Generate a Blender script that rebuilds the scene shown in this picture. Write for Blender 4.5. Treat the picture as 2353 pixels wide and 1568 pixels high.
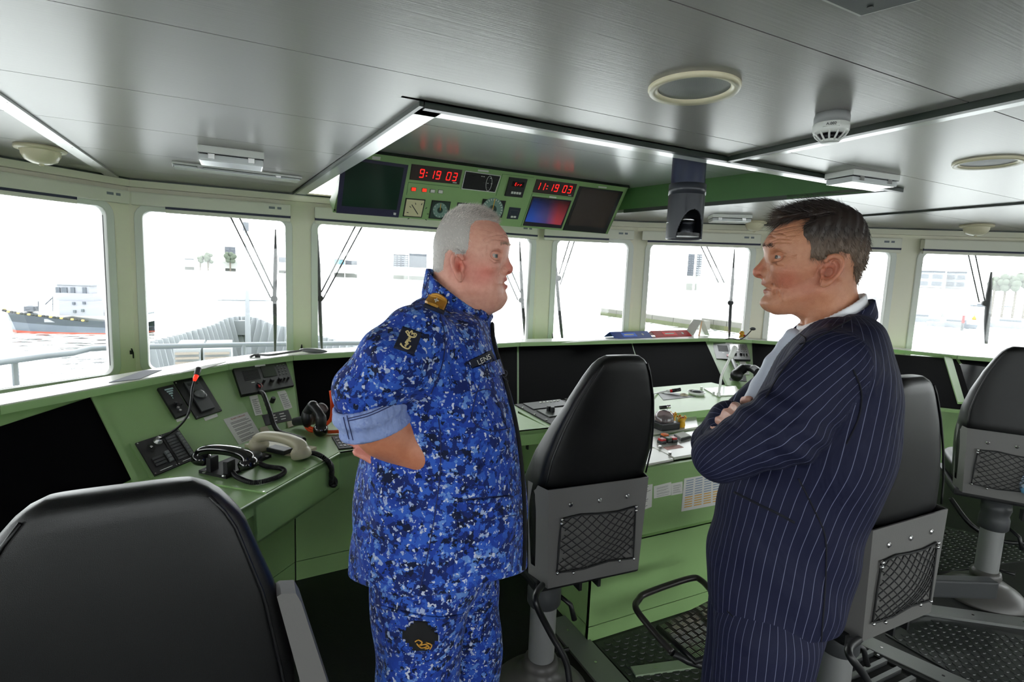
import bpy, bmesh, math, random
import numpy as np
from mathutils import Vector, Matrix
random.seed(7)
for _o in list(bpy.data.objects): bpy.data.objects.remove(_o)
SC = bpy.context.scene; COL = SC.collection
# ---------------------------------------------------------------- camera
F, CX, CY, H = 1241.0, 1176.5, 784.0, 1.6          # focal length in px of a 2353x1568 frame, eye height
def _d(x, y): return np.array([x-CX, -(y-CY), -F])
_A = _d(3690, 735); _A /= np.linalg.norm(_A)
_B = _d(560, 608); _B -= _A*(_A@_B); _B /= np.linalg.norm(_B)
RW = np.array([_A, _B, np.cross(_A, _B)])           # rows: starboard, forward, up
EYE = np.array([0, 0, H])
cd = bpy.data.cameras.new('camera'); cam = bpy.data.objects.new('camera', cd); COL.objects.link(cam)
cd.sensor_width = 36.0; cd.lens = F/2353*36; cd.clip_start = .02; cd.clip_end = 5000
cam.matrix_world = Matrix.Translation((0, 0, H)) @ Matrix([list(r) for r in RW]).to_4x4()
SC.camera = cam
# ---------------------------------------------------------------- daylight and exposure
wd = bpy.data.worlds.new('overcast_sky'); SC.world = wd; wd.use_nodes = True
bg = wd.node_tree.nodes['Background']; bg.inputs[0].default_value = (.965, .985, 1, 1); bg.inputs[1].default_value = 3.8
vs = SC.view_settings; vs.view_transform = 'Standard'; vs.look = 'None'; vs.gamma = 1.0; vs.use_curve_mapping = False
vs.exposure = 1.0
SC.cycles.max_bounces = 7; SC.cycles.diffuse_bounces = 4; SC.cycles.glossy_bounces = 4
SC.cycles.transparent_max_bounces = 12; SC.cycles.caustics_reflective = False; SC.cycles.caustics_refractive = False
SC.cycles.sample_clamp_indirect = 6.0
# ---------------------------------------------------------------- pixel -> place
def ray(x, y): return RW @ _d(x, y)
def atz(x, y, z): r = ray(x, y); return Vector(EYE + r*((z-H)/r[2]))
def aty(x, y, Y): r = ray(x, y); return Vector(EYE + r*(Y/r[1]))
def atx(x, y, X): r = ray(x, y); return Vector(EYE + r*(X/r[0]))
def atd(x, y, d): return Vector(EYE + ray(x, y)*d/F)
def atpl(x, y, pl):
    p, n = np.array(pl[0]), np.array(pl[1]); r = ray(x, y); return Vector(EYE + r*(((p-EYE)@n)/(r@n)))
def plane3(a, b, c):
    a, b, c = Vector(a), Vector(b), Vector(c); n = (b-a).cross(c-a).normalized()
    if n.dot(Vector(EYE)-a) < 0: n = -n
    return (a, n)
# ---------------------------------------------------------------- materials
def lin(c):
    if max(c) > 1: c = [x/255 for x in c]
    return tuple((x/12.92 if x <= .04045 else ((x+.055)/1.055)**2.4) for x in c)+(1,)
MATS = {}
def mat(name, rgb, rough=.5, metal=0., spec=.5, bump=0., bscale=60., var=0., vscale=6., coat=0., emit=None, estr=0., aniso=0.):
    if name in MATS: return MATS[name]
    m = bpy.data.materials.new(name); m.use_nodes = True; MATS[name] = m
    nt = m.node_tree; b = nt.nodes['Principled BSDF']; c = lin(rgb)
    b.inputs['Base Color'].default_value = c; b.inputs['Roughness'].default_value = rough
    b.inputs['Metallic'].default_value = metal; b.inputs['Specular IOR Level'].default_value = spec
    b.inputs['Coat Weight'].default_value = coat; b.inputs['Anisotropic'].default_value = aniso
    if emit: b.inputs['Emission Color'].default_value = lin(emit); b.inputs['Emission Strength'].default_value = estr
    if bump or var:
        tc = nt.nodes.new('ShaderNodeTexCoord')
    if var:
        n = nt.nodes.new('ShaderNodeTexNoise'); n.inputs['Scale'].default_value = vscale; n.inputs['Detail'].default_value = 6
        nt.links.new(tc.outputs['Object'], n.inputs['Vector'])
        mx = nt.nodes.new('ShaderNodeMix'); mx.data_type = 'RGBA'
        mx.inputs[6].default_value = tuple(x*(1-var) for x in c[:3])+(1,); mx.inputs[7].default_value = tuple(min(1, x*(1+var)) for x in c[:3])+(1,)
        nt.links.new(n.outputs['Fac'], mx.inputs[0]); nt.links.new(mx.outputs[2], b.inputs['Base Color'])
    if bump:
        n = nt.nodes.new('ShaderNodeTexNoise'); n.inputs['Scale'].default_value = bscale; n.inputs['Detail'].default_value = 4
        nt.links.new(tc.outputs['Object'], n.inputs['Vector'])
        bp = nt.nodes.new('ShaderNodeBump'); bp.inputs['Strength'].default_value = bump; bp.inputs['Distance'].default_value = .01
        nt.links.new(n.outputs['Fac'], bp.inputs['Height']); nt.links.new(bp.outputs['Normal'], b.inputs['Normal'])
    return m
GREEN = mat('console_green_paint', (146, 182, 120), .42, bump=.06, bscale=260, var=.05, vscale=9)
GREEND = mat('deep_green_paint', (78, 122, 70), .45, bump=.05, bscale=200, var=.05)
CREAM = mat('cream_green_paint', (236, 232, 212), .4, bump=.03, bscale=40, var=.03)
CREAM2 = mat('cream_paint', (232, 230, 216), .4)
WHITE = mat('white_paint', (236, 236, 232), .35)
FRAMEW = mat('window_seal_white', (226, 228, 222), .45)
ALU = mat('aluminium', (190, 190, 188), .35, metal=.9, bump=.03, bscale=80)
ALUM = mat('matt_aluminium', (150, 152, 150), .45, metal=.6, var=.08)
CHROME = mat('polished_steel', (210, 210, 210), .15, metal=1)
BLACKP = mat('black_plastic', (20, 21, 23), .4)
BLACKG = mat('glossy_black_plastic', (10, 10, 12), .08, coat=.5)
BLACKM = mat('matt_black_panel', (16, 17, 20), .6, bump=.04, bscale=300)
CLOTHB = mat('black_display_cover', (5, 5, 7), .9, spec=.03, bump=.05, bscale=400)
GREYP = mat('grey_plastic', (95, 97, 98), .5)
DKGREY = mat('dark_grey_paint', (60, 62, 64), .45, bump=.05, bscale=220)
LEATHER = mat('black_leather', (9, 10, 12),   .34, bump=.16, bscale=900, var=.15, vscale=30)
LEATHG = mat('grey_leather', (86, 88, 90), .42, bump=.3, bscale=330, var=.1, vscale=14)
SHELL = mat('grey_metal_shell', (104, 103, 101), .5, bump=.05, bscale=180, var=.05)
SHELLD = mat('dark_metal_shell', (56, 57, 59), .5, bump=.05, bscale=180, var=.05)
PAPER = mat('paper', (228, 228, 222), .75)
INK = mat('print_ink', (40, 42, 46), .8)
REDINK = mat('red_ink', (170, 50, 50), .8)
REDPL = mat('red_plastic', (190, 28, 32), .35)
BLUEPL = mat('blue_plastic', (40, 72, 160), .4)
ORANGE = mat('orange_plastic', (226, 108, 24), .4)
YELLOW = mat('yellow_plastic', (232, 176, 36), .4)
IVORY = mat('ivory_plastic', (196, 188, 160), .35)
LIGHTCR = mat('ivory_lamp', (232, 222, 190), .35)
NAVYPL = mat('navy_bezel', (44, 42, 74), .4)
LEDR = mat('red_led', (255, 30, 30), .4, emit=(255, 24, 20), estr=1.1)
REDLIT = mat('red_lit_button', (235, 60, 34), .4, emit=(255, 50, 30), estr=.5)
BROWN = mat('smoked_filter', (58, 46, 42), .3)
DIALG = mat('dial_grey', (120, 150, 140), .4)
DIALD = mat('dial_dark_green', (38, 62, 54), .4)
DIALC = mat('dial_cream', (226, 218, 176), .5)
RUBBER = mat('dark_rubber', (24, 25, 26), .7, bump=.1, bscale=200)
# ---------------------------------------------------------------- mesh builder
class MB:
    def __init__(s): s.v = []; s.f = []; s.smooth = []
    def add(s, vs, fs, sm=False):
        k = len(s.v); s.v += [tuple(v) for v in vs]
        for f in fs: s.f.append([k+i for i in f]); s.smooth.append(sm)
        return s
    def box(s, c, size, ax=None):
        c = Vector(c); hx, hy, hz = [q/2 for q in size]
        X, Y, Z = [Vector(a) for a in (ax or ((1, 0, 0), (0, 1, 0), (0, 0, 1)))]
        vs = [c+X*hx*i+Y*hy*j+Z*hz*k for i in (-1, 1) for j in (-1, 1) for k in (-1, 1)]
        return s.add(vs, [(0, 1, 3, 2), (4, 6, 7, 5), (0, 4, 5, 1), (2, 3, 7, 6), (0, 2, 6, 4), (1, 5, 7, 3)])
    def rbox(s, c, size, r=.004, ax=None):
        """box with chamfered edges"""
        bm = bmesh.new(); bmesh.ops.create_cube(bm, size=1); bmesh.ops.scale(bm, vec=size, verts=bm.verts)
        bmesh.ops.bevel(bm, geom=list(bm.edges), offset=min(r, min(size)*.45), segments=2, profile=.7, affect='EDGES')
        X, Y, Z = [Vector(a) for a in (ax or ((1, 0, 0), (0, 1, 0), (0, 0, 1)))]; c = Vector(c)
        bm.verts.ensure_lookup_table()
        vs = [c+X*v.co.x+Y*v.co.y+Z*v.co.z for v in bm.verts]; fs = [[v.index for v in f.verts] for f in bm.faces]; bm.free()
        return s.add(vs, fs)
    def prism(s, pts, off):
        """polygon pts extruded by vector off"""
        n = len(pts); pts = [Vector(p) for p in pts]; off = Vector(off)
        vs = pts+[p+off for p in pts]
        fs = [list(range(n)), list(range(2*n-1, n-1, -1))]+[(i, i+n, (i+1) % n+n, (i+1) % n) for i in range(n)]
        return s.add(vs, fs)
    def tube(s, pts, r, seg=8, closed=False, caps=True):
        pts = [Vector(p) for p in pts]; n = len(pts); rs = r if isinstance(r, (list, tuple)) else [r]*n
        vs = []; prev = None
        for i, p in enumerate(pts):
            a = pts[(i-1) % n] if (i or closed) else p; b = pts[(i+1) % n] if (i < n-1 or closed) else p
            t = (b-a).normalized()
            if prev is None:
                u = t.orthogonal().normalized()
            else:
                u = (prev-t*prev.dot(t)); u = u.normalized() if u.length > 1e-6 else t.orthogonal().normalized()
            prev = u; w = t.cross(u)
            for k in range(seg):
                q = 2*math.pi*k/seg; vs.append(p+(u*math.cos(q)+w*math.sin(q))*rs[i])
        fs = []
        for i in range(n if closed else n-1):
            j = (i+1) % n
            for k in range(seg): fs.append((i*seg+k, i*seg+(k+1) % seg, j*seg+(k+1) % seg, j*seg+k))
        s.add(vs, fs, True)
        if caps and not closed:
            k0 = len(s.v)-n*seg
            s.f.append([k0+k for k in range(seg)][::-1]); s.smooth.append(False)
            s.f.append([k0+(n-1)*seg+k for k in range(seg)]); s.smooth.append(False)
        return s
    def lathe(s, c, prof, axis=(0, 0, 1), seg=24, sm=True):
        """prof = [(radius, height along axis)]"""
        c = Vector(c); a = Vector(axis).normalized(); u = a.orthogonal().normalized(); w = a.cross(u)
        vs = []; fs = []; n = len(prof)
        for r, h in prof:
            for k in range(seg):
                q = 2*math.pi*k/seg; vs.append(c+a*h+(u*math.cos(q)+w*math.sin(q))*max(r, 1e-5))
        for i in range(n-1):
            for k in range(seg): fs.append((i*seg+k, i*seg+(k+1) % seg, (i+1)*seg+(k+1) % seg, (i+1)*seg+k))
        return s.add(vs, fs, sm)
    def cyl(s, a, b, r, seg=16, r2=None):
        a, b = Vector(a), Vector(b); L = (b-a).length; r2 = r if r2 is None else r2
        return s.lathe(a, [(0, 0), (r, 0), (r, 0), (r2, L), (r2, L), (0, L)], b-a, seg, False)
    def ball(s, c, rad, seg=16, rings=10, ax=None):
        c = Vector(c); rad = rad if isinstance(rad, (tuple, list)) else (rad,)*3
        X, Y, Z = [Vector(a) for a in (ax or ((1, 0, 0), (0, 1, 0), (0, 0, 1)))]
        vs = []; fs = []
        for i in range(rings+1):
            th = math.pi*i/rings
            for k in range(seg):
                q = 2*math.pi*k/seg
                vs.append(c+X*rad[0]*math.sin(th)*math.cos(q)+Y*rad[1]*math.sin(th)*math.sin(q)+Z*rad[2]*math.cos(th))
        for i in range(rings):
            for k in range(seg): fs.append((i*seg+k, i*seg+(k+1) % seg, (i+1)*seg+(k+1) % seg, (i+1)*seg+k))
        return s.add(vs, fs, True)
    def mesh(s, name):
        me = bpy.data.meshes.new(name); me.from_pydata(s.v, [], s.f); me.polygons.foreach_set('use_smooth', s.smooth)
        bm = bmesh.new(); bm.from_mesh(me); bmesh.ops.remove_doubles(bm, verts=bm.verts, dist=1e-6)
        bmesh.ops.dissolve_degenerate(bm, dist=1e-6, edges=bm.edges)
        bmesh.ops.recalc_face_normals(bm, faces=bm.faces); bm.to_mesh(me); bm.free(); me.update()
        return me
    def build(s, name, m, parent=None):
        return link(name, s.mesh(name), m, parent)
def link(name, me, m=None, parent=None):
    o = bpy.data.objects.new(name, me); COL.objects.link(o)
    if m is not None:
        me.materials.clear(); me.materials.append(m)
    if parent is not None: o.parent = parent; o.matrix_parent_inverse = parent.matrix_basis.inverted()
    return o
def empty(name, loc=(0, 0, 0)):
    o = bpy.data.objects.new(name, None); COL.objects.link(o); o.location = loc; o.empty_display_size = .05; return o
def tag(o, label, cat, group=None):
    o['label'] = label; o['category'] = cat
    if group: o['group'] = group
    return o
def thing(name, label, cat, loc=(0, 0, 0), group=None): return tag(empty(name, loc), label, cat, group)
def struct(o): o['kind'] = 'structure'; return o
def copytree(o, parent=None):
    c = o.copy(); COL.objects.link(c)
    if parent is not None: c.parent = parent
    for ch in list(o.children): copytree(ch, c)
    return c
def plate(name, outer, holes, frame, depth, m, parent=None, bevel=0.):
    """flat plate with holes: 2-D loops in a frame (origin, u, v); thickness goes along -normal (u x v)"""
    cu = bpy.data.curves.new('t', 'CURVE'); cu.dimensions = '2D'; cu.fill_mode = 'BOTH'; cu.extrude = depth/2; cu.bevel_depth = bevel
    for lp in [outer]+list(holes):
        sp = cu.splines.new('POLY'); sp.points.add(len(lp)-1); sp.use_cyclic_u = True
        for q, p in zip(sp.points, lp): q.co = (p[0], p[1], 0, 1)
    t = bpy.data.objects.new('t', cu); COL.objects.link(t)
    me = bpy.data.meshes.new_from_object(t.evaluated_get(bpy.context.evaluated_depsgraph_get())); bpy.data.objects.remove(t); bpy.data.curves.remove(cu)
    o, u, v = [Vector(q) for q in frame]; n = u.cross(v)
    me.transform(Matrix((( u.x, v.x, n.x, o.x-n.x*depth/2), (u.y, v.y, n.y, o.y-n.y*depth/2), (u.z, v.z, n.z, o.z-n.z*depth/2), (0, 0, 0, 1))))
    me.name = name
    return link(name, me, m, parent)
def rrect(x0, y0, x1, y1, r, n=5):
    out = []
    for cx, cy, a in ((x1-r, y1-r, 0), (x0+r, y1-r, 90), (x0+r, y0+r, 180), (x1-r, y0+r, 270)):
        for k in range(n+1):
            q = math.radians(a+90*k/n); out.append((cx+r*math.cos(q), cy+r*math.sin(q)))
    return out
def text(name, s, size, frame, m, parent=None, ext=.0006, align='CENTER', shear=0.):
    cu = bpy.data.curves.new('t', 'FONT'); cu.body = s; cu.size = size; cu.extrude = ext; cu.align_x = align; cu.align_y = 'CENTER'; cu.shear = shear
    t = bpy.data.objects.new('t', cu); COL.objects.link(t)
    me = bpy.data.meshes.new_from_object(t.evaluated_get(bpy.context.evaluated_depsgraph_get())); bpy.data.objects.remove(t); bpy.data.curves.remove(cu)
    o, u, v = [Vector(q) for q in frame]; n = u.cross(v)
    me.transform(Matrix(((u.x, v.x, n.x, o.x), (u.y, v.y, n.y, o.y), (u.z, v.z, n.z, o.z), (0, 0, 0, 1)))); me.name = name
    return link(name, me, m, parent)
def slab(name, px, pl, h, m, parent=None, sink=.002, lift=0.):
    """prism whose outline is seen at pixels px lying on plane pl, standing h proud of it"""
    n = Vector(pl[1]); pts = [atpl(x, y, pl)+n*(lift-sink) for x, y in px]
    return MB().prism(pts, n*(h+sink)).build(name, m, parent)
def quadmap(pl, q):
    """bilinear map of the unit square onto a pixel quad (TL,TR,BR,BL) on plane pl"""
    P = [atpl(x, y, pl) for x, y in q]
    def f(s, t, h=0.):
        return P[0]*(1-s)*(1-t)+P[1]*s*(1-t)+P[2]*s*t+P[3]*(1-s)*t+Vector(pl[1])*h
    return f
def patch(f, s0, t0, s1, t1, h, sink=.001, base=0.):
    """MB box on a quadmap"""
    lo = [f(s, t, base-sink) for s, t in ((s0, t0), (s1, t0), (s1, t1), (s0, t1))]
    hi = [f(s, t, base+h) for s, t in ((s0, t0), (s1, t0), (s1, t1), (s0, t1))]
    return lo+hi, [(0, 1, 2, 3), (7, 6, 5, 4), (0, 4, 5, 1), (1, 5, 6, 2), (2, 6, 7, 3), (3, 7, 4, 0)]
def fr(f, s=.5, t=.5):
    """local frame (origin, u, v) of a quadmap at s,t"""
    o = f(s, t); u = (f(s+.01, t)-o).normalized(); v = (f(s, t-.01)-o); v = (v-u*v.dot(u)).normalized(); return (o, u, v)
# ================================================================ the shell of the bridge
ZC, ZR = 2.2, 2.4                                    # ceiling, raised ceiling of the recess
WP = [(-3.2, 2.87), (-.768, 5.0), (2.69, 4.88), (3.64, 4.51), (7.75, 1.765), (8.4, 1.3)]   # window wall, port to starboard
CEILM = mat('grey_ceiling_panel', (164, 160, 157), .30, spec=.55, bump=.012, bscale=30, var=.03, vscale=3)
def brushed(m, sc=(2., 160., 2.)):
    nt = m.node_tree; b = nt.nodes['Principled BSDF']; tc = nt.nodes.new('ShaderNodeTexCoord'); mp = nt.nodes.new('ShaderNodeMapping')
    mp.inputs['Scale'].default_value = sc; n = nt.nodes.new('ShaderNodeTexNoise'); n.inputs['Scale'].default_value = 1.; n.inputs['Detail'].default_value = 3
    bp = nt.nodes.new('ShaderNodeBump'); bp.inputs['Strength'].default_value = .05; bp.inputs['Distance'].default_value = .01
    nt.links.new(tc.outputs['Object'], mp.inputs[0]); nt.links.new(mp.outputs[0], n.inputs['Vector']); nt.links.new(n.outputs['Fac'], bp.inputs['Height']); nt.links.new(bp.outputs['Normal'], b.inputs['Normal'])
brushed(CEILM)
# floor
FLOORM = mat('dark_floor_vinyl', (20, 22, 22), .55, bump=.1, bscale=90, var=.15, vscale=20)
fl = struct(MB().prism([(-3.2, -3.2, -.05), (8.4, -3.2, -.05), (8.4, 1.3, -.05), (7.75, 1.765, -.05), (3.64, 4.51, -.05), (2.69, 4.88, -.05), (-.768, 5.0, -.05), (-3.2, 2.87, -.05)], (0, 0, .05)).build('floor', FLOORM))
# ceiling: a deck plate above, separate panels below it
ce = struct(MB().prism([(-3.3, -3.3, 2.46), (8.6, -3.3, 2.46), (8.6, 1.3, 2.46), (6.7, 2.65, 2.46), (3.2, 5.0, 2.46), (-.8, 5.15, 2.46), (-3.3, 3.0, 2.46)], (0, 0, .05)).build('ceiling', mat('deckhead', (70, 72, 70), .7)))
YS = [-3.2, -2.54, -1.84, -1.13, -.43, .27, .974, 1.716, 2.42, 3.08, 3.78, 4.5, 5.2]
def wally(x):
    for (a, b) in zip(WP, WP[1:]):
        if a[0] <= x <= b[0]: return a[1]+(b[1]-a[1])*(x-a[0])/(b[0]-a[0])
    return WP[-1][1]
def xl(y): return .587+(.385-.587)*(y-1.956)/(4.78-1.956)      # port edge of the recess
def xr(y): return 3.475+(3.04-3.475)*(y-1.93)/(3.97-1.93)      # starboard edge of the recess
def clip(poly, a, b):
    """keep the part of poly left of a->b"""
    out = []; s = lambda p: (b[0]-a[0])*(p[1]-a[1])-(b[1]-a[1])*(p[0]-a[0])
    for i, p in enumerate(poly):
        q = poly[(i+1) % len(poly)]; sp, sq = s(p), s(q)
        if sp >= 0: out.append(p)
        if sp*sq < 0:
            t = sp/(sp-sq); out.append((p[0]+(q[0]-p[0])*t, p[1]+(q[1]-p[1])*t))
    return out
def cpanel(poly):
    for a, b in zip(WP, WP[1:]): poly = clip(poly, b, a)
    if len(poly) < 3: return
    MB().prism([(x, y, ZC) for x, y in poly], (0, 0, .02)).build('ceiling_panel', CEILM, ce)
G = .0022
for y0, y1 in zip(YS, YS[1:]):
    y0 += G; y1 -= G
    def rect(a, b, c, d): return [(a, c), (b, c), (b, d), (a, d)]
    cpanel(rect(-3.2, -.875, y0, y1))
    cpanel(rect(4.57, 8.4, y0, y1))
    if y1 <= 1.96:
        cpanel(rect(-.80, 2.06, y0, y1)); cpanel(rect(2.12, 4.50, y0, y1))
    elif y0 < 1.956:
        cpanel(rect(-.80, 2.06, y0, 1.95)); cpanel([(-.80, 1.95), (xl(1.95), 1.95), (xl(y1), y1), (-.80, y1)])
        cpanel(rect(2.12, 4.50, y0, 1.93)); cpanel([(xr(1.93), 1.93), (4.50, 1.93), (4.50, y1), (xr(y1), y1)])
    else:
        cpanel([(-.80, y0), (xl(y0), y0), (xl(y1), y1), (-.80, y1)]); cpanel([(xr(y0), y0), (4.50, y0), (4.50, y1), (xr(y1), y1)])
# trims
DKTRIM = mat('dark_green_trim', (44, 54, 46), .35)
def trim(name, a, b, w, z, h, m):
    a, b = Vector((a[0], a[1], 0)), Vector((b[0], b[1], 0)); t = (b-a).normalized(); n = Vector((-t.y, t.x, 0))*w/2
    return struct(MB().prism([p+Vector((0, 0, z)) for p in (a-n, b-n, b+n, a+n)], (0, 0, h)).build(name, m))
WTRIM = mat('white_angle_trim', (222, 224, 226), .18, spec=.7)
trim('trim_1', (-.838, -3.2), (-.838, 4.95), .072, ZC-.012, .03, ALU)
for k in range(18):
    MB().cyl((-.815, -3+k*.45, ZC-.0135), (-.815, -3+k*.45, ZC-.010), .004, 8).build('screw', CHROME, bpy.data.objects['trim_1'])
trim('trim_2', (2.082, -3.2), (2.082, 1.95), .03, ZC-.022, .04, DKTRIM); trim('trim_3', (2.148, -3.2), (2.148, 1.90), .10, ZC-.006, .02, WTRIM)
trim('trim_4', (4.53, -3.2), (4.53, 3.96), .05, ZC-.014, .03, DKTRIM)
trim('trim_5', (.588, 1.965), (3.49, 1.935), .03, ZC-.022, .04, DKTRIM); trim('trim_6', (.58, 2.035), (3.44, 2.0), .11, ZC-.008, .02, WTRIM)
trim('trim_7', (.575, 1.95), (.375, 4.86), .016, ZC-.018, .035, DKTRIM); trim('trim_8', (.632, 1.99), (.425, 4.86), .09, ZC-.008, .02, WTRIM)
trim('trim_9', (3.49, 1.93), (3.04, 3.97), .02, ZC-.01, .03, DKTRIM)
# recess: raised ceiling and its fascias
RCM = mat('recess_ceiling_panel', (198, 200, 202), .2, spec=.6); brushed(RCM)
for a, b in ((1.95, 2.98), (2.985, 4.86)):
    MB().prism([(xl(a)-.05, a, ZR), (3.6, a, ZR), (3.6, b, ZR), (xl(b)-.05, b, ZR)], (0, 0, .02)).build('recess_panel', RCM, ce)
MB().prism([(xr(1.93), 1.93, ZC-.004), (3.04, 3.97, ZC-.004), (2.86, 4.84, ZC-.004), (2.86, 4.84, ZR), (3.04, 3.97, ZR), (xr(1.93), 1.93, ZR)], (.02, .01, 0)).build('recess_fascia', GREEND, ce)
MB().prism([(xl(1.95), 1.95, ZC), (xl(4.84), 4.84, ZC), (xl(4.84), 4.84, ZR), (xl(1.95), 1.95, ZR)], (-.02, 0, 0)).build('recess_fascia', CREAM, ce)
MB().prism([(.5, 1.95, ZC), (3.47, 1.93, ZC), (3.47, 1.93, ZR), (.5, 1.95, ZR)], (0, -.02, 0)).build('recess_fascia', CREAM, ce)
# ---- window wall -------------------------------------------------
GLASS = bpy.data.materials.new('window_glass'); GLASS.use_nodes = True
nt = GLASS.node_tree; nt.nodes.clear(); out = nt.nodes.new('ShaderNodeOutputMaterial'); mx = nt.nodes.new('ShaderNodeMixShader'); tr = nt.nodes.new('ShaderNodeBsdfTransparent'); gl = nt.nodes.new('ShaderNodeBsdfGlossy'); fz = nt.nodes.new('ShaderNodeFresnel')
tr.inputs[0].default_value = (.96, .975, .97, 1); gl.inputs['Roughness'].default_value = .02; fz.inputs[0].default_value = 1.45
nt.links.new(fz.outputs[0], mx.inputs[0]); nt.links.new(tr.outputs[0], mx.inputs[1]); nt.links.new(gl.outputs[0], mx.inputs[2]); nt.links.new(mx.outputs[0], out.inputs[0])
WTOP, WBOT = 1.985, .72
NW = [0]
def wallseg(side, a, b, spans, z0=0., z1=ZC+.02, top=WTOP, bot=WBOT, m=CREAM, blind=True):
    """wall from a to b (port to starboard, seen from inside); spans = window intervals in metres from a"""
    a, b = Vector((a[0], a[1], 0)), Vector((b[0], b[1], 0)); u = (b-a).normalized(); v = Vector((0, 0, 1)); L = (b-a).length; n = u.cross(v)
    R = .085; spans = [(q-.02, r+.02) for q, r in spans]; top += .018
    w = struct(plate('wall_'+side, [(0, z0), (L, z0), (L, z1), (0, z1)], [rrect(s, bot, e, top, R) for s, e in spans], (a, u, v), .09, m))
    for s, e in spans:
        NW[0] += 1
        fo = struct(plate('window_%d' % NW[0], rrect(s-.02, bot-.02, e+.02, top+.02, R+.02), [rrect(s+.022, bot+.022, e-.022, top-.022, R-.02)], (a+n*.012, u, v), .07, FRAMEW, None, .006))
        plate('window_pane', rrect(s+.01, bot+.01, e-.01, top-.01, R-.01), [], (a-n*.03, u, v), .006, GLASS, fo)
        plate('rubber_seal', rrect(s+.018, bot+.018, e-.018, top-.018, R-.018), [rrect(s+.028, bot+.028, e-.028, top-.028, R-.026)], (a-n*.02, u, v), .012, RUBBER, fo)
    return (a, u, v, n)
def span_px(a, b, x0, x1, y=700):
    """window interval (metres along a->b) that shows between pixel columns x0 and x1"""
    a, b = Vector((a[0], a[1], 0)), Vector((b[0], b[1], 0)); u = (b-a).normalized(); pl = (a, u.cross(Vector((0, 0, 1))))
    return ((atpl(x0, y, pl)-a).dot(u), (atpl(x1, y, pl)-a).dot(u))
def L2(i): return (Vector(WP[i+1])-Vector(WP[i])).length
p1 = span_px(WP[0], WP[1], 60, 254)[1]
fr_port = wallseg('port', WP[0], WP[1], [(.15, 1.25), (1.45, p1)])
fw = [span_px(WP[1], WP[2], *q) for q in ((333, 660), (728, 1216))]
fr_front = wallseg('front', WP[1], WP[2], fw)
w4 = span_px(WP[2], WP[3], 1272, 1437)
fr_fs = wallseg('front_starboard', WP[2], WP[3], [w4])
sb = [span_px(WP[3], WP[4], *q) for q in ((1484, 1715), (1768, 2034), (2104, 2600))]
fr_star = wallseg('starboard', WP[3], WP[4], [sb[0], sb[1], (sb[2][0], sb[2][0]+1.15), (sb[2][0]+1.4, L2(3)-.1)])
fr_star2 = wallseg('starboard_quarter', WP[4], WP[5], [])
wallseg('port_side', (-3.2, -3.2), (-3.2, 2.87), [(.3, 1.6), (1.8, 3.1), (3.3, 4.5), (4.7, 5.9)])  # unseen walls; these side and aft windows are added for fill light
wallseg('starboard_side', (8.4, 1.3), (8.4, -3.2), [(.3, 1.5), (1.7, 2.9), (3.1, 4.2)])
wallseg('aft', (8.4, -3.2), (-3.2, -3.2), [(.4, 1.9), (2.2, 3.7), (4.0, 5.5), (5.8, 7.3), (7.6, 9.1), (9.4, 11.1)])
# ================================================================ consoles
ZL, ZD = 1.06, .78
# ledge: front edge in plan, port to starboard
LPX = [(0, 935), (526, 838), (674, 818), (1195, 788), (1630, 778), (1729, 782), (2050, 803), (2200, 818), (2353, 830)]
LE = [atz(x, y, ZL) for x, y in LPX]
e0 = LE[0]+(LE[0]-LE[1]).normalized()*.75; e1 = LE[-1]+(LE[-1]-LE[-2]).normalized()*1.2
LE = [e0]+LE+[e1]
def offs(poly, d):
    """shift a plan polyline sideways (to its left) by d"""
    out = []
    for i, p in enumerate(poly):
        a = poly[max(i-1, 0)]; b = poly[min(i+1, len(poly)-1)]
        n1 = Vector((-(p-a).y, (p-a).x, 0)); n2 = Vector((-(b-p).y, (b-p).x, 0))
        n1 = n1.normalized() if n1.length > 1e-6 else n2.normalized(); n2 = n2.normalized() if n2.length > 1e-6 else n1
        n = (n1+n2).normalized(); out.append(p+n*d/max(.5, n.dot(n1)))
    return out
LB = offs(LE, .20)
ld = thing('console_ledge', 'long pale green ledge running along the top of the consoles below the windows', 'ledge', (1.5, 3.7, 0))
for i in range(len(LE)-1):
    a, b, c, d = LE[i], LE[i+1], LB[i+1], LB[i]
    t = (b-a).normalized()*.0012
    MB().prism([a+t, b-t, c-t, d+t], (0, 0, -.03)).build('ledge_board', GREEN, ld)
    MB().prism([a+t+(d-a)*.06, b-t+(c-b)*.06, c-t-(c-b)*.03, d+t-(d-a)*.03], (0, 0, .004)).build('ledge_top', mat('ledge_laminate', (236, 238, 230), .2), ld)
# sloping instrument panels: top edge tucked under the ledge, bottom edge at desk level
SB = [atz(x, y, ZD) for x, y in ((345, 1108), (600, 1003), (688, 977), (1190, 932), (1672, 886), (1731, 893), (2210, 925), (2353, 940))]
tp = offs(LE, .03)
def down(p, z): return Vector((p.x, p.y, z))
pdir = (SB[1]-SB[0]).normalized(); sb0 = SB[0]-pdir*1.05; sbe = SB[-1]+(SB[-1]-SB[-2]).normalized()*1.2
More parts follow.
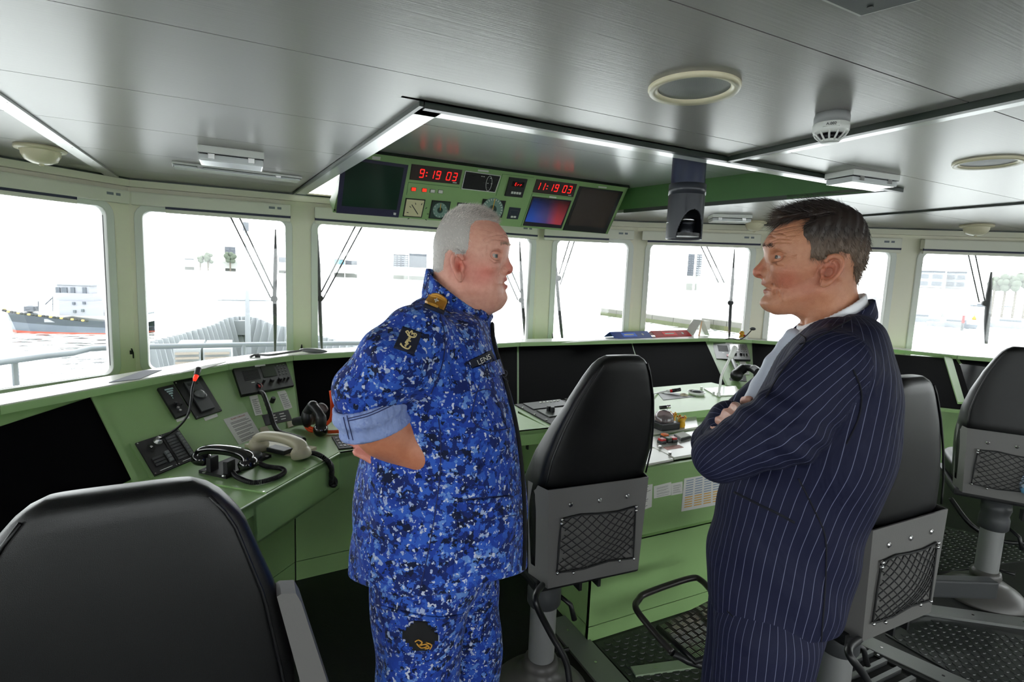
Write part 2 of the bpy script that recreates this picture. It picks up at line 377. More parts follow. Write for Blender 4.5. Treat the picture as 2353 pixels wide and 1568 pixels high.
# the long wing sections: bottom edges parallel to their ledges
_u = (tp[2]-tp[0]); _u.z = 0; sb0 = SB[1]-_u
_u = (tp[8]-tp[6]); _u.z = 0; SB[6] = SB[5]+_u*.92
_u = (tp[10]-tp[8]); _u.z = 0; sbe = SB[6]+_u
class Section: pass
SEC = {}
def warp(b0, b1, t0, t1, n, s0, s1, r0, r1, h0, h1, k=6):
    """panel on a gently twisted slope: s along it, r from top to bottom, heights h0..h1 along its normal"""
    g = lambda s, t, h: (t0*(1-s)+t1*s)*(1-t)+(b0*(1-s)+b1*s)*t+n*h
    mb = MB(); vs = []; fs = []; K = k+1
    for h in (h0, h1):
        for i in range(K):
            for j in range(K): vs.append(g(s0+(s1-s0)*i/k, r0+(r1-r0)*j/k, h))
    for i in range(k):
        for j in range(k):
            q = (i*K+j, i*K+j+1, (i+1)*K+j+1, (i+1)*K+j); fs += [q, tuple(x+K*K for x in q[::-1])]
    rim = [i*K for i in range(k)]+[k*K+j for j in range(k)]+[i*K+k for i in range(k, 0, -1)]+[j for j in range(k, 0, -1)]
    for a, b in zip(rim, rim[1:]+rim[:1]): fs.append((a, b, b+K*K, a+K*K))
    return mb.add(vs, fs)
def section(key, name, label, t0, t1, b0, b1, m=GREEN):
    th = thing(name, label, 'console', ((b0.x+b1.x)/2, (b0.y+b1.y)/2, 0))
    t0, t1 = down(t0, ZL-.03), down(t1, ZL-.03); pl = plane3(b0, b1, (t0+t1)/2); n = Vector(pl[1])
    warp(b0, b1, t0, t1, n, 0, 1, 0, 1, -.02, 0).build('slope_panel', m, th)
    s = Section(); s.th, s.pl, s.b0, s.b1, s.t0, s.t1 = th, pl, b0, b1, t0, t1; SEC[key] = s
    # back and body down to the floor
    bk = [down(t0-n*.02, 0), down(t1-n*.02, 0), down(t1-n*.02, ZL-.03), down(t0-n*.02, ZL-.03)]
    nb = Vector((n.x, n.y, 0)).normalized()
    MB().prism(bk, -nb*.02).build('back_panel', m, th)
    return s
A = section('A', 'port_console', 'green port console with black telephones, intercom panel and gooseneck microphone', tp[0], tp[2], sb0, SB[1])
B = section('B', 'radio_console', 'green corner console with black radio between port console and dark display panel', tp[2], tp[3], SB[1], SB[2])
C = section('C', 'display_console', 'console section with wide black display panel behind the blue camouflage uniform', tp[3], tp[4], SB[2], SB[3])
D = section('D', 'display_console', 'console section with wide black display panel below blue and red folders', tp[4], tp[5], SB[3], SB[4])
E_ = section('E', 'radio_console', 'green corner console with radio behind the white gooseneck microphone', tp[5], tp[6], SB[4], SB[5])
Fs = section('F', 'starboard_console', 'starboard console with black screens split by green bars near far chair', tp[6], tp[8], SB[5], SB[6])
Gs = section('G', 'starboard_console', 'end section of starboard console beyond the chair with pale blue bottle', tp[8], tp[-1], SB[6], sbe)
def spanel(sec, s0, s1, name, m, h=.004, t0=.02, t1=.98):
    """panel covering part of a slope, s along it, t from top to bottom"""
    n = Vector(sec.pl[1])
    return warp(sec.b0, sec.b1, sec.t0, sec.t1, n, s0, s1, t0, t1, -.004, h).build(name, m, sec.th)
def sp_at(sec, x, y):
    """fraction along a slope at a pixel"""
    p = atpl(x, y, sec.pl); u = (sec.b1-sec.b0); return (p-sec.b0).dot(u)/u.dot(u)
# black display panels
spanel(C, .006, .995, 'display_panel', CLOTHB); spanel(D, .004, .55, 'display_panel', CLOTHB); spanel(D, .556, .985, 'display_panel', CLOTHB)
sA = sp_at(A, 205, 1000)
n = Vector(A.pl[1])
slab('display_panel', [(-420, 1120), (206, 916), (300, 1103), (-330, 1420)], A.pl, .006, CLOTHB, A.th)
slab('panel_bar', [(206, 914), (216, 912), (322, 1118), (308, 1120)], A.pl, .012, GREEN, A.th)
spanel(Fs, .004, .60, 'display_panel', CLOTHB); spanel(Fs, .665, .995, 'display_panel', CLOTHB)
slab('panel_bar', [(2168, 823), (2186, 825), (2216, 930), (2200, 930)], Fs.pl, .02, GREEN, Fs.th)
spanel(Gs, .01, .9, 'display_panel', CLOTHB)
slab('screen', [(2205, 838), (2300, 850), (2310, 915), (2225, 905)], Fs.pl, .008, mat('screen_glass', (30, 33, 35), .12, coat=.6), Fs.th)
# ---- desks ----------------------------------------------------------------
def desk(name, sec, pts, fh, m=GREEN, part='desk_top'):
    o = MB().prism(pts, (0, 0, -.022)).build(part, m, sec.th); return o
fA = atz(780, 1042, ZD); fA2 = atz(543, 1176, ZD); dA = (fA2-fA).normalized(); fA3 = fA+dA*1.6
desk('desk', A, [sb0, SB[1], SB[2], fA, fA3], .06)
# port desk fascia: deep at the starboard end, shallow further aft
up = Vector((0, 0, 1)); nA = Vector((dA.y, -dA.x, 0))
if nA.dot(fA-SB[1]) < 0: nA = -nA
st = fA+dA*((atpl(584, 1190, (fA, nA))-fA).length)
MB().prism([fA+up*-.002, st+up*-.002, st-up*.165, fA-up*.165], -nA*.02).build('desk_fascia', GREEN, A.th)
MB().prism([st-up*.002, fA3-up*.002, fA3-up*.05, st-up*.05], -nA*.02).build('desk_fascia', GREEN, A.th)
MB().prism([st-up*.024, st-nA*.4-up*.024, st-nA*.4-up*.165, st-up*.165], dA*-.015).build('bracket', GREEN, A.th)
MB().prism([fA-up*.165, st-up*.165, st-up*.165-nA*.42, fA-up*.165-nA*.42], up*.01).build('desk_underside', GREEN, A.th)
MB().tube([fA+nA*.001, fA3+nA*.001], .004, 6).build('edge_trim', mat('pale_edge', (176, 200, 158), .3), A.th)
# raised telephone plate on the port desk
pa = [atz(x, y, ZD) for x, y in ((616, 1137), (742, 1060), (560, 1030), (415, 1090))]
pz = (Vector((0, 0, ZD)), Vector((0, 0, 1)))
slab('desk_plate', [(612, 1136), (778, 1042), (596, 1012), (388, 1098)], pz, .006, GREEN, A.th)
for x, y in ((606, 1131), (700, 1078)):
    p = atz(x, y, ZD+.006); MB().cyl(p, p+up*.002, .004, 8).build('screw', CHROME, A.th)
# base cabinets below the port and corner desks
bz = [atz(x, y, 0) for x, y in ((615, 1350), (680, 1335), (800, 1310))]
fb = bz[0]+(bz[0]-bz[1]).normalized()*.02+dA*1.4
def base(th, a, b, zt, d=.4, m=GREEN, kick=.10):
    t = (b-a).normalized(); nn = Vector((t.y, -t.x, 0)); nn = nn if nn.dot(Vector((0, 0, 0))-a) > 0 else -nn
    MB().prism([a+t*.002+up*(kick+.004), b-t*.002+up*(kick+.004), b-t*.002+up*zt, a+t*.002+up*zt], -nn*.02).build('cabinet_panel', m, th)
    MB().prism([a+t*.002, b-t*.002, b-t*.002+up*kick, a+t*.002+up*kick], -nn*.014).build('kick_board', m, th)
    MB().prism([a-nn*.022, b-nn*.022, b-nn*.022+up*zt, a-nn*.022+up*zt], -nn*.01).build('carcass', BLACKM, th)
base(A.th, fb, bz[1]-Vector((.003, 0, 0)), ZD-.022); base(B.th, bz[1], Vector((.62, 2.83, 0)), ZD-.022)
base(C.th, Vector((.622, 2.83, 0)), Vector((1.40, 2.85, 0)), ZD-.022)
# corner and front desks
desk('desk', B, [SB[2], Vector((.80, 2.955, ZD)), Vector((.80, 2.47, ZD)), fA], 0)
desk('desk', C, [Vector((.802, 2.955, ZD)), SB[3], atz(1190, 950, ZD), atz(1265, 985, ZD), Vector((.802, 2.47, ZD))], 0)
gz = atz(1265, 985, ZD)
MB().prism([fA, Vector((.80, 2.47, ZD)), Vector((.80, 2.47, ZD-.165)), fA-up*.165], (0, .02, 0)).build('desk_fascia', GREEN, B.th)
MB().prism([Vector((.802, 2.47, ZD)), gz, gz-up*.08, Vector((.802, 2.47, ZD-.08))], (0, .02, 0)).build('desk_fascia', GREEN, C.th)
# ---- centre console: a block of desks reaching aft ----------------------------
CC = thing('centre_console', 'green centre console block with pale control panels and papers on its front', 'console', (2.2, 2.2, 0))
ya, yb, xa, xb, fx0, zc = 1.81, 2.99, 1.487, 3.3, 1.335, ZD-.002
MB().prism([(xa, yb, zc), (xb, yb+.06, zc), (xb, ya-.02, zc), (xa, ya-.02, zc)], (0, 0, -.03)).build('worktop', GREEN, CC)
MB().prism([(xa, ya, zc), (xb, ya, zc), (xb, ya, zc-.09), (xa, ya, zc-.09)], (0, .02, 0)).build('front_fascia', GREEN, CC)
MB().prism([(xa, ya+.012, zc-.09), (xb, ya+.012, zc-.09), (xb, ya+.012, .44), (xa, ya+.012, .44)], (0, .02, 0)).build('front_panel', GREEN, CC)
MB().prism([(fx0, ya-.002, .44), (2.25, ya-.002, .44), (2.25, ya-.002, .075), (fx0, ya-.002, .075)], (0, .02, 0)).build('lower_panel', GREEN, CC)
MB().prism([(fx0, ya-.002, .44), (2.25, ya-.002, .44), (2.25, ya+.03, .45), (fx0, ya+.03, .45)], (0, 0, -.006)).build('step_edge', GREEN, CC)
MB().prism([(fx0, ya-.001, .07), (2.25, ya-.001, .07), (2.25, ya-.001, 0), (fx0, ya-.001, 0)], (0, .02, 0)).build('kick_board', GREEN, CC)
MB().prism([(fx0, ya, .075), (fx0, ya, .44), (fx0, 2.85, .44), (fx0, 2.85, .075)], (.02, 0, 0)).build('side_panel', GREEN, CC)
MB().prism([(fx0, ya, 0), (fx0, ya, .07), (fx0, 2.85, .07), (fx0, 2.85, 0)], (.02, 0, 0)).build('kick_board', GREEN, CC)
MB().prism([(fx0, ya, .44), (xa, ya, .44), (xa, 2.85, .44), (fx0, 2.85, .44)], (0, 0, -.02)).build('plinth_top', GREEN, CC)
for y0, y1 in ((ya, 2.17), (2.175, 2.85)):
    MB().prism([(xa, y0, zc-.03), (xa, y0, .44), (xa, y1, .44), (xa, y1, zc-.03)], (.02, 0, 0)).build('side_panel', GREEN, CC)
MB().prism([(2.25, ya, 0), (2.25, ya, .44), (2.25, 2.9, .44), (2.25, 2.9, 0)], (-.02, 0, 0)).build('side_panel', GREEN, CC)
MB().prism([(xb, ya, 0), (xb, ya, zc), (xb, 3.0, zc), (xb, 3.0, 0)], (-.02, 0, 0)).build('side_panel', GREEN, CC)
# ================================================================ overhead console
OV = thing('overhead_console', 'green overhead console with screens, dials and red digital clocks above the windows', 'console', (1.75, 4.1, 1.98))
oT, oB = Vector((0, 3.815, ZR)), Vector((0, 3.95, 1.982))
OPL = plane3((0, 3.815, ZR), (1, 3.815, ZR), (0, 3.95, 1.982)); on = Vector(OPL[1])
c4 = [atpl(x, y, OPL) for x, y in ((805, 338), (1446, 426), (1396, 538), (765, 488))]
MB().prism(c4, -on*.02).build('face_panel', GREEN, OV)
bk = [Vector((c4[0].x+.05, 4.35, ZR)), Vector((c4[1].x-.05, 4.35, ZR)), Vector((c4[2].x+.03, 4.35, 2.1)), Vector((c4[3].x+.03, 4.35, 2.1))]
MB().add([c4[0], c4[3], bk[3], bk[0]]+[p+Vector((.015, 0, 0)) for p in (c4[0], c4[3], bk[3], bk[0])], [(0, 1, 2, 3), (7, 6, 5, 4), (0, 4, 5, 1), (1, 5, 6, 2), (2, 6, 7, 3), (3, 7, 4, 0)]).build('side_panel', GREEN, OV)
MB().add([c4[1], c4[2], bk[2], bk[1]]+[p-Vector((.015, 0, 0)) for p in (c4[1], c4[2], bk[2], bk[1])], [(0, 1, 2, 3), (7, 6, 5, 4), (0, 4, 5, 1), (1, 5, 6, 2), (2, 6, 7, 3), (3, 7, 4, 0)]).build('side_panel', GREEN, OV)
MB().prism([c4[3], c4[2], bk[2], bk[3]], (0, 0, .012)).build('bottom_panel', GREEN, OV)
def Z1(x, y): return (740+x/5.8825, 330+y/5.88)      # readings from two enlargements of the photograph
def Z2(x, y): return (1100+x/6.536, 370+y/6.533)
def zq(Z, *p): return [Z(*q) for q in p]
SCRD = mat('dark_screen', (22, 30, 27), .16, coat=.7); 
def grad_screen(name, stops, axis=2, s0=1.95, s1=2.4, zf=(2.22, 2.06)):
    """a lit screen whose own picture fades between colours"""
    m = mat(name, stops[0][1], .2, coat=.6); nt = m.node_tree; b = nt.nodes['Principled BSDF']
    g = nt.nodes.new('ShaderNodeNewGeometry'); sp = nt.nodes.new('ShaderNodeSeparateXYZ'); mr = nt.nodes.new('ShaderNodeMapRange'); cr = nt.nodes.new('ShaderNodeValToRGB')
    mr.inputs[1].default_value = s0; mr.inputs[2].default_value = s1
    nt.links.new(g.outputs['Position'], sp.inputs[0]); nt.links.new(sp.outputs[axis], mr.inputs[0]); nt.links.new(mr.outputs[0], cr.inputs[0])
    el = cr.color_ramp.elements; el[0].position, el[0].color = stops[0][0], lin(stops[0][1]); el[1].position, el[1].color = stops[-1][0], lin(stops[-1][1])
    for p, c in stops[1:-1]: e = el.new(p); e.color = lin(c)
    m2 = nt.nodes.new('ShaderNodeMapRange'); m2.inputs[1].default_value = zf[0]; m2.inputs[2].default_value = zf[1]; m2.inputs[3].default_value = .06; nt.links.new(sp.outputs[2], m2.inputs[0])
    mu = nt.nodes.new('ShaderNodeMix'); mu.data_type = 'RGBA'; mu.blend_type = 'MULTIPLY'; mu.inputs[0].default_value = 1; nt.links.new(cr.outputs[0], mu.inputs[6]); nt.links.new(m2.outputs[0], mu.inputs[7])
    nt.links.new(mu.outputs[2], b.inputs['Base Color']); nt.links.new(mu.outputs[2], b.inputs['Emission Color']); b.inputs['Emission Strength'].default_value = .3
    return m
GSCR = mat('green_tinted_screen', (34, 58, 46), .14, coat=.5)
RBSCR = grad_screen('red_blue_screen', [(0, (40, 70, 150)), (.35, (70, 60, 110)), (.6, (150, 50, 60)), (1, (120, 44, 50))], 0, 2.08, 2.46)
PSCR = mat('brown_glossy_screen', (66, 56, 50), .1, coat=.8)
def screen(q, inner, bez, scr, label=None):
    b = slab('monitor', q, OPL, .006, bez, OV); slab('screen', inner, OPL, .003, scr, b, sink=.0, lift=.006)
    if label: b['label'] = label
    return b
mo = screen(zq(Z1, (262, 165), (1166, 290), (1030, 998), (192, 935)), zq(Z1, (330, 215), (1105, 325), (1003, 895), (262, 838)), NAVYPL, GSCR, 'large dark green screen with navy bezel')
slab('button', zq(Z1, (965, 930), (998, 935), (993, 965), (962, 960)), OPL, .004, WHITE, mo, lift=.006)
m2 = screen(zq(Z2, (808, 530), (1390, 595), (1236, 1012), (662, 968)), zq(Z2, (822, 550), (1370, 610), (1225, 960), (690, 905)), mat('dark_red_bezel', (40, 32, 50), .3), RBSCR, 'screen showing a red and blue picture')
m3 = screen(zq(Z2, (1512, 378), (2165, 460), (1900, 1090), (1260, 1036)), zq(Z2, (1540, 405), (2105, 478), (1880, 1005), (1330, 955)), BLACKP, PSCR, 'glossy brown screen')
# digital clocks: seven-segment figures
SEGS = {'a': (.12, .0, .88, .1), 'g': (.12, .45, .88, .55), 'd': (.12, .9, .88, 1), 'f': (0, .05, .14, .47), 'b': (.86, .05, 1, .47), 'e': (0, .53, .14, .95), 'c': (.86, .53, 1, .95)}
DIG = {'0': 'abcdef', '1': 'bc', '3': 'abcdg', '9': 'abcdfg', 'E': 'adefg', 'r': 'eg'}
def digits(f, items, m, parent, base):
    for ch, s0, t0, w, h in items:
        mb = MB(); sk = .2*w
        if ch == ':':
            for tt in (t0+h*.25, t0+h*.68): mb.add(*patch(f, s0, tt, s0+w, tt+h*.12, .0015, 0, base))
        else:
            for g in DIG[ch]:
                a, b, c, d = SEGS[g]; mb.add(*patch(f, s0+w*a+sk*(1-(b+d)/2), t0+h*b, s0+w*c+sk*(1-(b+d)/2), t0+h*d, .0015, 0, base))
        mb.build('digit', m, parent)
def clock(q, items, label):
    ck = slab('digital_clock', q, OPL, .008, BROWN, OV); ck['label'] = label
    f = quadmap(OPL, q); digits(f, items, LEDR, ck, .008)
    MB().add(*patch(f, .86, .88, .94, .93, .001, 0, .008)).build('maker_mark', WHITE, ck)
clock(zq(Z1, (1210, 275), (1893, 355), (1850, 552), (1180, 485)), [('9', .165, .24, .085, .56), (':', .30, .28, .022, .5), ('1', .365, .24, .085, .56), ('9', .49, .24, .085, .56), ('0', .70, .24, .085, .56), ('3', .825, .24, .085, .56)], 'digital clock with red figures 9:19 03')
clock(zq(Z2, (868, 272), (1472, 345), (1412, 540), (808, 468)), [('1', .025, .2, .085, .56), ('1', .14, .2, .085, .56), (':', .285, .25, .022, .5), ('1', .345, .2, .085, .56), ('9', .475, .2, .085, .56), ('0', .68, .2, .085, .56), ('3', .81, .2, .085, .56)], 'digital clock with red figures 11:19 03')
# indicator lamps
for q, m in ((zq(Z1, (1212, 592), (1268, 597), (1262, 640), (1206, 635)), REDLIT), (zq(Z1, (1357, 605), (1412, 610), (1408, 652), (1352, 647)), REDLIT), (zq(Z1, (1468, 620), (1524, 625), (1518, 664), (1462, 660)), PAPER), (zq(Z1, (1575, 627), (1630, 632), (1626, 674), (1570, 668)), PAPER)):
    b = slab('indicator_frame', [(x+(x-sum(p[0] for p in q)/4)*.2, y+(y-sum(p[1] for p in q)/4)*.2) for x, y in q], OPL, .003, BLACKP, OV)
    slab('indicator_lamp', q, OPL, .004, m, b, lift=.003, sink=0)
# dials
def dial(q, face, disc, needle, cs, ct, rad, ang, label, ticks=12, ring=None):
    d = slab('dial_gauge', q, OPL, .008, BLACKP, OV); d['label'] = label; f = quadmap(OPL, q)
    MB().add(*patch(f, .05, .05, .95, .95, .002, 0, .008)).build('dial_face', face, d)
    o, u, v = fr(f, cs, ct); W = (f(1, .5)-f(0, .5)).length; R = rad*W; o = o+on*.010
    if disc: MB().lathe(o, [(0, .002), (R, .002), (R, 0)], on, 28, False).build('dial_disc', disc, d)
    if ring: MB().lathe(o, [(0, .003), (R*.38, .003), (R*.38, 0)], on, 20, False).build('dial_hub', ring, d)
    for k in range(ticks):
        a = math.radians(-120+240*k/max(1, ticks-1)) if not disc else 2*math.pi*k/ticks
        dr = u*math.sin(a)+v*math.cos(a); MB().box(o+dr*R*.86+on*.0035, (R*.05, R*.16, .001), (dr.cross(on), dr, on)).build('dial_mark', WHITE if disc else INK, d)
    a = math.radians(ang); dr = u*math.sin(a)+v*math.cos(a)
    MB().box(o+dr*R*.45+on*.0045, (R*.06, R*.95, .0015), (dr.cross(on), dr, on)).build('needle', needle, d)
dial(zq(Z1, (1130, 735), (1395, 757), (1343, 1000), (1088, 982)), DIALC, None, INK, .74, .80, .62, -38, 'cream square gauge with a slanting needle', 8)
dial(zq(Z1, (1485, 765), (1738, 785), (1690, 1030), (1437, 1008)), DIALD, DIALG, YELLOW, .5, .5, .38, 0, 'dark square dial with pale disc', 12, DIALD)
dial(zq(Z1, (1830, 795), (2068, 815), (2020, 1055), (1785, 1035)), PAPER, None, INK, .7, .8, .6, -30, 'white square gauge', 8)
dial(zq(Z2, (62, 568), (404, 598), (342, 850), (-5, 830)), BLACKM, DIALG, YELLOW, .5, .55, .46, 5, 'dark square dial with broad pale ring', 24, DIALD)
# loudspeaker panel
q = zq(Z1, (1935, 365), (2416, 435), (2335, 662), (1880, 612)); f = quadmap(OPL, q)
sp = slab('talkback_panel', q, OPL, .006, BLACKM, OV)
mb = MB()
for a in ((0, 0, 1, .035), (0, .965, 1, 1), (0, 0, .015, 1), (.985, 0, 1, 1)): mb.add(*patch(f, *a, .002, 0, .006))
mb.build('panel_border', WHITE, sp)
mb = MB()
for i in range(9):
    for j in range(9):
        c = f(.08+.03*i, .18+.07*j, .0065); mb.box(c, (.006, .006, .002))
mb.build('speaker_grille', RUBBER, sp)['kind'] = 'stuff'
for s, t in ((.55, .5), (.90, .25), (.90, .55), (.90, .8), (.70, .75), (.70, .3)):
    MB().add(*patch(f, s, t, s+.05, t+.1, .006, 0, .006)).build('key', BLACKP, sp)
o, u, v = fr(f, .73, .52); R = .055
MB().tube([o+on*.008+u*R*.42*math.cos(k*math.pi/10)+v*R*math.sin(k*math.pi/10) for k in range(20)], .0016, 5, True).build('ship_outline', WHITE, sp)
for a, b in ((.46, .16), (.52, .16), (.72, .2), (.72, .75), (.68, .5), (.79, .5)): MB().add(*patch(f, a, b, a+.04, b+.035, .001, 0, .006)).build('key_legend', WHITE, sp)
# framed sub panel with small display reading Err
q = zq(Z2, (458, 240), (720, 270), (638, 545), (382, 520)); f = quadmap(OPL, q); er = slab('alarm_unit', q, OPL, .02, BLACKP, OV)
MB().add(*patch(f, .2, .18, .88, .45, .002, 0, .02)).build('display', mat('display_black', (18, 6, 6), .2), er)
digits(f, [('E', .36, .24, .09, .16), ('r', .51, .24, .09, .16), ('r', .66, .24, .09, .16)], LEDR, er, .022)
for k in range(4): MB().add(*patch(f, .28+.15*k, .72, .39+.15*k, .84, .004, 0, .02)).build('key', PAPER, er)
q = zq(Z2, (462, 692), (630, 708), (582, 875), (418, 865)); f = quadmap(OPL, q); sm = slab('small_meter', q, OPL, .006, mat('navy_panel', (34, 44, 62), .4), OV)
for k in range(2): MB().add(*patch(f, .3+.26*k, .72, .5+.26*k, .88, .004, 0, .006)).build('key', PAPER, sm)
mb = MB()
for a in ((.15, .22, .85, .24), (.15, .58, .85, .6), (.15, .22, .17, .6), (.83, .22, .85, .6)): mb.add(*patch(f, *a, .001, 0, .006))
mb.build('panel_outline', GREYP, sm)
# name tags and panel joints
for q in (zq(Z1, (680, 170), (792, 180), (785, 225), (676, 212)), zq(Z1, (2110, 350), (2252, 365), (2250, 390), (2105, 375)), zq(Z2, (1800, 380), (1922, 392), (1918, 412), (1796, 400)), zq(Z2, (1064, 528), (1168, 540), (1162, 560), (1058, 550))):
    slab('name_tag', q, OPL, .002, PAPER, OV)
for a, b in (((1165, 520), (1850, 590)), ((1165, 520), (1140, 690))): slab('panel_joint', [Z1(*a), Z1(*b), Z1(b[0]+5, b[1]+8), Z1(a[0]+5, a[1]+8)], OPL, .0006, GREEND, OV)
for a, b in (((355, 195), (825, 245)), ((355, 195), (255, 520)), ((800, 490), (630, 980)), ((800, 490), (1410, 552))): slab('panel_joint', [Z2(*a), Z2(*b), Z2(b[0]+6, b[1]+6), Z2(a[0]+6, a[1]+6)], OPL, .0006, GREEND, OV)
p = atpl(*Z1(168, 897), OPL); MB().cyl(p, p+on*.006, .006, 10).build('screw', BLACKP, OV)
MB().prism([c4[0]+Vector((0, 0, .001)), c4[1]+Vector((0, 0, .001)), c4[1]+on*.012-Vector((0, 0, .02)), c4[0]+on*.012-Vector((0, 0, .02))], -on*.008).build('shadow_gap_trim', DKTRIM, OV)
# ================================================================ hanging periscope-like tube
pc = atpl(1582, 400, (Vector((0, 2.2, 0)), Vector((0, -1, 0)))); pc = Vector((pc.x, 2.2, 0)); PR = .092
PER = thing('hanging_light_tube', 'dark grey cylindrical tube with oblique opening hanging from the ceiling recess', 'lamp', (pc.x, pc.y, 1.83))
TUBM = mat('dark_tube_paint', (52, 54, 62), .35, bump=.03, bscale=150)
MB().lathe((pc.x, pc.y, 0), [(PR*.93, 2.405), (PR*.93, 2.075), (PR*.93, 2.07)], (0, 0, 1), 40).build('upper_tube', mat('blue_grey_tube', (44, 50, 74), .3), PER)
MB().lathe((pc.x, pc.y, 0), [(PR*.9, 2.105), (PR*1.02, 2.105), (PR*1.02, 2.05), (PR*.9, 2.05)], (0, 0, 1), 40).build('collar', TUBM, PER)
# lower tube with an oblique mouth towards the camera side
fac = (-Vector((pc.x, pc.y, 0))).normalized(); fac = Matrix.Rotation(math.radians(28), 3, 'Z') @ fac; side = Vector((-fac.y, fac.x, 0))
seg = 144; rows = 72; zt, zb_ = 2.06, 1.825
mb = MB(); vs = []; fs = []
def mouth(a, z):
    """True inside the oblique opening"""
    y = math.sin(a); x = math.cos(a)          # x towards the opening
    zz = (z-zb_)/(zt-zb_); return x > .25 and zz < .62*math.sqrt(max(0, 1-(y/.80)**2))*min(1, (x-.25)/.25+.35)
for i in range(rows+1):
    z = zb_+(zt-zb_)*i/rows
    for k in range(seg):
        a = 2*math.pi*k/seg; vs.append(Vector((pc.x, pc.y, z))+(fac*math.cos(a)+side*math.sin(a))*PR)
for i in range(rows):
    for k in range(seg):
        a = 2*math.pi*(k+.5)/seg
        if not mouth(a, zb_+(zt-zb_)*(i+.5)/rows): fs.append((i*seg+k, i*seg+(k+1) % seg, (i+1)*seg+(k+1) % seg, (i+1)*seg+k))
mb.add(vs, fs, True); o = mb.build('lower_tube', TUBM, PER)
sol = o.modifiers.new('s', 'SOLIDIFY'); sol.thickness = .008; sol.offset = -1
MB().lathe((pc.x, pc.y, 0), [(0, zb_+.012), (PR*.9, zb_+.012), (PR*.9, zb_+.03), (0, zb_+.03)], (0, 0, 1), 32, False).build('base_disc', BLACKP, PER)
MB().lathe((pc.x, pc.y, 0), [(PR*.55, zb_+.03), (PR*.62, zb_+.085), (PR*.5, zb_+.085), (PR*.5, zb_+.105), (0, zb_+.105)], (0, 0, 1), 28).build('lamp_holder', mat('gun_metal', (40, 42, 48), .25, metal=.5), PER)
MB().lathe((pc.x, pc.y, 0), [(PR*.6, zb_+.09), (PR*.66, zb_+.09), (PR*.66, zb_+.105), (PR*.6, zb_+.105)], (0, 0, 1), 28).build('bright_ring', CHROME, PER)
p = Vector((pc.x, pc.y, zb_+.07))-side*0+(fac*math.cos(2.05)+side*math.sin(2.05))*0
q = atd(1534, 512, (RW.T@(np.array(p)-EYE))[2]*-1-.09)
MB().ball(q, .006, 10, 6).build('screw', CHROME, PER)
# ================================================================ blinds over the windows
SLIT = mat('blind_slit', (58, 60, 84), .6)
def blind(frm, s, e, slit=(0, 1), label='', z=2.03, grey=True):
    a, u, v, n = frm; th = thing('roller_blind', label, 'blind', a+u*((s+e)/2)+Vector((0, 0, z))+n*.02, 'roller blind boxes above the windows')
    L = e-s; c = a+u*((s+e)/2)+Vector((0, 0, z+.025))+n*.055
    MB().rbox(c, (L, .07, .095), .012, (u, n, v)).build('cassette', CREAM2, th)
    x0, x1 = s+L*slit[0], s+L*slit[1]; c2 = a+u*((x0+x1)/2)+Vector((0, 0, z-.028))+n*.078
    MB().box(c2, (x1-x0, .012, .022), (u, n, v)).build('slit', SLIT, th)
    MB().rbox(a+u*((x0+x1)/2)+Vector((0, 0, z-.052))+n*.07, (x1-x0, .03, .028), .008, (u, n, v)).build('bottom_bar', CREAM2, th)
    for d in (.0, .055):
        MB().box(a+u*(e-.14+d)+Vector((0, 0, z+.035))+n*.0905, (.045 if d == 0 else .03, .002, .018), (u, n, v)).build('type_label', mat('label_grey', (120, 126, 134), .5), th)
    return th
blind(fr_port, 1.25, p1+.12, (0, .82), 'cream roller blind box above the window showing the tugboat')
blind(fr_front, fw[0][0]-.05, fw[0][1]+.03, (.2, 1), 'cream roller blind box above the window showing the bow')
blind(fr_front, fw[1][0]-.02, fw[1][1]+.02, (0, 1), 'cream roller blind box behind the green overhead console')
blind(fr_fs, .04, L2(2)-.06, (0, .72), 'cream roller blind box above narrow window beside the hanging dark tube')
blind(fr_star, .04, sb[0][1]+.06, (.05, 1), 'cream roller blind box above window behind the hanging dark tube')
blind(fr_star, sb[1][0]-.04, sb[1][1]+.04, (0, 1), 'cream roller blind box above window behind the dark-haired head')
blind(fr_star, sb[2][0]-.04, sb[2][0]+1.2, (0, 1), 'cream roller blind box above starboard window with short wide wiper')
# header rail between ceiling and blinds
for i, (a, b) in enumerate(zip(WP, WP[1:])):
    a, b = Vector((*a, 0)), Vector((*b, 0)); u = (b-a).normalized(); n = u.cross(up)
    struct(MB().prism([a+n*.0+up*2.14, b+n*.0+up*2.14, b+n*.05+up*2.14, a+n*.05+up*2.14], (0, 0, .06)).build('trim_%d' % (20+i), CREAM))
    struct(MB().prism([a+n*.045+up*2.188, b+n*.045+up*2.188, b+n*.062+up*2.188, a+n*.062+up*2.188], (0, 0, .012)).build('trim_%d' % (30+i), DKTRIM))
# window latches on the posts
for (frm, x, y) in ((fr_port, 300, 810), (fr_front, 693, 800), (fr_fs, 1269, 772)):
    a, u, v, n = frm; p = atpl(x, y, (a+n*.0, n)); la = thing('window_latch', {300: 'small dark latch on the post between tugboat and bow windows', 693: 'small dark latch low on the post left of the central window', 1269: 'small dark latch low on the post right of the central window'}[x], 'latch', p)
    MB().rbox(p+n*.006, (.014, .012, .03), .003, (u, n, v)).build('latch_plate', BLACKP, la)
    MB().tube([p+n*.012+v*.03, p+n*.03, p+n*.012-v*.045+u*.012], .005, 6).build('latch_lever', BLACKP, la)
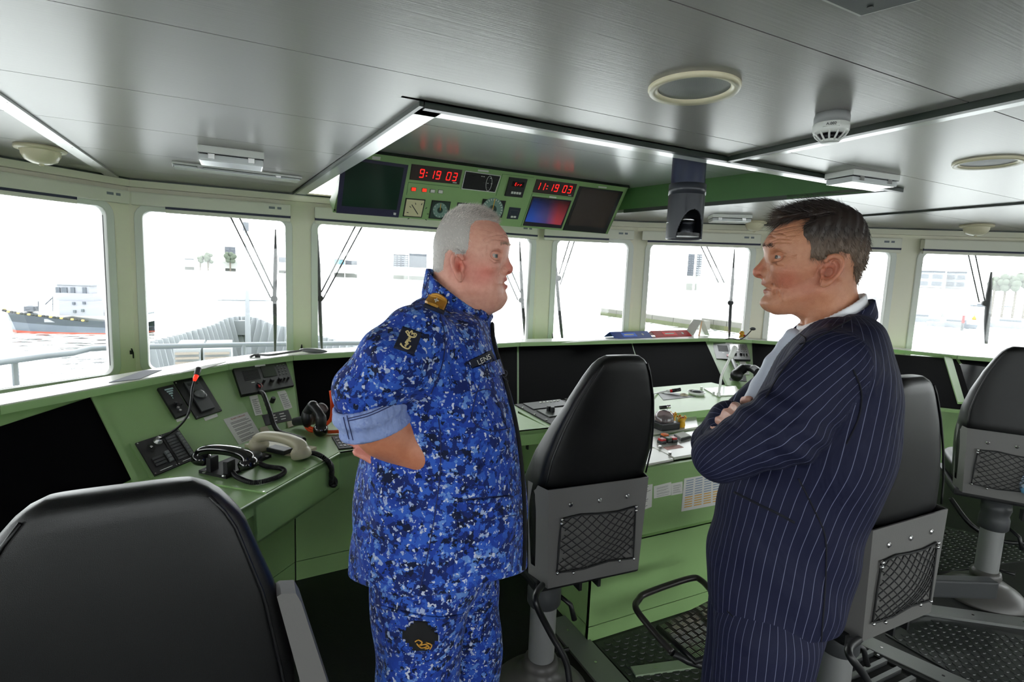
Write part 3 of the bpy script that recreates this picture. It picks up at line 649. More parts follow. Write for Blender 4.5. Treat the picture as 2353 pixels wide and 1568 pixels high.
# ================================================================ ceiling fittings
def dome(x, y, r, label):
    p = atz(x, y, ZC); d = thing('ceiling_lamp', label, 'lamp', p)
    MB().lathe(p, [(0, 0), (r, 0), (r*1.02, -.012), (r*.98, -.02), (r*.8, -.022)], (0, 0, 1), 32).build('lamp_base', LIGHTCR, d)
    MB().lathe(p, [(r*.78, -.02), (r*.76, -.045), (r*.62, -.075), (r*.35, -.09), (0, -.094)], (0, 0, 1), 32).build('lamp_dome', mat('ivory_diffuser', (240, 230, 200), .3), d)
    MB().lathe(p, [(.012, -.09), (.012, -.1), (0, -.104)], (0, 0, 1), 12).build('finial', LIGHTCR, d)
dome(93, 338, .115, 'round ivory dome lamp beside the aluminium ceiling strip')
dome(2245, 517, .12, 'round ivory dome lamp above the starboard window')
dome(1735, 509, .105, 'round ivory dome lamp near dark hair and hanging tube')
def ceilspk(x, y, r, label):
    p = atz(x, y, ZC); d = thing('ceiling_loudspeaker', label, 'loudspeaker', p)
    MB().lathe(p, [(r, 0), (r, -.006), (r*.97, -.014), (r*.82, -.01), (r*.78, -.002), (r*.78, .01)], (0, 0, 1), 56).build('rim', LIGHTCR, d)
    g = mat('perforated_grille', (150, 150, 150), .5, metal=.3)
    if not g.get('holes'):
        g['holes'] = 1; nt = g.node_tree; b = nt.nodes['Principled BSDF']; tc = nt.nodes.new('ShaderNodeTexCoord'); vo = nt.nodes.new('ShaderNodeTexVoronoi'); vo.inputs['Scale'].default_value = 300; vo.inputs['Randomness'].default_value = 0
        cr = nt.nodes.new('ShaderNodeValToRGB'); cr.color_ramp.elements[0].position = .3; cr.color_ramp.elements[0].color = (.06, .06, .06, 1); cr.color_ramp.elements[1].position = .42; cr.color_ramp.elements[1].color = (.42, .42, .42, 1)
        nt.links.new(tc.outputs['Object'], vo.inputs['Vector']); nt.links.new(vo.outputs['Distance'], cr.inputs[0]); nt.links.new(cr.outputs[0], b.inputs['Base Color'])
    MB().lathe(p, [(0, -.004), (r*.8, -.002)], (0, 0, 1), 48).build('grille', g, d)
ceilspk(1594, 201, .138, 'round ceiling loudspeaker with ivory rim and grey grille ahead of smoke detector')
ceilspk(2270, 372, .13, 'round ceiling loudspeaker with ivory rim seen nearly edge-on to starboard')
# smoke detector
p = atz(1913, 262, ZC); sd = thing('smoke_detector', 'white smoke detector marked A.002 on grey base', 'smoke detector', p); r = .056
MB().lathe(p, [(0, 0), (r*.95, 0), (r*1.0, -.012), (r*1.0, -.034), (0, -.034)], (0, 0, 1), 40).build('base', mat('detector_grey', (150, 150, 150), .4), sd)
MB().lathe(p, [(r*.98, -.034), (r*1.02, -.036), (r*1.02, -.058), (r*.9, -.068), (r*.78, -.070)], (0, 0, 1), 40).build('body', WHITE, sd)
MB().lathe(p, [(0, -.07), (r*.62, -.07), (r*.5, -.088), (0, -.088)], (0, 0, 1), 32).build('sensor_chamber', BLACKP, sd)
for k in range(12):
    a = 2*math.pi*k/12; d1 = Vector((math.cos(a), math.sin(a), 0))
    MB().tube([p+d1*r*.93+Vector((0, 0, -.064)), p+d1*r*.80+Vector((0, 0, -.076)), p+d1*r*.56+Vector((0, 0, -.088)), p+d1*r*.5+Vector((0, 0, -.092))], .0034, 6).build('rib', WHITE, sd)
MB().lathe(p, [(0, -.096), (r*.5, -.096), (r*.56, -.092), (r*.5, -.086), (0, -.086)], (0, 0, 1), 32).build('cap', WHITE, sd)
vv = Vector((-p.x, -p.y, 0)).normalized(); uu = Vector((0, 0, 1)).cross(vv)
MB().box(p+vv*r*1.0+Vector((0, 0, -.046)), (.05, .009, .016), (uu, vv, Vector((0, 0, 1)))).build('label_strip', WHITE, sd)
text('label_text', 'A.002', .013, (p+vv*(r*1.0+.0055)+Vector((0, 0, -.047)), uu, Vector((0, 0, 1))), INK, sd)
# fluorescent fittings
def fitting(name, label, c, L, W, hh, ang, tilt=0):
    c = Vector(c); th = thing(name, label, 'ceiling light', c, 'fluorescent ceiling fittings'); u = Vector((math.cos(ang), math.sin(ang), 0)); w = Vector((-u.y, u.x, 0))
    MB().rbox(c-up*hh*.25, (L, W, hh*.5), .006, (u, w, up)).build('housing', WHITE, th)
    MB().rbox(c-up*hh*.78, (L*.97, W*.9, hh*.45), .008, (u, w, up)).build('diffuser', mat('lamp_diffuser', (226, 228, 230), .12, spec=.7), th)
    MB().box(c-up*hh*.5, (L*.99, W*.96, hh*.06), (u, w, up)).build('reveal', GREYP, th)
    for s in (-1, 1):
        MB().box(c-up*hh*.6+u*s*L*.3-w*W*.46, (.03, .008, hh*.5), (u, w, up)).build('clip', CHROME, th)
    return th
c = (atz(454, 330, ZC)+atz(605, 352, ZC))/2; fitting('box_light', 'square white light fitting with clips in front of long low fitting', c+Vector((0, .09, 0)), .31, .2, .075, 0)
c = (atz(393, 372, ZC)+atz(692, 408, ZC))/2; fitting('strip_light', 'long low white strip light near the window wall', c+Vector((0, .02, 0)), .74, .14, .03, .08)
c = (atz(1910, 396, ZC)+atz(2070, 400, ZC))/2+Vector((.02, .03, 0)); g = fitting('box_light', 'bright clear light fitting beside the recess lip', c, .33, .17, .06, -.12)
fitting('box_light', 'white light fitting beyond the hanging tube near starboard window', atz(1690, 490, ZC)+Vector((.1, .15, 0)), .33, .2, .06, -.6)
# square ceiling plate at the top edge
q = [atz(x, y, ZC) for x, y in ((1905, -2), (1976, 29), (2090, -2))]; c = (q[0]+q[2])/2
u1 = (q[0]-q[1]).normalized()*.30; u2 = (q[2]-q[1]).normalized()*.30
vp = thing('ceiling_vent', 'square grey ceiling plate with white edge', 'vent', q[1])
MB().prism([q[1], q[1]+u2, q[1]+u1+u2, q[1]+u1], (0, 0, -.008)).build('frame', WHITE, vp)
i1, i2 = u1.normalized(), u2.normalized()
MB().prism([q[1]+i1*.008+i2*.008, q[1]+u2-i2*.008+i1*.008, q[1]+u1+u2-i1*.008-i2*.008, q[1]+u1-i1*.008+i2*.008], (0, 0, -.010)).build('plate', GREYP, vp)
MB().cyl(q[1]+i1*.04+i2*.04-up*.012, q[1]+i1*.04+i2*.04-up*.008, .006, 10).build('screw', BLACKP, vp)
# ================================================================ wipers outside the glass
WIPM = mat('wiper_black', (12, 14, 17), .6)
def wiper(frm, blade, hub, rods, label, wide=.017):
    a, u, v, n = frm; pl = (a-n*.09, n); th = thing('window_wiper', label, 'wiper', atpl(*hub, pl))
    b = [atpl(x, y, pl) for x, y in blade]
    MB().tube(b, [wide*.3]+[wide]*(len(b)-2)+[wide*.5], 6).build('blade', WIPM, th)
    h = atpl(*hub, pl)
    MB().lathe(h+n*.01, [(0, -.01), (.028, -.01), (.028, .01), (0, .01)], n, 14, False).build('hub', WIPM, th)
    for r0, r1 in rods:
        p0, p1 = atpl(*r0, pl), atpl(*r1, pl); MB().tube([p0+(p0-p1)*.02, p0+(p1-p0)*.12, p1], [.009, .0058, .0058], 6).build('arm', WIPM, th)
wiper(fr_front, [(633, 527), (633, 600), (631, 680), (632, 740), (632, 815)], (630, 687), [((527, 493), (622, 685)), ((547, 493), (628, 665))], 'black wiper with parallel arms on the bow window')
wiper(fr_front, [(729, 527), (731, 600), (734, 680), (737, 760), (740, 812)], (735, 686), [((819, 515), (738, 672)), ((834, 517), (742, 688))], 'black wiper on central window left of the camouflage uniform')
wiper(fr_front, [(1194, 555), (1198, 640), (1201, 700), (1206, 760), (1210, 800)], (1197, 690), [((1150, 600), (1190, 690)), ((1165, 600), (1196, 672))], 'black wiper behind the grey-haired face')
wiper(fr_fs, [(1273, 552), (1279, 640), (1284, 700), (1290, 760), (1294, 795)], (1283, 640), [((1310, 548), (1285, 630)), ((1322, 548), (1287, 655))], 'black wiper in narrow window left of the hanging tube')
wiper(fr_star, [(1688, 572), (1683, 650), (1679, 700), (1677, 740), (1675, 790)], (1678, 696), [((1609, 562), (1651, 650)), ((1622, 562), (1664, 650))], 'thin wiper in window left of the dark-haired head')
wiper(fr_star, [(2278, 625), (2272, 680), (2268, 740), (2266, 790)], (2262, 697), [((2224, 580), (2250, 695)), ((2240, 580), (2263, 692))], 'short thick wiper with twin arms on the starboard window', .026)
# ================================================================ instruments on the port console
def Z3(x, y): return (290+x/5.6, 840+y/5.6)
def Z4(x, y): return (430+x/5.227, 940+y/5.227)
def Z5(x, y): return (400+x/5.227, 780+y/5.227)
def Z6(x, y): return (1170+x/4.802, 860+y/4.804)
def Z7(x, y): return (1480+x/7.84, 740+y/7.84)
def coil(pts, R, r, pitch, seg=5, per=10):
    """coiled cord along a polyline"""
    P = [Vector(p) for p in pts]; S = []
    for i in range(len(P)-1):                                        # Catmull-Rom resample
        p0, p1, p2, p3 = P[max(i-1, 0)], P[i], P[i+1], P[min(i+2, len(P)-1)]
        for k in range(12):
            t = k/12; S.append(.5*((2*p1)+(p2-p0)*t+(2*p0-5*p1+4*p2-p3)*t*t+(3*p1-p0-3*p2+p3)*t**3))
    S.append(P[-1]); out = []; dist = 0; un = None; L = [0]
    for a, b in zip(S, S[1:]): L.append(L[-1]+(b-a).length)
    N = int(L[-1]/pitch*per); j = 0
    for k in range(N+1):
        s = L[-1]*k/N
        while j < len(S)-2 and L[j+1] < s: j += 1
        a, b = S[j], S[j+1]; t = (b-a).normalized(); p = a.lerp(b, (s-L[j])/max(1e-9, L[j+1]-L[j]))
        un = t.orthogonal().normalized() if un is None else (un-t*un.dot(t)).normalized(); w = t.cross(un); q = 2*math.pi*s/pitch
        out.append(p+(un*math.cos(q)+w*math.sin(q))*R)
    return MB().tube(out, r, seg)
def smooth(pts, k=8):
    P = [Vector(p) for p in pts]; S = []
    for i in range(len(P)-1):
        p0, p1, p2, p3 = P[max(i-1, 0)], P[i], P[i+1], P[min(i+2, len(P)-1)]
        for j in range(k):
            t = j/k; S.append(.5*((2*p1)+(p2-p0)*t+(2*p0-5*p1+4*p2-p3)*t*t+(3*p1-p0-3*p2+p3)*t**3))
    return S+[P[-1]]
nA_ = Vector(A.pl[1])
def knob(c, n, r, h, m, parent, name='knob'): return MB().lathe(c, [(r, -.001), (r, h*.8), (r*.85, h), (0, h)], n, 18, False).build(name, m, parent)
# level meter with falling bars
q = zq(Z3, (393, 318), (600, 268), (818, 628), (628, 700)); f = quadmap(A.pl, q); lm = slab('level_meter', q, A.pl, .012, BLACKM, A.th)
for k in range(5): MB().add(*patch(f, .30+.05*k, .10+.075*k, .82-.09*k, .145+.075*k, .0015, 0, .012)).build('bar', mat('pale_bar', (168, 196, 196), .4), lm)
for s, t in ((.42, .62), (.5, .72), (.62, .70)): knob(f(s, t, .012), nA_, .008, .012, BLACKP, lm)
for s, t in ((.42, .76), (.44, .86)): knob(f(s, t, .012), nA_, .006, .008, ALU, lm, 'toggle')
# trackball unit
q = zq(Z3, (605, 222), (960, 150), (1228, 590), (900, 700)); f = quadmap(A.pl, q); tb = slab('trackball_unit', q, A.pl, .006, BLACKP, A.th)
MB().add(*patch(f, .26, .1, .78, .9, .008, 0, .006)).build('inner_plate', DKGREY, tb)
c = atpl(*Z3(930, 405), A.pl)
MB().ball(c+nA_*.012, .026, 20, 12).build('trackball', mat('ball_grey', (110, 112, 112), .25), tb)
MB().lathe(c+nA_*.014, [(.027, 0), (.033, 0), (.033, .003), (.027, .003)], nA_, 24).build('ball_ring', BLACKP, tb)
for s, t in ((.04, .05), (.96, .04), (.05, .96), (.95, .95)): knob(f(s, t, .006), nA_, .0035, .002, CHROME, tb, 'screw')
for k in range(3): MB().add(*patch(f, .34+.13*k, .16, .43+.13*k, .22, .002, 0, .014)).build('key', BLACKP, tb)
for q in (zq(Z3, (640, 703), (805, 650), (815, 680), (655, 732)), zq(Z3, (995, 678), (1165, 622), (1180, 660), (1018, 718))): slab('name_tag', q, A.pl, .002, PAPER, A.th)
# intercom panel with key rows and gooseneck microphone
slab('mounting_plate', zq(Z3, (40, 1020), (690, 805), (925, 1235), (330, 1500)), A.pl, .006, GREEN, A.th)
q = zq(Z3, (105, 1030), (660, 845), (905, 1215), (355, 1450)); f = quadmap(A.pl, q); ic = slab('intercom_panel', q, A.pl, .012, BLACKM, A.th)
MB().add(*patch(f, .535, .02, .545, .98, .001, 0, .012)).build('panel_joint', BLACKG, ic)
KEYC = mat('clear_key', (120, 124, 124), .1, spec=.8)
for k in range(8):
    MB().add(*patch(f, .60, .14+.094*k, .83, .21+.094*k, .003, 0, .012)).build('key_label', DKGREY, ic)
    MB().add(*patch(f, .655, .165+.094*k, .74, .18+.094*k, .0005, 0, .015)).build('key_print', GREYP, ic)
    MB().add(*patch(f, .88, .12+.097*k, .955, .205+.097*k, .008, 0, .012)).build('key', KEYC, ic)
for k in range(3):
    MB().add(*patch(f, .12, .56+.09*k, .36, .62+.09*k, .003, 0, .012)).build('key_label', DKGREY, ic)
    MB().add(*patch(f, .41, .52+.11*k, .50, .61+.11*k, .008, 0, .012)).build('key', KEYC, ic)
mb = MB()
for i in range(-4, 5):
    for j in range(-4, 5):
        if i*i+j*j < 18: mb.box(f(.22+.022*i, .28+.028*j, .0125), (.002, .002, .002))
mb.build('speaker_grille', RUBBER, ic)['kind'] = 'stuff'
knob(f(.235, .26, .012), nA_, .006, .006, CHROME, ic)
for s, t in ((.03, .04), (.97, .05), (.03, .96), (.97, .95), (.5, .96), (.56, .96), (.5, .03), (.56, .03)): knob(f(s, t, .012), nA_, .0035, .002, CHROME, ic, 'screw')
MB().add(*patch(f, .14, .93, .42, .945, .0006, 0, .012)).build('maker_mark', WHITE, ic)
MB().add(*patch(f, .66, .93, .88, .945, .0006, 0, .012)).build('maker_mark', WHITE, ic)
mc = thing('gooseneck_microphone', 'black gooseneck microphone with red ring rising from the port intercom panel', 'microphone', atpl(*Z3(395, 1010), A.pl))
b0 = atpl(*Z3(395, 1010), A.pl); db = -(RW.T@(np.array(b0)-EYE))[2]
MB().lathe(b0, [(.017, 0), (.017, .014), (.012, .02), (.012, .03), (0, .03)], nA_, 18).build('socket', ALU, mc)
ne = smooth([b0+nA_*.02]+[atd(*Z3(x, y), db-dd) for x, y, dd in ((520, 905, .02), (690, 775, .03), (795, 630, .03), (835, 460, .02), (850, 310, .0), (878, 200, -.02))])
MB().tube(ne, .0048, 8).build('gooseneck', BLACKP, mc)
tp0 = atd(*Z3(885, 172), db+.02); tp1 = atd(*Z3(905, 130), db+.03); tp2 = atd(*Z3(935, 28), db+.05)
MB().tube([ne[-1], tp0, tp1], [.006, .0085, .0095], 12).build('light_ring', REDLIT, mc)
MB().tube([tp1, tp1.lerp(tp2, .1), tp1.lerp(tp2, .9), tp2], [.0095, .0115, .0115, .008], 14).build('capsule', DKGREY, mc)
# checklist sheet
def sheet(q, pl, title, nl, parent=None, label=None, cat='paper', red=True, cols=None, h=.0015):
    o = slab('paper_sheet', q, pl, h, PAPER, parent); f = quadmap(pl, q)
    if title: text('title', title, (f(.5, 1)-f(.5, 0)).length*.055, (f(.55, .09, h+.0003), fr(f, .55, .09)[1], fr(f, .55, .09)[2]), REDINK if red else INK, o, .0002)
    mb = MB(); rnd = random.Random(nl)
    for k in range(nl):
        t = .2+.74*k/nl
        if k % 3 == 2: continue
        mb.add(*patch(f, .16+.0*k, t, .16+.5+.3*rnd.random(), t+.013, .0003, 0, h))
    b = mb.build('print_lines', INK, o); b['kind'] = 'stuff'
    if label: tag(o, label, cat)
    return o
sheet(zq(Z5, (590, 965), (878, 875), (1055, 1165), (785, 1283)), A.pl, '7B SAFE CHECKLIST', 17, None, 'white checklist sheet with red title on the port console slope')
# ---------------------------------------------------------------- corner radio
def radio(sec, Z, q, tags, papers, kn, plate_q, ivory, red, lab):
    n = Vector(sec.pl[1]); f = quadmap(sec.pl, q); r = slab('radio_set', q, sec.pl, .016, BLACKP, sec.th); r['label'] = 'black radio with screen, keypad and red button'
    MB().add(*patch(f, .48, .06, .74, .52, .002, 0, .016)).build('screen', mat('radio_screen', (34, 34, 34), .15), r)
    for i in range(3):
        for j in range(4): MB().add(*patch(f, .79+.065*i, .1+.12*j, .815+.065*i, .15+.12*j, .003, 0, .016)).build('key', GREYP, r)
    for s, t, rr in ((.6, .7, .012), (.76, .7, .012), (.45, .68, .007), (.84, .72, .006), (.92, .72, .006)): knob(f(s, t, .016), n, rr, .016, BLACKP, r)
    MB().add(*patch(f, .33, .74, .40, .86, .004, 0, .016)).build('red_button', REDPL, r)
    MB().add(*patch(f, .23, .62, .29, .65, .001, 0, .016)).build('maker_mark', WHITE, r)
    mb = MB()
    for k in range(9): mb.add(*patch(f, .13, .16+.045*k, .42, .175+.045*k, .0015, 0, .016))
    mb.build('speaker_slots', RUBBER, r)['kind'] = 'stuff'
    for t in tags: slab('name_tag', t, sec.pl, .018, PAPER, sec.th)
    for i, t in enumerate(papers): sheet(t, sec.pl, None, 22, None, ('narrow printed note left of a black knob below the %s radio' if i == 0 else 'narrow printed note right of a black knob below the %s radio') % lab)
    knob(atpl(*kn, sec.pl), n, .012, .03, BLACKP, sec.th)
    p = slab('name_plate', plate_q, sec.pl, .002, BLACKM, sec.th); f2 = quadmap(sec.pl, plate_q)
    for i in range(2):
        for j in range(3): MB().add(*patch(f2, .28+.33*i, .2+.25*j, .46+.33*i+.03*(j == 1), .27+.25*j, .0005, 0, .002)).build('engraved_word', WHITE, p)
    for t in ivory: slab('ivory_tag', t, sec.pl, .006, IVORY, sec.th)
radio(B, Z5, zq(Z5, (697, 382), (1330, 297), (1430, 578), (800, 695)), [zq(Z5, (958, 340), (1082, 328), (1086, 350), (962, 362))],
      [zq(Z5, (903, 690), (1000, 670), (1062, 905), (975, 920)), zq(Z5, (1235, 632), (1338, 612), (1420, 825), (1325, 852))], Z5(1175, 755),
      zq(Z5, (1055, 915), (1370, 850), (1418, 975), (1100, 1040)), [zq(Z5, (1025, 1075), (1110, 1050), (1155, 1130), (1050, 1168)), zq(Z5, (1352, 1003), (1465, 978), (1485, 1030), (1370, 1070))], 1, 'port')
radio(E_, Z7, zq(Z7, (1225, 405), (1845, 430), (1918, 710), (1300, 690)), [zq(Z7, (1465, 405), (1588, 410), (1590, 428), (1466, 424))],
      [zq(Z7, (1395, 705), (1500, 712), (1575, 940), (1480, 930)), zq(Z7, (1715, 715), (1830, 718), (1900, 948), (1780, 945))], Z7(1655, 815),
      zq(Z7, (1510, 950), (1830, 965), (1850, 1075), (1545, 1060)), [], 1, 'starboard')
# handset cable of the port radio
d0 = 3.05
hs = thing('radio_handset', 'black radio handset on thick ribbed cable beside the orange cord', 'handset', atz(*Z5(1700, 1150), ZD))
hp = smooth([atpl(*Z5(1005, 690), B.pl)+Vector(B.pl[1])*.03, atpl(*Z5(1040, 760), B.pl)+Vector(B.pl[1])*.05, atpl(*Z5(1110, 960), B.pl)+Vector(B.pl[1])*.05, atpl(*Z5(1180, 1090), B.pl)+Vector(B.pl[1])*.03, atz(*Z5(1270, 1150), ZD)+up*.014, atz(*Z5(1420, 1195), ZD)+up*.014, atz(*Z5(1565, 1245), ZD)+up*.014])
MB().tube(hp, [.0125*(1 if i % 2 else .85) for i in range(len(hp))], 10).build('ribbed_cable', BLACKP, hs)
MB().tube(smooth([atpl(*Z5(985, 560), B.pl)+Vector(B.pl[1])*.02, atpl(*Z5(1025, 620), B.pl)+Vector(B.pl[1])*.035, atpl(*Z5(1005, 690), B.pl)+Vector(B.pl[1])*.03]), .004, 6).build('lead', BLACKP, hs)
h0 = atz(*Z5(1600, 1120), ZD); h1 = atz(*Z5(1760, 1170), ZD)
MB().tube(smooth([h0+up*.10, h0+up*.135+Vector((.02, -.02, 0)), h0.lerp(h1, .5)+up*.14, h1+up*.10, h1+up*.045]), [.024]*8+[.026]*8+[.022]*8+[.026]*8+[.03], 12).build('handle', BLACKP, hs)
MB().ball(h0+up*.075, (.03, .03, .05), 16, 10).build('earpiece', BLACKP, hs)
MB().ball(h1+up*.034, (.036, .036, .034), 16, 10).build('mouthpiece', BLACKG, hs)
tq = atz(*Z5(1815, 1095), ZD)
gt = thing('signal_lamp', 'grey open-ended tube lying against the dark panel with orange cord', 'lamp', tq)
MB().tube([tq+Vector((-.14, .1, .03)), tq+Vector((-.06, .05, .05)), tq+Vector((-.01, .0, .12))], [.02, .03, .028], 14).build('barrel', DKGREY, gt)
MB().lathe(tq+Vector((-.01, 0, .12)), [(.02, .002), (.029, .002), (.03, -.012)], Vector((.05, -.05, .07)), 18).build('rim', GREYP, gt)
oc = thing('orange_cord', 'bright orange cord looped on the console desk beside the rolled sleeve', 'cord', tq)
ORC = mat('orange_cord', (250, 84, 20), .6)
MB().tube(smooth([tq+Vector((.03, .02, .20)), tq+Vector((.035, .01, .12)), tq+Vector((.02, -.01, .05)), tq+Vector((-.06, -.03, .012)), tq+Vector((-.09, .0, .03)), tq+Vector((-.03, -.05, .012)), tq+Vector((.05, -.08, .012)), tq+Vector((.12, -.05, .012))]), .009, 8).build('cord', ORC, oc)
MB().tube(smooth([tq+Vector((.05, .0, .2)), tq+Vector((.06, -.02, .1)), tq+Vector((.07, -.05, .012)), tq+Vector((.13, -.08, .012))]), .009, 8).build('cord', ORC, oc)
q = zq(Z5, (1893, 1178), (2120, 1150), (2250, 1300), (1980, 1330)); kp = slab('keypad_panel', q, pz, .006, BLACKM, B.th); f = quadmap(pz, q)
for i in range(5):
    for j in range(4): MB().add(*patch(f, .1+.17*i, .15+.2*j, .22+.17*i, .28+.2*j, .002, 0, .006)).build('key', DKGREY, kp)
# ---------------------------------------------------------------- telephones
PZ1 = (Vector((0, 0, ZD+.006)), Vector((0, 0, 1)))
def zt(Z, x, y, h=0.): return atz(*Z(x, y), ZD+.006+h)
tl = thing('telephone', 'glossy black telephone with coiled cord on the port desk', 'telephone', zt(Z4, 520, 720))
slab('base_plate', zq(Z4, (140, 772), (470, 845), (1012, 580), (740, 520)), PZ1, .012, BLACKM, tl)
for x, y in ((205, 765), (440, 812), (960, 572)): p = zt(Z4, x, y, .012); MB().cyl(p, p+up*.003, .007, 10).build('screw', ALU, tl)
cr = (zt(Z4, 400, 735)+zt(Z4, 470, 640))/2
axh = (zt(Z4, 700, 700, 0)-zt(Z4, 215, 640, 0)); axh.z = 0; axh.normalize(); axs = Vector((-axh.y, axh.x, 0))
hc = (atz(*Z4(450, 610), ZD+.066))                                       # middle of the handset
MB().rbox(hc-up*.028-axh*.055, (.02, .045, .07), .004, (axh, axs, up)).build('cradle_post', BLACKM, tl)
MB().rbox(hc-up*.03+axh*.02, (.02, .045, .06), .004, (axh, axs, up)).build('cradle_post', BLACKM, tl)
kn_ = zt(Z4, 790, 580, .012); MB().lathe(kn_, [(.036, 0), (.036, .012), (.03, .018), (0, .018)], (0, 0, 1), 24).build('dial_knob', DKGREY, tl)
MB().add(*patch(quadmap(PZ1, zq(Z4, (140, 772), (470, 845), (1012, 580), (740, 520))), .12, .06, .3, .12, .001, 0, .012)).build('maker_mark', WHITE, tl)
def handset(hc, axh, axs, L, m, name, label, capm=None):
    h = thing(name, label, 'handset', hc); k = L/.22
    a, b = hc-axh*L*.42, hc+axh*L*.42
    pts = smooth([a-up*.004*k, a+up*.020*k, a.lerp(b, .2)+up*.033*k, a.lerp(b, .5)+up*.037*k, a.lerp(b, .8)+up*.033*k, b+up*.020*k, b-up*.004*k], 6)
    mb = MB(); n = len(pts); vs = []; fs = []; S = 14
    for i, p in enumerate(pts):
        t = (pts[min(i+1, n-1)]-pts[max(i-1, 0)]).normalized(); w = t.cross(axs).normalized(); fct = abs(i/(n-1)-.5)*2
        rw, rh = (.021+.009*fct**2)*k, (.0165+.008*fct**3)*k
        for q in range(S): a_ = 2*math.pi*q/S; vs.append(p+axs*rw*math.copysign(abs(math.cos(a_))**.7, math.cos(a_))+w*rh*math.copysign(abs(math.sin(a_))**.7, math.sin(a_)))
    for i in range(n-1):
        for q in range(S): fs.append((i*S+q, i*S+(q+1) % S, (i+1)*S+(q+1) % S, (i+1)*S+q))
    mb.add(vs, fs, True); mb.f += [list(range(S))[::-1], [(n-1)*S+q for q in range(S)]]; mb.smooth += [True, True]
    mb.build('grip', m, h)
    for s, e in ((-1, a), (1, b)):
        MB().lathe(e+up*.012*k, [(0, .006*k), (.027*k, 0), (.034*k, -.01*k), (.034*k, -.028*k), (.028*k, -.035*k), (0, -.036*k)], (axh*s*-.25+up).normalized(), 22).build('earpiece' if s < 0 else 'mouthpiece', m, h)
    return h, a, b
h1_, ha, hb = handset(hc, axh, axs, .235, BLACKG, 'telephone_handset', 'glossy black handset resting on the black telephone')
cp = [hb+up*.0+axh*.02, zt(Z4, 840, 645, .012), zt(Z4, 960, 690, .01), zt(Z4, 1130, 715, .01), zt(Z4, 1165, 765, .01), zt(Z4, 1040, 835, .01), zt(Z4, 800, 885, .01), zt(Z4, 600, 820, .01), zt(Z4, 530, 735, .012), zt(Z4, 490, 715, .03)]
coil(cp, .0075, .0022, .0052).build('coiled_cord', BLACKP, h1_)
t2 = thing('telephone', 'ivory telephone base lying on the port desk', 'telephone', zt(Z4, 1100, 480))
slab('base_plate', zq(Z4, (690, 462), (1335, 590), (1557, 492), (930, 380)), PZ1, .014, IVORY, t2)
hc2 = atz(*Z4(1110, 450), ZD+.045); ax2 = (zt(Z4, 1330, 520)-zt(Z4, 860, 425)); ax2.z = 0; ax2.normalize(); as2 = Vector((-ax2.y, ax2.x, 0))
MB().rbox(hc2-up*.016, (.10, .05, .02), .004, (ax2, as2, up)).build('cradle', BLACKP, t2)
h2_, ha, hb = handset(hc2-up*.005, ax2, as2, .27, IVORY, 'telephone_handset', 'ivory handset lying on the ivory telephone base')
fas = (fA, nA)
cp = [hb+ax2*.02, zt(Z4, 1360, 550, .014), zt(Z4, 1500, 530, .012), zt(Z4, 1630, 580, .014)]+[atpl(*Z4(x, y), fas)+nA*.016 for x, y in ((1695, 680), (1690, 790), (1740, 860), (1735, 910), (1695, 905), (1690, 850), (1700, 740), (1660, 640))]
coil(cp, .0085, .0024, .0056).build('coiled_cord', BLACKP, h2_)
# ---------------------------------------------------------------- on the ledge
LZ = ZL+.004; LPL = (Vector((0, 0, LZ)), Vector((0, 0, 1)))
def loose(name, px, label, m=PAPER, cat='paper', h=.002): return tag(slab(name, px, LPL, h, m, None, sink=0), label, cat)
loose('document', [(250, 880), (330, 852), (372, 851), (320, 872)], 'dark sheet of paper lying on the port ledge', mat('dark_paper', (96, 98, 112), .6))  # one even grey tone, darker than the other sheets
loose('document', [(395, 862), (470, 841), (520, 832), (470, 848)], 'white sheet of paper lying on the ledge near the bow window')
loose('document', [(1290, 789), (1390, 783), (1420, 779), (1330, 783)], 'white sheet of paper lying on the ledge left of the blue folder')
lp = thing('ledge_lamp', 'grey gooseneck chart lamp lying on the ledge below the bow window', 'lamp', atz(660, 812, LZ))
def lz(x, y, h=0.): return atz(x, y, LZ)+up*h
MB().tube(smooth([lz(575, 822, .004), lz(590, 820, .012), lz(620, 821, .012), lz(660, 816, .014), lz(700, 812, .02)]), .0065, 8).build('gooseneck', mat('grey_neck', (110, 112, 112), .35, metal=.4), lp)
hl = [lz(698, 812, .02), lz(735, 812, .014)]; dv = (hl[1]-hl[0]).normalized(); sv = Vector((-dv.y, dv.x, 0))
MB().ball(hl[0].lerp(hl[1], .6), (.085, .035, .016), 18, 10, (dv, sv, up)).build('lamp_head', mat('grey_head', (120, 122, 122), .3), lp)
MB().rbox(lz(592, 820, .006), (.03, .02, .02), .004).build('clamp', BLACKP, lp)
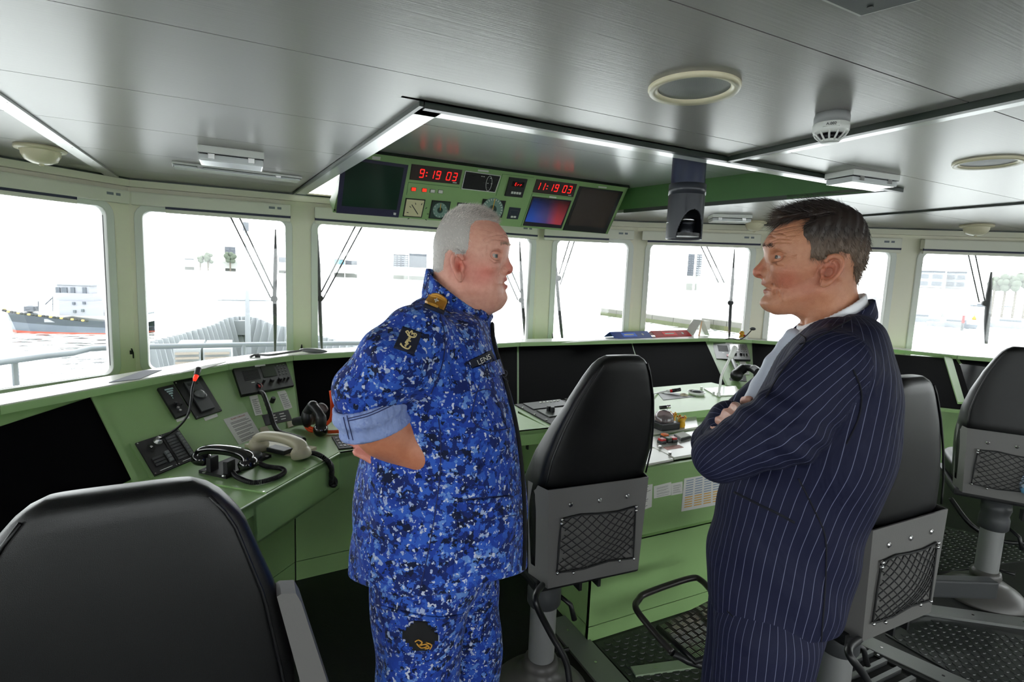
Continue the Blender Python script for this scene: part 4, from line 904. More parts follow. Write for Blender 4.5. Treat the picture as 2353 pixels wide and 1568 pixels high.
def folder(x0, x1, y, m, label, tip):
    """ring binder standing as a tent on the ledge"""
    a, b = lz(x0, y), lz(x1, y-3); t = (b-a).normalized(); w = Vector((-t.y, t.x, 0)); th = thing('ring_binder', label, 'folder', (a+b)/2)
    r0, r1 = a+w*.075+up*.052, b+w*.075+up*.052
    MB().prism([a, b, r1, r0], w*-.003+up*.003).build('cover', m, th); MB().prism([a+w*.15, b+w*.15, r1, r0], w*.003+up*.003).build('cover', m, th)
    nn = (t.cross(r0-a)).normalized(); nn = nn if nn.y < 0 else -nn
    g = lambda s, v, h=.004: a.lerp(b, s)+(r0-a)*v+nn*h
    MB().lathe(g(.80, .5, .0035), [(0, .0012), (.014, .0012), (.014, 0)], nn, 18, False).build('finger_ring', ALU, th)
    MB().prism([g(.25, .2), g(.62, .2), g(.62, .8), g(.25, .8)], nn*.001).build('spine_label', mat('light_'+m.name, [min(1, c*1.6+.05) for c in [x**.45 for x in m.node_tree.nodes['Principled BSDF'].inputs[0].default_value[:3]]], .5), th)
    MB().prism([g(.30, .4, .0052), g(.55, .4, .0052), g(.55, .58, .0052), g(.30, .58, .0052)], nn*.0004).build('spine_text', PAPER, th)
folder(1413, 1499, 779, BLUEPL, 'blue ring binder set like a tent on the ledge', 1)
folder(1508, 1590, 776, REDPL, 'red ring binder set like a tent on the ledge', 1)
a, b = lz(1598, 775), lz(1620, 775)
tc_ = thing('tent_card', 'white folded card with orange stripe standing on the ledge right of the red binder', 'card', lz(1610, 773))
cw = (lz(1630, 776)-lz(1592, 776)); cw.z = 0; dw = Vector((-cw.y, cw.x, 0)).normalized(); o = lz(1612, 772)
for s in (-1, 1):
    MB().prism([o+cw*.5*s, o+cw*.08*s+up*.155, o+cw*.08*s+up*.155+dw*.14, o+cw*.5*s+dw*.14], up*.003).build('card_leaf', PAPER, tc_)
MB().prism([o-cw*.22+dw*-.001, o-cw*.12+dw*-.001, o-cw*.03+up*.15, o-cw*.08+up*.15], dw*-.002).build('orange_stripe', mat('pale_orange', (236, 190, 150), .6), tc_)
# rubber duck with crown-like comb
dk = lz(1705, 781); du = thing('toy_duck', 'small yellow toy duck with red and orange patches on the ledge', 'toy', dk); k = .9
MB().ball(dk+up*.03*k, (.04*k, .03*k, .03*k), 16, 10).build('body', YELLOW, du); MB().ball(dk+Vector((-.012, 0, .072))*k, .026*k, 14, 10).build('head', YELLOW, du)
MB().ball(dk+Vector((-.042, -.006, .068))*k, (.014*k, .012*k, .006*k), 10, 6).build('beak', ORANGE, du)
MB().ball(dk+Vector((.005, -.024, .045))*k, (.016*k, .012*k, .014*k), 10, 6).build('red_patch', REDPL, du)
MB().ball(dk+Vector((.0, -.02, .018))*k, (.05*k, .03*k, .016*k), 12, 8).build('white_belly', WHITE, du)
for s in (-1, 1): MB().ball(dk+Vector((-.03, .011*s-.008, .08))*k, .0045*k, 8, 6).build('eye', BLACKP, du)
gl_ = thing('ledge_lamp', 'thin black gooseneck lamp curling above the toy duck', 'lamp', lz(1680, 780))
MB().tube(smooth([lz(1668, 782, .01), lz(1682, 782, .015), lz(1700, 783, .01), lz(1714, 783, .05), lz(1724, 783, .10)]), .005, 8).build('gooseneck', BLACKP, gl_)
MB().ball(lz(1727, 783, .115), (.028, .028, .016), 14, 8).build('lamp_head', DKGREY, gl_)
# ---------------------------------------------------------------- centre console controls
WZ = zc; WPL = (Vector((0, 0, WZ)), Vector((0, 0, 1)))
def wz(x, y, h=0.): return atz(*Z6(x, y), WZ)+up*h
eq = slab('equipment_bay', zq(Z6, (45, 340), (1080, 262), (1190, 560), (612, 645)), WPL, .008, BLACKM, CC); f = quadmap(WPL, zq(Z6, (45, 340), (1080, 262), (1190, 560), (612, 645)))
PALE = mat('pale_control_panel', (206, 206, 196), .3)
for q, m in ((zq(Z6, (150, 345), (560, 300), (660, 360), (270, 410)), DKGREY), (zq(Z6, (300, 420), (620, 385), (700, 450), (440, 495)), mat('dark_green_meter', (62, 70, 62), .4)), (zq(Z6, (600, 380), (760, 365), (800, 420), (690, 440)), GREYP), (zq(Z6, (530, 540), (820, 500), (900, 590), (640, 620)), PALE), (zq(Z6, (600, 290), (800, 270), (900, 330), (700, 350)), BLACKG)):
    slab('module', q, WPL, .006, m, eq, lift=.008)
for x, y in ((435, 430), (475, 440), (610, 450)): knob(wz(x, y, .014), up, .014, .03, BLACKP, eq)
for x, y in ((150, 390), (285, 463), (410, 525), (565, 605)): knob(wz(x, y, .008), up, .006, .006, CHROME, eq, 'screw')
for k in range(6): slab('key', zq(Z6, (330+38*k, 335-4*k), (352+38*k, 333-4*k), (362+38*k, 343-4*k), (338+38*k, 346-4*k)), WPL, .004, PAPER, eq, lift=.014)
# raised further desk and its front edge
rz = .045
ra = [atz(*Z6(x, y), WZ+rz) for x, y in ((1500, 470), (2500, 345))]
MB().prism([Vector((1.9, ra[0].y, WZ)), Vector((3.3, ra[1].y-.02, WZ)), Vector((3.3, 3.06, WZ)), Vector((1.95, 3.0, WZ))], up*rz).build('raised_desk', GREEN, CC)
RZ = WZ+rz; RPL = (Vector((0, 0, RZ)), Vector((0, 0, 1)))
# pale control plates
pw = slab('control_plate', zq(Z6, (1500, 560), (2060, 470), (2080, 600), (1560, 690)), WPL, .010, PALE, CC)
p2 = slab('control_plate', zq(Z6, (1400, 740), (2080, 650), (2200, 880), (1820, 945)), WPL, .012, PALE, CC)
p3_ = slab('control_plate', zq(Z6, (1250, 870), (1640, 840), (1810, 960), (1500, 1020)), WPL, .010, PALE, CC)
slab('red_label', zq(Z6, (1700, 835), (1870, 808), (1925, 836), (1740, 866)), WPL, .001, mat('pink_label', (206, 150, 140), .6), p2, lift=.012)
sq = slab('square_key', zq(Z6, (1815, 715), (1920, 688), (2005, 735), (1890, 768)), WPL, .014, BLACKP, p2, lift=.012); slab('key_face', zq(Z6, (1830, 715), (1918, 692), (1988, 734), (1892, 760)), WPL, .003, PAPER, sq, lift=.026)
for x, y, m in ((1712, 735, ORANGE), (1680, 790, REDPL), (1750, 778, mat('green_key', (30, 70, 40), .4)), (1805, 775, REDPL)):
    c = wz(x, y, .012); b = MB().rbox(c+up*.008, (.034, .034, .016), .004).build('key_body', BLACKP, p2); MB().rbox(c+up*.020, (.030, .030, .012), .005).build('key_cap', m, b)
for x, y in ((1660, 845), (1770, 915)): knob(wz(x, y, .012), up, .008, .012, CHROME, p2)
# crown-shaped guarded knobs
for x, y in ((1895, 600), (1790, 560)):
    c = wz(x, y, .010); kn = MB().lathe(c, [(.020, 0), (.022, .012), (.019, .03), (.027, .055), (.022, .055), (.015, .035), (0, .035)], (0, 0, 1), 20).build('guarded_knob', YELLOW, pw)
    for k in range(5):
        a = 2*math.pi*k/5; MB().ball(c+Vector((math.cos(a)*.024, math.sin(a)*.024, .058)), .0065, 8, 6).build('guard_tip', YELLOW, kn)
    MB().ball(c+up*.045, (.014, .014, .014), 12, 8).build('red_push', REDPL, kn)
# compass-like dome on black base
c = wz(1700, 610, .010); dm = MB().rbox(c+up*.02, (.13, .12, .04), .006).build('dome_base', BLACKP, pw)
GL2 = mat('clear_dome', (225, 215, 215), .06, spec=.6); GL2.node_tree.nodes['Principled BSDF'].inputs['Transmission Weight'].default_value = .85
MB().lathe(c+up*.04, [(.055, 0), (.054, .02), (.045, .042), (.028, .056), (0, .062)], (0, 0, 1), 24).build('clear_dome', GL2, dm)
MB().lathe(c+up*.04, [(.04, 0), (.036, .02), (0, .026)], (0, 0, 1), 20).build('card', mat('rose_card', (150, 90, 90), .5), dm)
# things on the raised desk
def rzp(x, y, h=0.): return atz(*Z6(x, y), RZ)+up*h
slab('panel_insert', zq(Z6, (1640, 215), (1800, 205), (2060, 250), (1700, 290)), RPL, .003, GREYP, CC)
slab('panel_insert', zq(Z6, (2150, 170), (2500, 140), (2560, 235), (2290, 250)), RPL, .008, mat('clear_tray', (200, 206, 190), .15), CC)
m1 = thing('gooseneck_microphone', 'white and black gooseneck microphone with red band bending over the centre console', 'microphone', rzp(1600, 260))
dd = -(RW.T@(np.array(rzp(1700, 215))-EYE))[2]
MB().tube(smooth([rzp(1560, 300, 0), rzp(1570, 280, .03), atd(*Z6(1650, 205), dd), atd(*Z6(1740, 188), dd)]), .006, 8).build('gooseneck', WHITE, m1)
a, b = atd(*Z6(1775, 188), dd), atd(*Z6(1890, 170), dd)
MB().tube([atd(*Z6(1740, 188), dd), a], .009, 12).build('neck_sleeve', WHITE, m1); MB().tube([a, a.lerp(b, .2)], .0115, 12).build('red_band', REDPL, m1)
MB().tube([a.lerp(b, .2), b], [.0125, .0125], 14).build('capsule', BLACKP, m1)
m2_ = thing('microphone', 'short black hand microphone standing on the edge of the raised desk', 'microphone', rzp(1700, 430))
d2 = -(RW.T@(np.array(rzp(1700, 400))-EYE))[2]
MB().tube([atd(*Z6(1660, 372), d2), atd(*Z6(1775, 360), d2)], .011, 12).build('body', BLACKP, m2_); MB().tube([atd(*Z6(1745, 365), d2), atd(*Z6(1738, 450), d2)], .002, 6).build('stalk', CHROME, m2_)
MB().tube([atd(*Z6(1735, 362), d2), atd(*Z6(1778, 359), d2)], .0118, 12).build('collar', CHROME, m2_)
bl = rzp(2065, 225); bw = thing('dish', 'small white oval dish on the raised green desk', 'dish', bl)
MB().lathe(bl, [(0, 0), (.05, 0), (.062, .022), (.058, .022), (.045, .008), (0, .006)], (0, 0, 1), 24).build('bowl', WHITE, bw)
MB().ball(bl+up*.02, (.04, .03, .012), 12, 8).build('dark_contents', DKGREY, bw)
tk = rzp(1930, 240); MB().ball(tk, (.03, .03, .02), 14, 8).build('trackball', IVORY, CC)
wm = rzp(2310, 245); d3 = -(RW.T@(np.array(wm)-EYE))[2]
w = thing('gooseneck_microphone', 'white gooseneck microphone standing before the starboard radio', 'microphone', wm)
MB().lathe(wm, [(.014, 0), (.014, .02), (.009, .028), (0, .028)], (0, 0, 1), 14).build('socket', WHITE, w)
MB().tube(smooth([wm+up*.02, atd(*Z7(1370, 1140), d3), atd(*Z7(1390, 1000), d3), atd(*Z7(1440, 870), d3), atd(*Z7(1510, 730), d3), atd(*Z7(1545, 650), d3)]), .009, 10).build('gooseneck', WHITE, w)
MB().tube([atd(*Z7(1545, 655), d3), atd(*Z7(1560, 630), d3), atd(*Z7(1640, 460), d3), atd(*Z7(1650, 445), d3)], [.012, .019, .019, .014], 14).build('capsule', WHITE, w)
for x, y in ((2255, 225), (2120, 170), (2560, 230)): MB().cyl(rzp(x, y), rzp(x, y, .02), .009, 10).build('stud', WHITE, CC)
# starboard radio handset
hq = atpl(*Z7(1660, 1060), E_.pl)
h3 = thing('radio_handset', 'black handset and cable below the starboard radio', 'handset', hq)
ne_ = Vector(E_.pl[1])
MB().tube(smooth([atpl(*Z7(1560, 690), E_.pl)+ne_*.03, atpl(*Z7(1610, 850), E_.pl)+ne_*.05, atpl(*Z7(1670, 1000), E_.pl)+ne_*.05, atpl(*Z7(1690, 1080), E_.pl)+ne_*.03]), .017, 10).build('ribbed_cable', BLACKP, h3)
MB().tube(smooth([hq+ne_*.06, atpl(*Z7(1800, 1010), E_.pl)+ne_*.09, atpl(*Z7(1950, 1050), E_.pl)+ne_*.1, atpl(*Z7(2040, 1120), E_.pl)+ne_*.1]), [.04]*8+[.03]*8+[.035]*9, 12).build('handle', BLACKP, h3)
MB().ball(hq+ne_*.05, .05, 14, 10).build('mouthpiece', BLACKP, h3)
# papers on the front of the centre console
FPL = (Vector((0, ya+.012, 0)), Vector((0, -1, 0)))
sheet([(1425, 1135), (1500, 1095), (1497, 1165), (1418, 1195)], FPL, None, 14, None, 'white printed sheet half hidden behind the centre chair back')
sheet([(1502, 1118), (1542, 1108), (1541, 1138), (1502, 1146)], FPL, None, 10, None, 'small white printed note on the centre console front')
o = sheet([(1542, 1112), (1568, 1107), (1568, 1134), (1542, 1139)], FPL, None, 12, None, 'small grey printed note beside the coloured table sheet'); 
q = [(1572, 1098), (1660, 1078), (1660, 1158), (1565, 1176)]; f = quadmap(FPL, q)
o = tag(slab('paper_sheet', q, FPL, .0015, PAPER, None), 'printed table sheet with orange rows on the centre console front', 'paper')
mb = MB(); mc_ = MB()
for i in range(4):
    for k in range(12):
        t = .1+.07*k; s = .06+.23*i
        (mb if k < 7 else mc_).add(*patch(f, s, t, s+.18, t+.03, .0003, 0, .0015))
mb.build('table_cells', mat('blue_grey_print', (150, 166, 186), .8), o)['kind'] = 'stuff'; mc_.build('orange_cells', mat('orange_print', (226, 176, 90), .8), o)['kind'] = 'stuff'
# locks and catches on the side of the centre console
SPL = (Vector((xa, 0, 0)), Vector((-1, 0, 0)))
for x, y in ((1213, 1027), (1252, 1016)):
    p = atpl(x, y, SPL); MB().rbox(p+Vector((-.004, 0, 0)), (.012, .022, .03), .004).build('catch', BLACKP, CC)
# ================================================================ floor fittings
STUD = mat('studded_rubber', (46, 50, 48), .4, bump=.05, bscale=120)
def studs(poly, sp, r, parent, name='rubber_mat'):
    m = struct(MB().prism([(x, y, .0005) for x, y in poly], (0, 0, .004)).build(name, STUD)); m.name = 'floor_mat'
    xs = [p[0] for p in poly]; ys = [p[1] for p in poly]; mb = MB(); j = 0; y = min(ys)+sp
    def inside(x, y):
        c = False
        for (ax, ay), (bx, by) in zip(poly, poly[1:]+poly[:1]):
            if (ay > y) != (by > y) and x < (bx-ax)*(y-ay)/(by-ay)+ax: c = not c
        return c
    while y < max(ys):
        x = min(xs)+(sp/2 if j % 2 else 0)
        while x < max(xs):
            if inside(x-r, y) and inside(x+r, y) and inside(x, y+r) and inside(x, y-r): mb.lathe((x, y, .0045), [(r, 0), (r*.9, .003), (0, .0034)], (0, 0, 1), 10, False)
            x += sp
        y += sp*.5; j += 1
    o = mb.build('rubber_studs', STUD, m); o['kind'] = 'stuff'
studs([(1.36, 1.30), (2.35, 1.30), (2.35, 1.79), (1.36, 1.79)], .052, .017, None)
studs([(2.66, .35), (3.6, .35), (3.3, 1.0), (3.02, 1.30), (2.66, 1.30)], .052, .017, None)
studs([(3.35, 1.55), (4.6, 1.3), (4.2, 2.0), (3.0, 2.3)], .052, .017, None)
def strip(a, b, w, h, m=ALUM, lab=None):
    a, b = Vector((*a, 0)), Vector((*b, 0)); t = (b-a).normalized(); n = Vector((-t.y, t.x, 0))*w/2
    o = struct(MB().prism([a-n, b-n, b+n, a+n], (0, 0, h)).build('floor_rail', m))
    L = (b-a).length
    for k in range(int(L/.22)): p = a+t*(.1+.22*k); MB().cyl(p+up*h, p+up*(h+.0015), .006, 8).build('screw', CHROME, o)
strip((1.29, 2.0), (1.28, .9), .12, .012); strip((1.40, 1.575), (2.3, 1.36), .05, .014, mat('pale_green_rail', (150, 168, 140), .4))
strip((2.50, 1.34), (2.75, .45), .10, .014); strip((2.97, 1.40), (3.75, .80), .09, .014); strip((2.44, 1.32), (2.69, .43), .03, .010, RUBBER)
gr = struct(MB().box((2.2, .95, .002), (.5, .8, .004)).build('floor_grating', RUBBER))
for k in range(14): MB().box((2.2, .57+.056*k, .014), (.5, .018, .02)).build('grating_bar', mat('ribbed_steel', (120, 122, 122), .3, metal=.7), gr)
# ================================================================ chairs
def loft(rows, S=28, e=.45):
    """rows = [(centre, ux half-width, uy half-depth, ux dir, uy dir)] closed with caps"""
    vs = []; fs = []; n = len(rows)
    for c, a, b, X, Y in rows:
        for k in range(S):
            q = 2*math.pi*k/S; cx, sy = math.cos(q), math.sin(q)
            vs.append(c+X*a*math.copysign(abs(cx)**e, cx)+Y*b*math.copysign(abs(sy)**e, sy))
    for i in range(n-1):
        for k in range(S): fs.append((i*S+k, i*S+(k+1) % S, (i+1)*S+(k+1) % S, (i+1)*S+k))
    mb = MB().add(vs, fs, True); mb.f += [list(range(S))[::-1], [(n-1)*S+k for k in range(S)]]; mb.smooth += [False, True]
    return mb
CBASE = mat('chair_post_grey', (150, 151, 150), .35, metal=.3)
def interp(tab, z):
    for (a, b), (c, d) in zip(tab, tab[1:]):
        if a <= z <= c: t = (z-a)/(c-a); return b+(d-b)*t
    return tab[0][1] if z < tab[0][0] else tab[-1][1]
def chair(label, xy, yaw, rec, tab, zs, zb, lx=None, net=True, arms=(), foot=None, leather=LEATHER, shell=SHELL, post=(0, .16), side=0):
    R = Matrix.Rotation(math.radians(yaw), 3, 'Z'); O = Vector((*xy, 0)); X = R @ Vector((1, 0, 0)); Y = R @ Vector((0, 1, 0)); rec = Vector((*rec, 0))
    th = thing('helmsman_chair', label, 'chair', O+X*post[0]+Y*post[1], 'pedestal chairs on the bridge')
    ztop = tab[-1][0]; z0 = zb+.05
    def off(z): return rec*max(0, (z-zs)/(ztop-zs))
    def L(x, y, z): return O+X*x+Y*y+Vector((0, 0, z))+off(z)
    # backrest cushion
    rows = []; N = 26; yo = .105
    for i in range(N+1):
        z = z0+(ztop-z0)*(1-(1-i/N)**1.25); w = interp(tab, z); t = .095-.058*min(1, max(0, (z-zs+.05)/(ztop-zs-.12))); k = 1
        if ztop-z < .035: k = math.sqrt(max(.02, 1-((.035-(ztop-z))/.035)**2))
        rows.append((L(0, t+.002+(.0 if z > zs else .012), z), w*(1 if k == 1 else .86+.14*k), t*(.45+.55*k), X, Y))
    loft(rows, 36, .5).build('backrest', leather, th)
    # piping along the rear edge
    for s in (-1, 1):
        pp = [L(s*(interp(tab, z)*.90), .008, z) for z in [zs+.01+(ztop-.035-zs)*k/14 for k in range(15)]]
        MB().tube(pp, .0035, 6).build('piping', leather, th)
    # lower metal shell folded forward at the sides
    w0 = interp(tab, zs); w1 = interp(tab, zb+.1)
    pts = lambda z, w: [L(-w-.004, .085, z), L(-w*.90, -.012, z), L(w*.90, -.012, z), L(w+.004, .085, z)]
    lo, hi = pts(zb, w1*.96), pts(zs, w0)
    mb = MB(); th_ = .005
    vs = []
    for arr in (lo, hi):
        for p in arr: vs.append(p)
    for arr, w in ((lo, w1*.96), (hi, w0)):
        for p in arr: vs.append(p+Y*th_)
    fs = []
    for k in range(3): fs += [(k, k+1, k+5, k+4), (k+8, k+12, k+13, k+9)]
    fs += [(4, 5, 13, 12), (5, 6, 14, 13), (6, 7, 15, 14), (0, 8, 9, 1), (1, 9, 10, 2), (2, 10, 11, 3), (0, 4, 12, 8), (3, 11, 15, 7)]
    mb.add(vs, fs).build('back_shell', shell, th)
    for x in (-.6, 0, .6):
        p = L(x*w0*.85, -.0115, zs-.06); MB().lathe(p, [(.009, 0), (.009, -.004), (.005, -.007), (0, -.007)], Y, 12, False).build('bolt', CHROME, th)
    if net:
        nx, zt_, zb_n = w0*.68, zs-.105, zb+.055
        def NP(u, v):
            sag = .022*math.sin(math.pi*min(1, max(0, u)))*math.sin(math.pi*min(1, max(0, v))); return L((u*2-1)*nx*(1+.04*(v-.5)), -.018-sag, zt_+(zb_n-zt_)*v+.006*math.sin(7*u+3*v))
        K = 8; nt_ = th
        for k in range(-K, K):
            for sgn in (0, 1):
                pl = []
                for i in range(13):
                    v = i/12; u = (k+ (v*K*.9 if sgn == 0 else (1-v)*K*.9))/K
                    if -.001 <= u <= 1.001: pl.append(NP(u, v))
                if len(pl) > 2: MB().tube(pl, .0019, 5).build('net_cord', RUBBER, nt_)
        MB().tube([NP(0, 0), NP(.25, 0), NP(.5, 0), NP(.75, 0), NP(1, 0), NP(1, .33), NP(1, .66), NP(1, 1), NP(.66, 1), NP(.33, 1), NP(0, 1), NP(0, .66), NP(0, .33)], .0035, 6, True).build('net_hem', RUBBER, nt_)
        for u, v in ((0, 0), (1, 0), (0, 1), (1, 1), (0, .08), (1, .08), (.2, 1.02), (.8, 1.02)):
            p = NP(u, v); MB().ball(p-Y*.003, .006, 8, 6).build('net_hook', CHROME, nt_)
    # seat, tray, column
    MB().rbox(L(0, .27, zb-.012), (w1*2, .50, .04), .012, (X, Y, up)).build('seat_tray', BLACKP, th)
    rows = [(L(0, .30, zb+.02+.10*k/6)-off(zb), w1*1.0*(1 if 0 < k < 6 else .93), .24*(1 if 0 < k < 6 else .93), X, Y) for k in range(7)]
    loft(rows, 32, .5).build('seat', leather, th)
    c = O+X*post[0]+Y*post[1]
    for s in (-.05, .03): MB().box(c+X*(.13+s)+Y*-.10+up*(zb-.05), (.012, .05, .05), (X, Y, up)).build('bracket', BLACKP, th)
    MB().lathe(c, [(0, zb-.03), (.062, zb-.03), (.066, zb-.07), (.058, zb-.10), (.064, zb-.12), (.064, zb-.17), (.058, zb-.18)], (0, 0, 1), 28).build('column_head', DKGREY, th)
    MB().lathe(c, [(.050, zb-.17), (.050, .10), (.05, .09)], (0, 0, 1), 28).build('post', CBASE, th)
    MB().lathe(c, [(.05, .15), (.063, .145), (.068, .12), (.063, .10), (.10, .085), (.155, .05), (.19, .014), (.19, 0), (0, 0)], (0, 0, 1), 36).build('pedestal', mat('pedestal_grey', (84, 82, 80), .4), th)
    MB().tube([c+X*.06+up*(zb-.16), c+X*.10-Y*.03+up*(zb-.19), c+X*.115-Y*.04+up*(zb-.25)], [.009, .009, .011], 8).build('lever', BLACKP, th)
    MB().tube([c+X*.05+up*.16, c+X*.11-Y*.02+up*.165], .008, 8).build('lever', BLACKP, th)
    for s in arms:
        MB().rbox(L(s*(w1+.045), .22, zb+.2)-off(zb+.2), (.05, .34, .035), .012, (X, Y, up)).build('armrest', shell, th)
        MB().rbox(L(s*(w1+.03), .12, zb+.08), (.012, .07, .26), .004, (X, Y, up)).build('arm_bracket', BLACKP, th)
    return th, L, X, Y
TAB = [(.5, .205), (.80, .225), (.90, .225), (1.0, .222), (1.1, .20), (1.2, .165), (1.28, .125), (1.325, .095), (1.345, .07)]
th1, L1_, X1, Y1 = chair('high black chair with cargo net between the two standing figures', (1.09, 1.47), -3, (.055, -.05), TAB, .90, .55, post=(-.10, .17))
th2, L2_, X2, Y2 = chair('high grey-backed chair with cargo net right behind the pinstripe suit', (1.83, .875), 0, (-.03, .0), TAB, .905, .55, post=(-.02, .15))
th3, L3_, X3, Y3 = chair('high black chair with pale blue bottle in its net beside the starboard console', (3.49, 1.235), -56, (0, 0), TAB, .905, .56, post=(-.03, .05))
TABW = [(.5, .27), (.8, .27), (.98, .235), (1.14, .18), (1.175, .155), (1.20, .135), (1.218, .115)]
th4, L4_, X4, Y4 = chair('large black leather chair with grey armrest facing the port console', (-.187, 1.03), 3, (0, 0), TABW, .72, .45, net=False, post=(0, .2))
arm = [aty(x, y, 1.05) for x, y in ((636, 1372), (646, 1366), (680, 1364), (692, 1385), (752, 1568), (790, 1690), (700, 1690), (690, 1568))]
MB().prism(arm, (0, .05, 0)).build('armrest', SHELL, th4)
# long lever arm of the far chair pedestal
c = Vector((3.42, 1.175, 0)); MB().rbox(c+Vector((-.26, .12, .13)), (.46, .06, .09), .01, (Vector((.9, -.43, 0)), Vector((.43, .9, 0)), up)).build('pedestal_arm', DKGREY, th3)
# pale blue bottle in the far net
bt = thing('water_bottle', 'pale blue plastic bottle held in the cargo net of far chair', 'bottle', L3_(.13, -.02, .63))
BLUEB = mat('pale_blue_plastic', (120, 176, 222), .25)
cb = L3_(.10, -.006, .70)
MB().lathe(cb-X3*.02-up*.09, [(0, 0), (.045, 0), (.052, .02), (.052, .12), (.04, .155), (.02, .17), (.02, .195), (0, .195)], (.12, -.1, 1), 20).build('body', BLUEB, bt)
MB().lathe(cb-X3*.02-up*.06, [(.053, 0), (.053, .06)], (.12, -.1, 1), 20).build('label_band', mat('white_blue_band', (196, 212, 236), .4), bt)
# footrest of the grey-backed chair: tube loop with checker plate
fo = thing('footrest', 'black tubular footrest loop with steel tread plate in front of the pinstripe trousers', 'footrest', (1.6, 1.45, 0))
fp = [(1640, 1365), (1612, 1335), (1585, 1330), (1490, 1362), (1468, 1378), (1462, 1400), (1480, 1430), (1545, 1500)]
P3 = [atz(x, y, .32) for x, y in fp]; P3[-1] = atz(1545, 1500, .26); P3[-2] = atz(1500, 1450, .29)
MB().tube(smooth(P3, 6), .013, 10).build('tube_loop', mat('dark_steel_tube', (58, 56, 54), .3, metal=.5), fo)
tq_ = [atz(x, y, .24) for x, y in ((1512, 1440), (1640, 1375), (1700, 1480), (1598, 1518))]
FP = (tq_[0], up)
MB().prism(tq_, up*-.012).build('tread_plate', mat('tread_base', (70, 66, 60), .4, metal=.4), fo)
gq = lambda s, t: tq_[0]*(1-s)*(1-t)+tq_[1]*s*(1-t)+tq_[2]*s*t+tq_[3]*(1-s)*t
mb = MB(); e1_ = (tq_[1]-tq_[0]).normalized(); e2_ = Vector((-e1_.y, e1_.x, 0))
for i in range(8):
    for j in range(7):
        c = gq((i+.5)/8, (j+.5)/7)
        for k in range(-2, 3):
            d_, w_ = (e1_, e2_) if (i+j) % 2 else (e2_, e1_)
            mb.box(c+w_*k*.0055+up*.0012, (.022, .0028, .003), (d_, w_, up))
o = mb.build('tread_bars', CHROME, fo); o['kind'] = 'stuff'
MB().tube([tq_[0]+up*-.005, tq_[3]+up*-.005, tq_[2]+up*-.005], .012, 8).build('plate_edge', BLACKP, fo)
MB().tube([atz(1545, 1500, .26), atz(1580, 1520, .22), Vector((1.66, 1.1, .2))], .014, 8).build('arm', BLACKP, fo)
MB().cyl((1.66, 1.1, 0), (1.66, 1.1, .22), .03, 16).build('stem', BLACKP, fo)
# cables hanging from the chairs
def cable(pts, r, label):
    t = thing('cable', label, 'cable', pts[-1]); MB().tube(smooth(pts), r, 8).build('sheath', BLACKP, t)
    sm = smooth(pts)
    return t
cable([L1_(-.2, -.0, .56), atd(1230, 1380, 1.72), atd(1262, 1450, 1.75), atd(1300, 1520, 1.75), atd(1318, 1600, 1.75), Vector((1.05, 1.30, .01))], .011, 'black ribbed cable hanging from the black chair between the figures')
cable([L2_(-.2, -.01, .56), atd(1950, 1500, 1.5), atd(1990, 1560, 1.5), atd(2020, 1640, 1.5), Vector((1.6, .62, .01))], .011, 'black ribbed cable hanging from the grey-backed chair')
cable([atd(2184, 1145, 3.3), atd(2230, 1205, 3.2), atd(2290, 1240, 3.15), atd(2353, 1248, 3.1), atd(2440, 1240, 3.1)], .013, 'black cable slung below the chair with pale blue bottle')
# ================================================================ people: implicit bodies turned into meshes
from mathutils.bvhtree import BVHTree
f32 = np.float32
def nv(*a): return np.array(a, dtype=f32)
def smin(a, b, k):
    h = np.clip(.5+.5*(b-a)/k, 0, 1); return b+(a-b)*h-k*h*(1-h)
def smax(a, b, k): return -smin(-a, -b, k)
def sphere(P, c, r): return np.sqrt(((P-nv(*c))**2).sum(1))-f32(r)
def ellip(P, c, r, ax=None):
    q = P-nv(*c)
    if ax is not None: q = q @ np.array(ax, dtype=f32).T
    r = nv(*r); k0 = np.sqrt(((q/r)**2).sum(1)); k1 = np.sqrt(((q/(r*r))**2).sum(1))+1e-9
    return k0*(k0-1)/k1
def cone(P, a, b, ra, rb):
    """round cone (capsule with two radii)"""
    a, b = nv(*a), nv(*b); ba = b-a; L = float(ba@ba)+1e-12; t = np.clip(((P-a)@ba)/L, 0, 1)
    return np.sqrt(((P-a-t[:, None]*ba)**2).sum(1))-(ra+(rb-ra)*t)
def chain(P, pts, rs, k=.01):
    d = cone(P, pts[0], pts[1], rs[0], rs[1])
    for i in range(1, len(pts)-1): d = smin(d, cone(P, pts[i], pts[i+1], rs[i], rs[i+1]), k)
    return d
def half(P, p, n): return (P-nv(*p))@nv(*n)            # positive on the side n points to
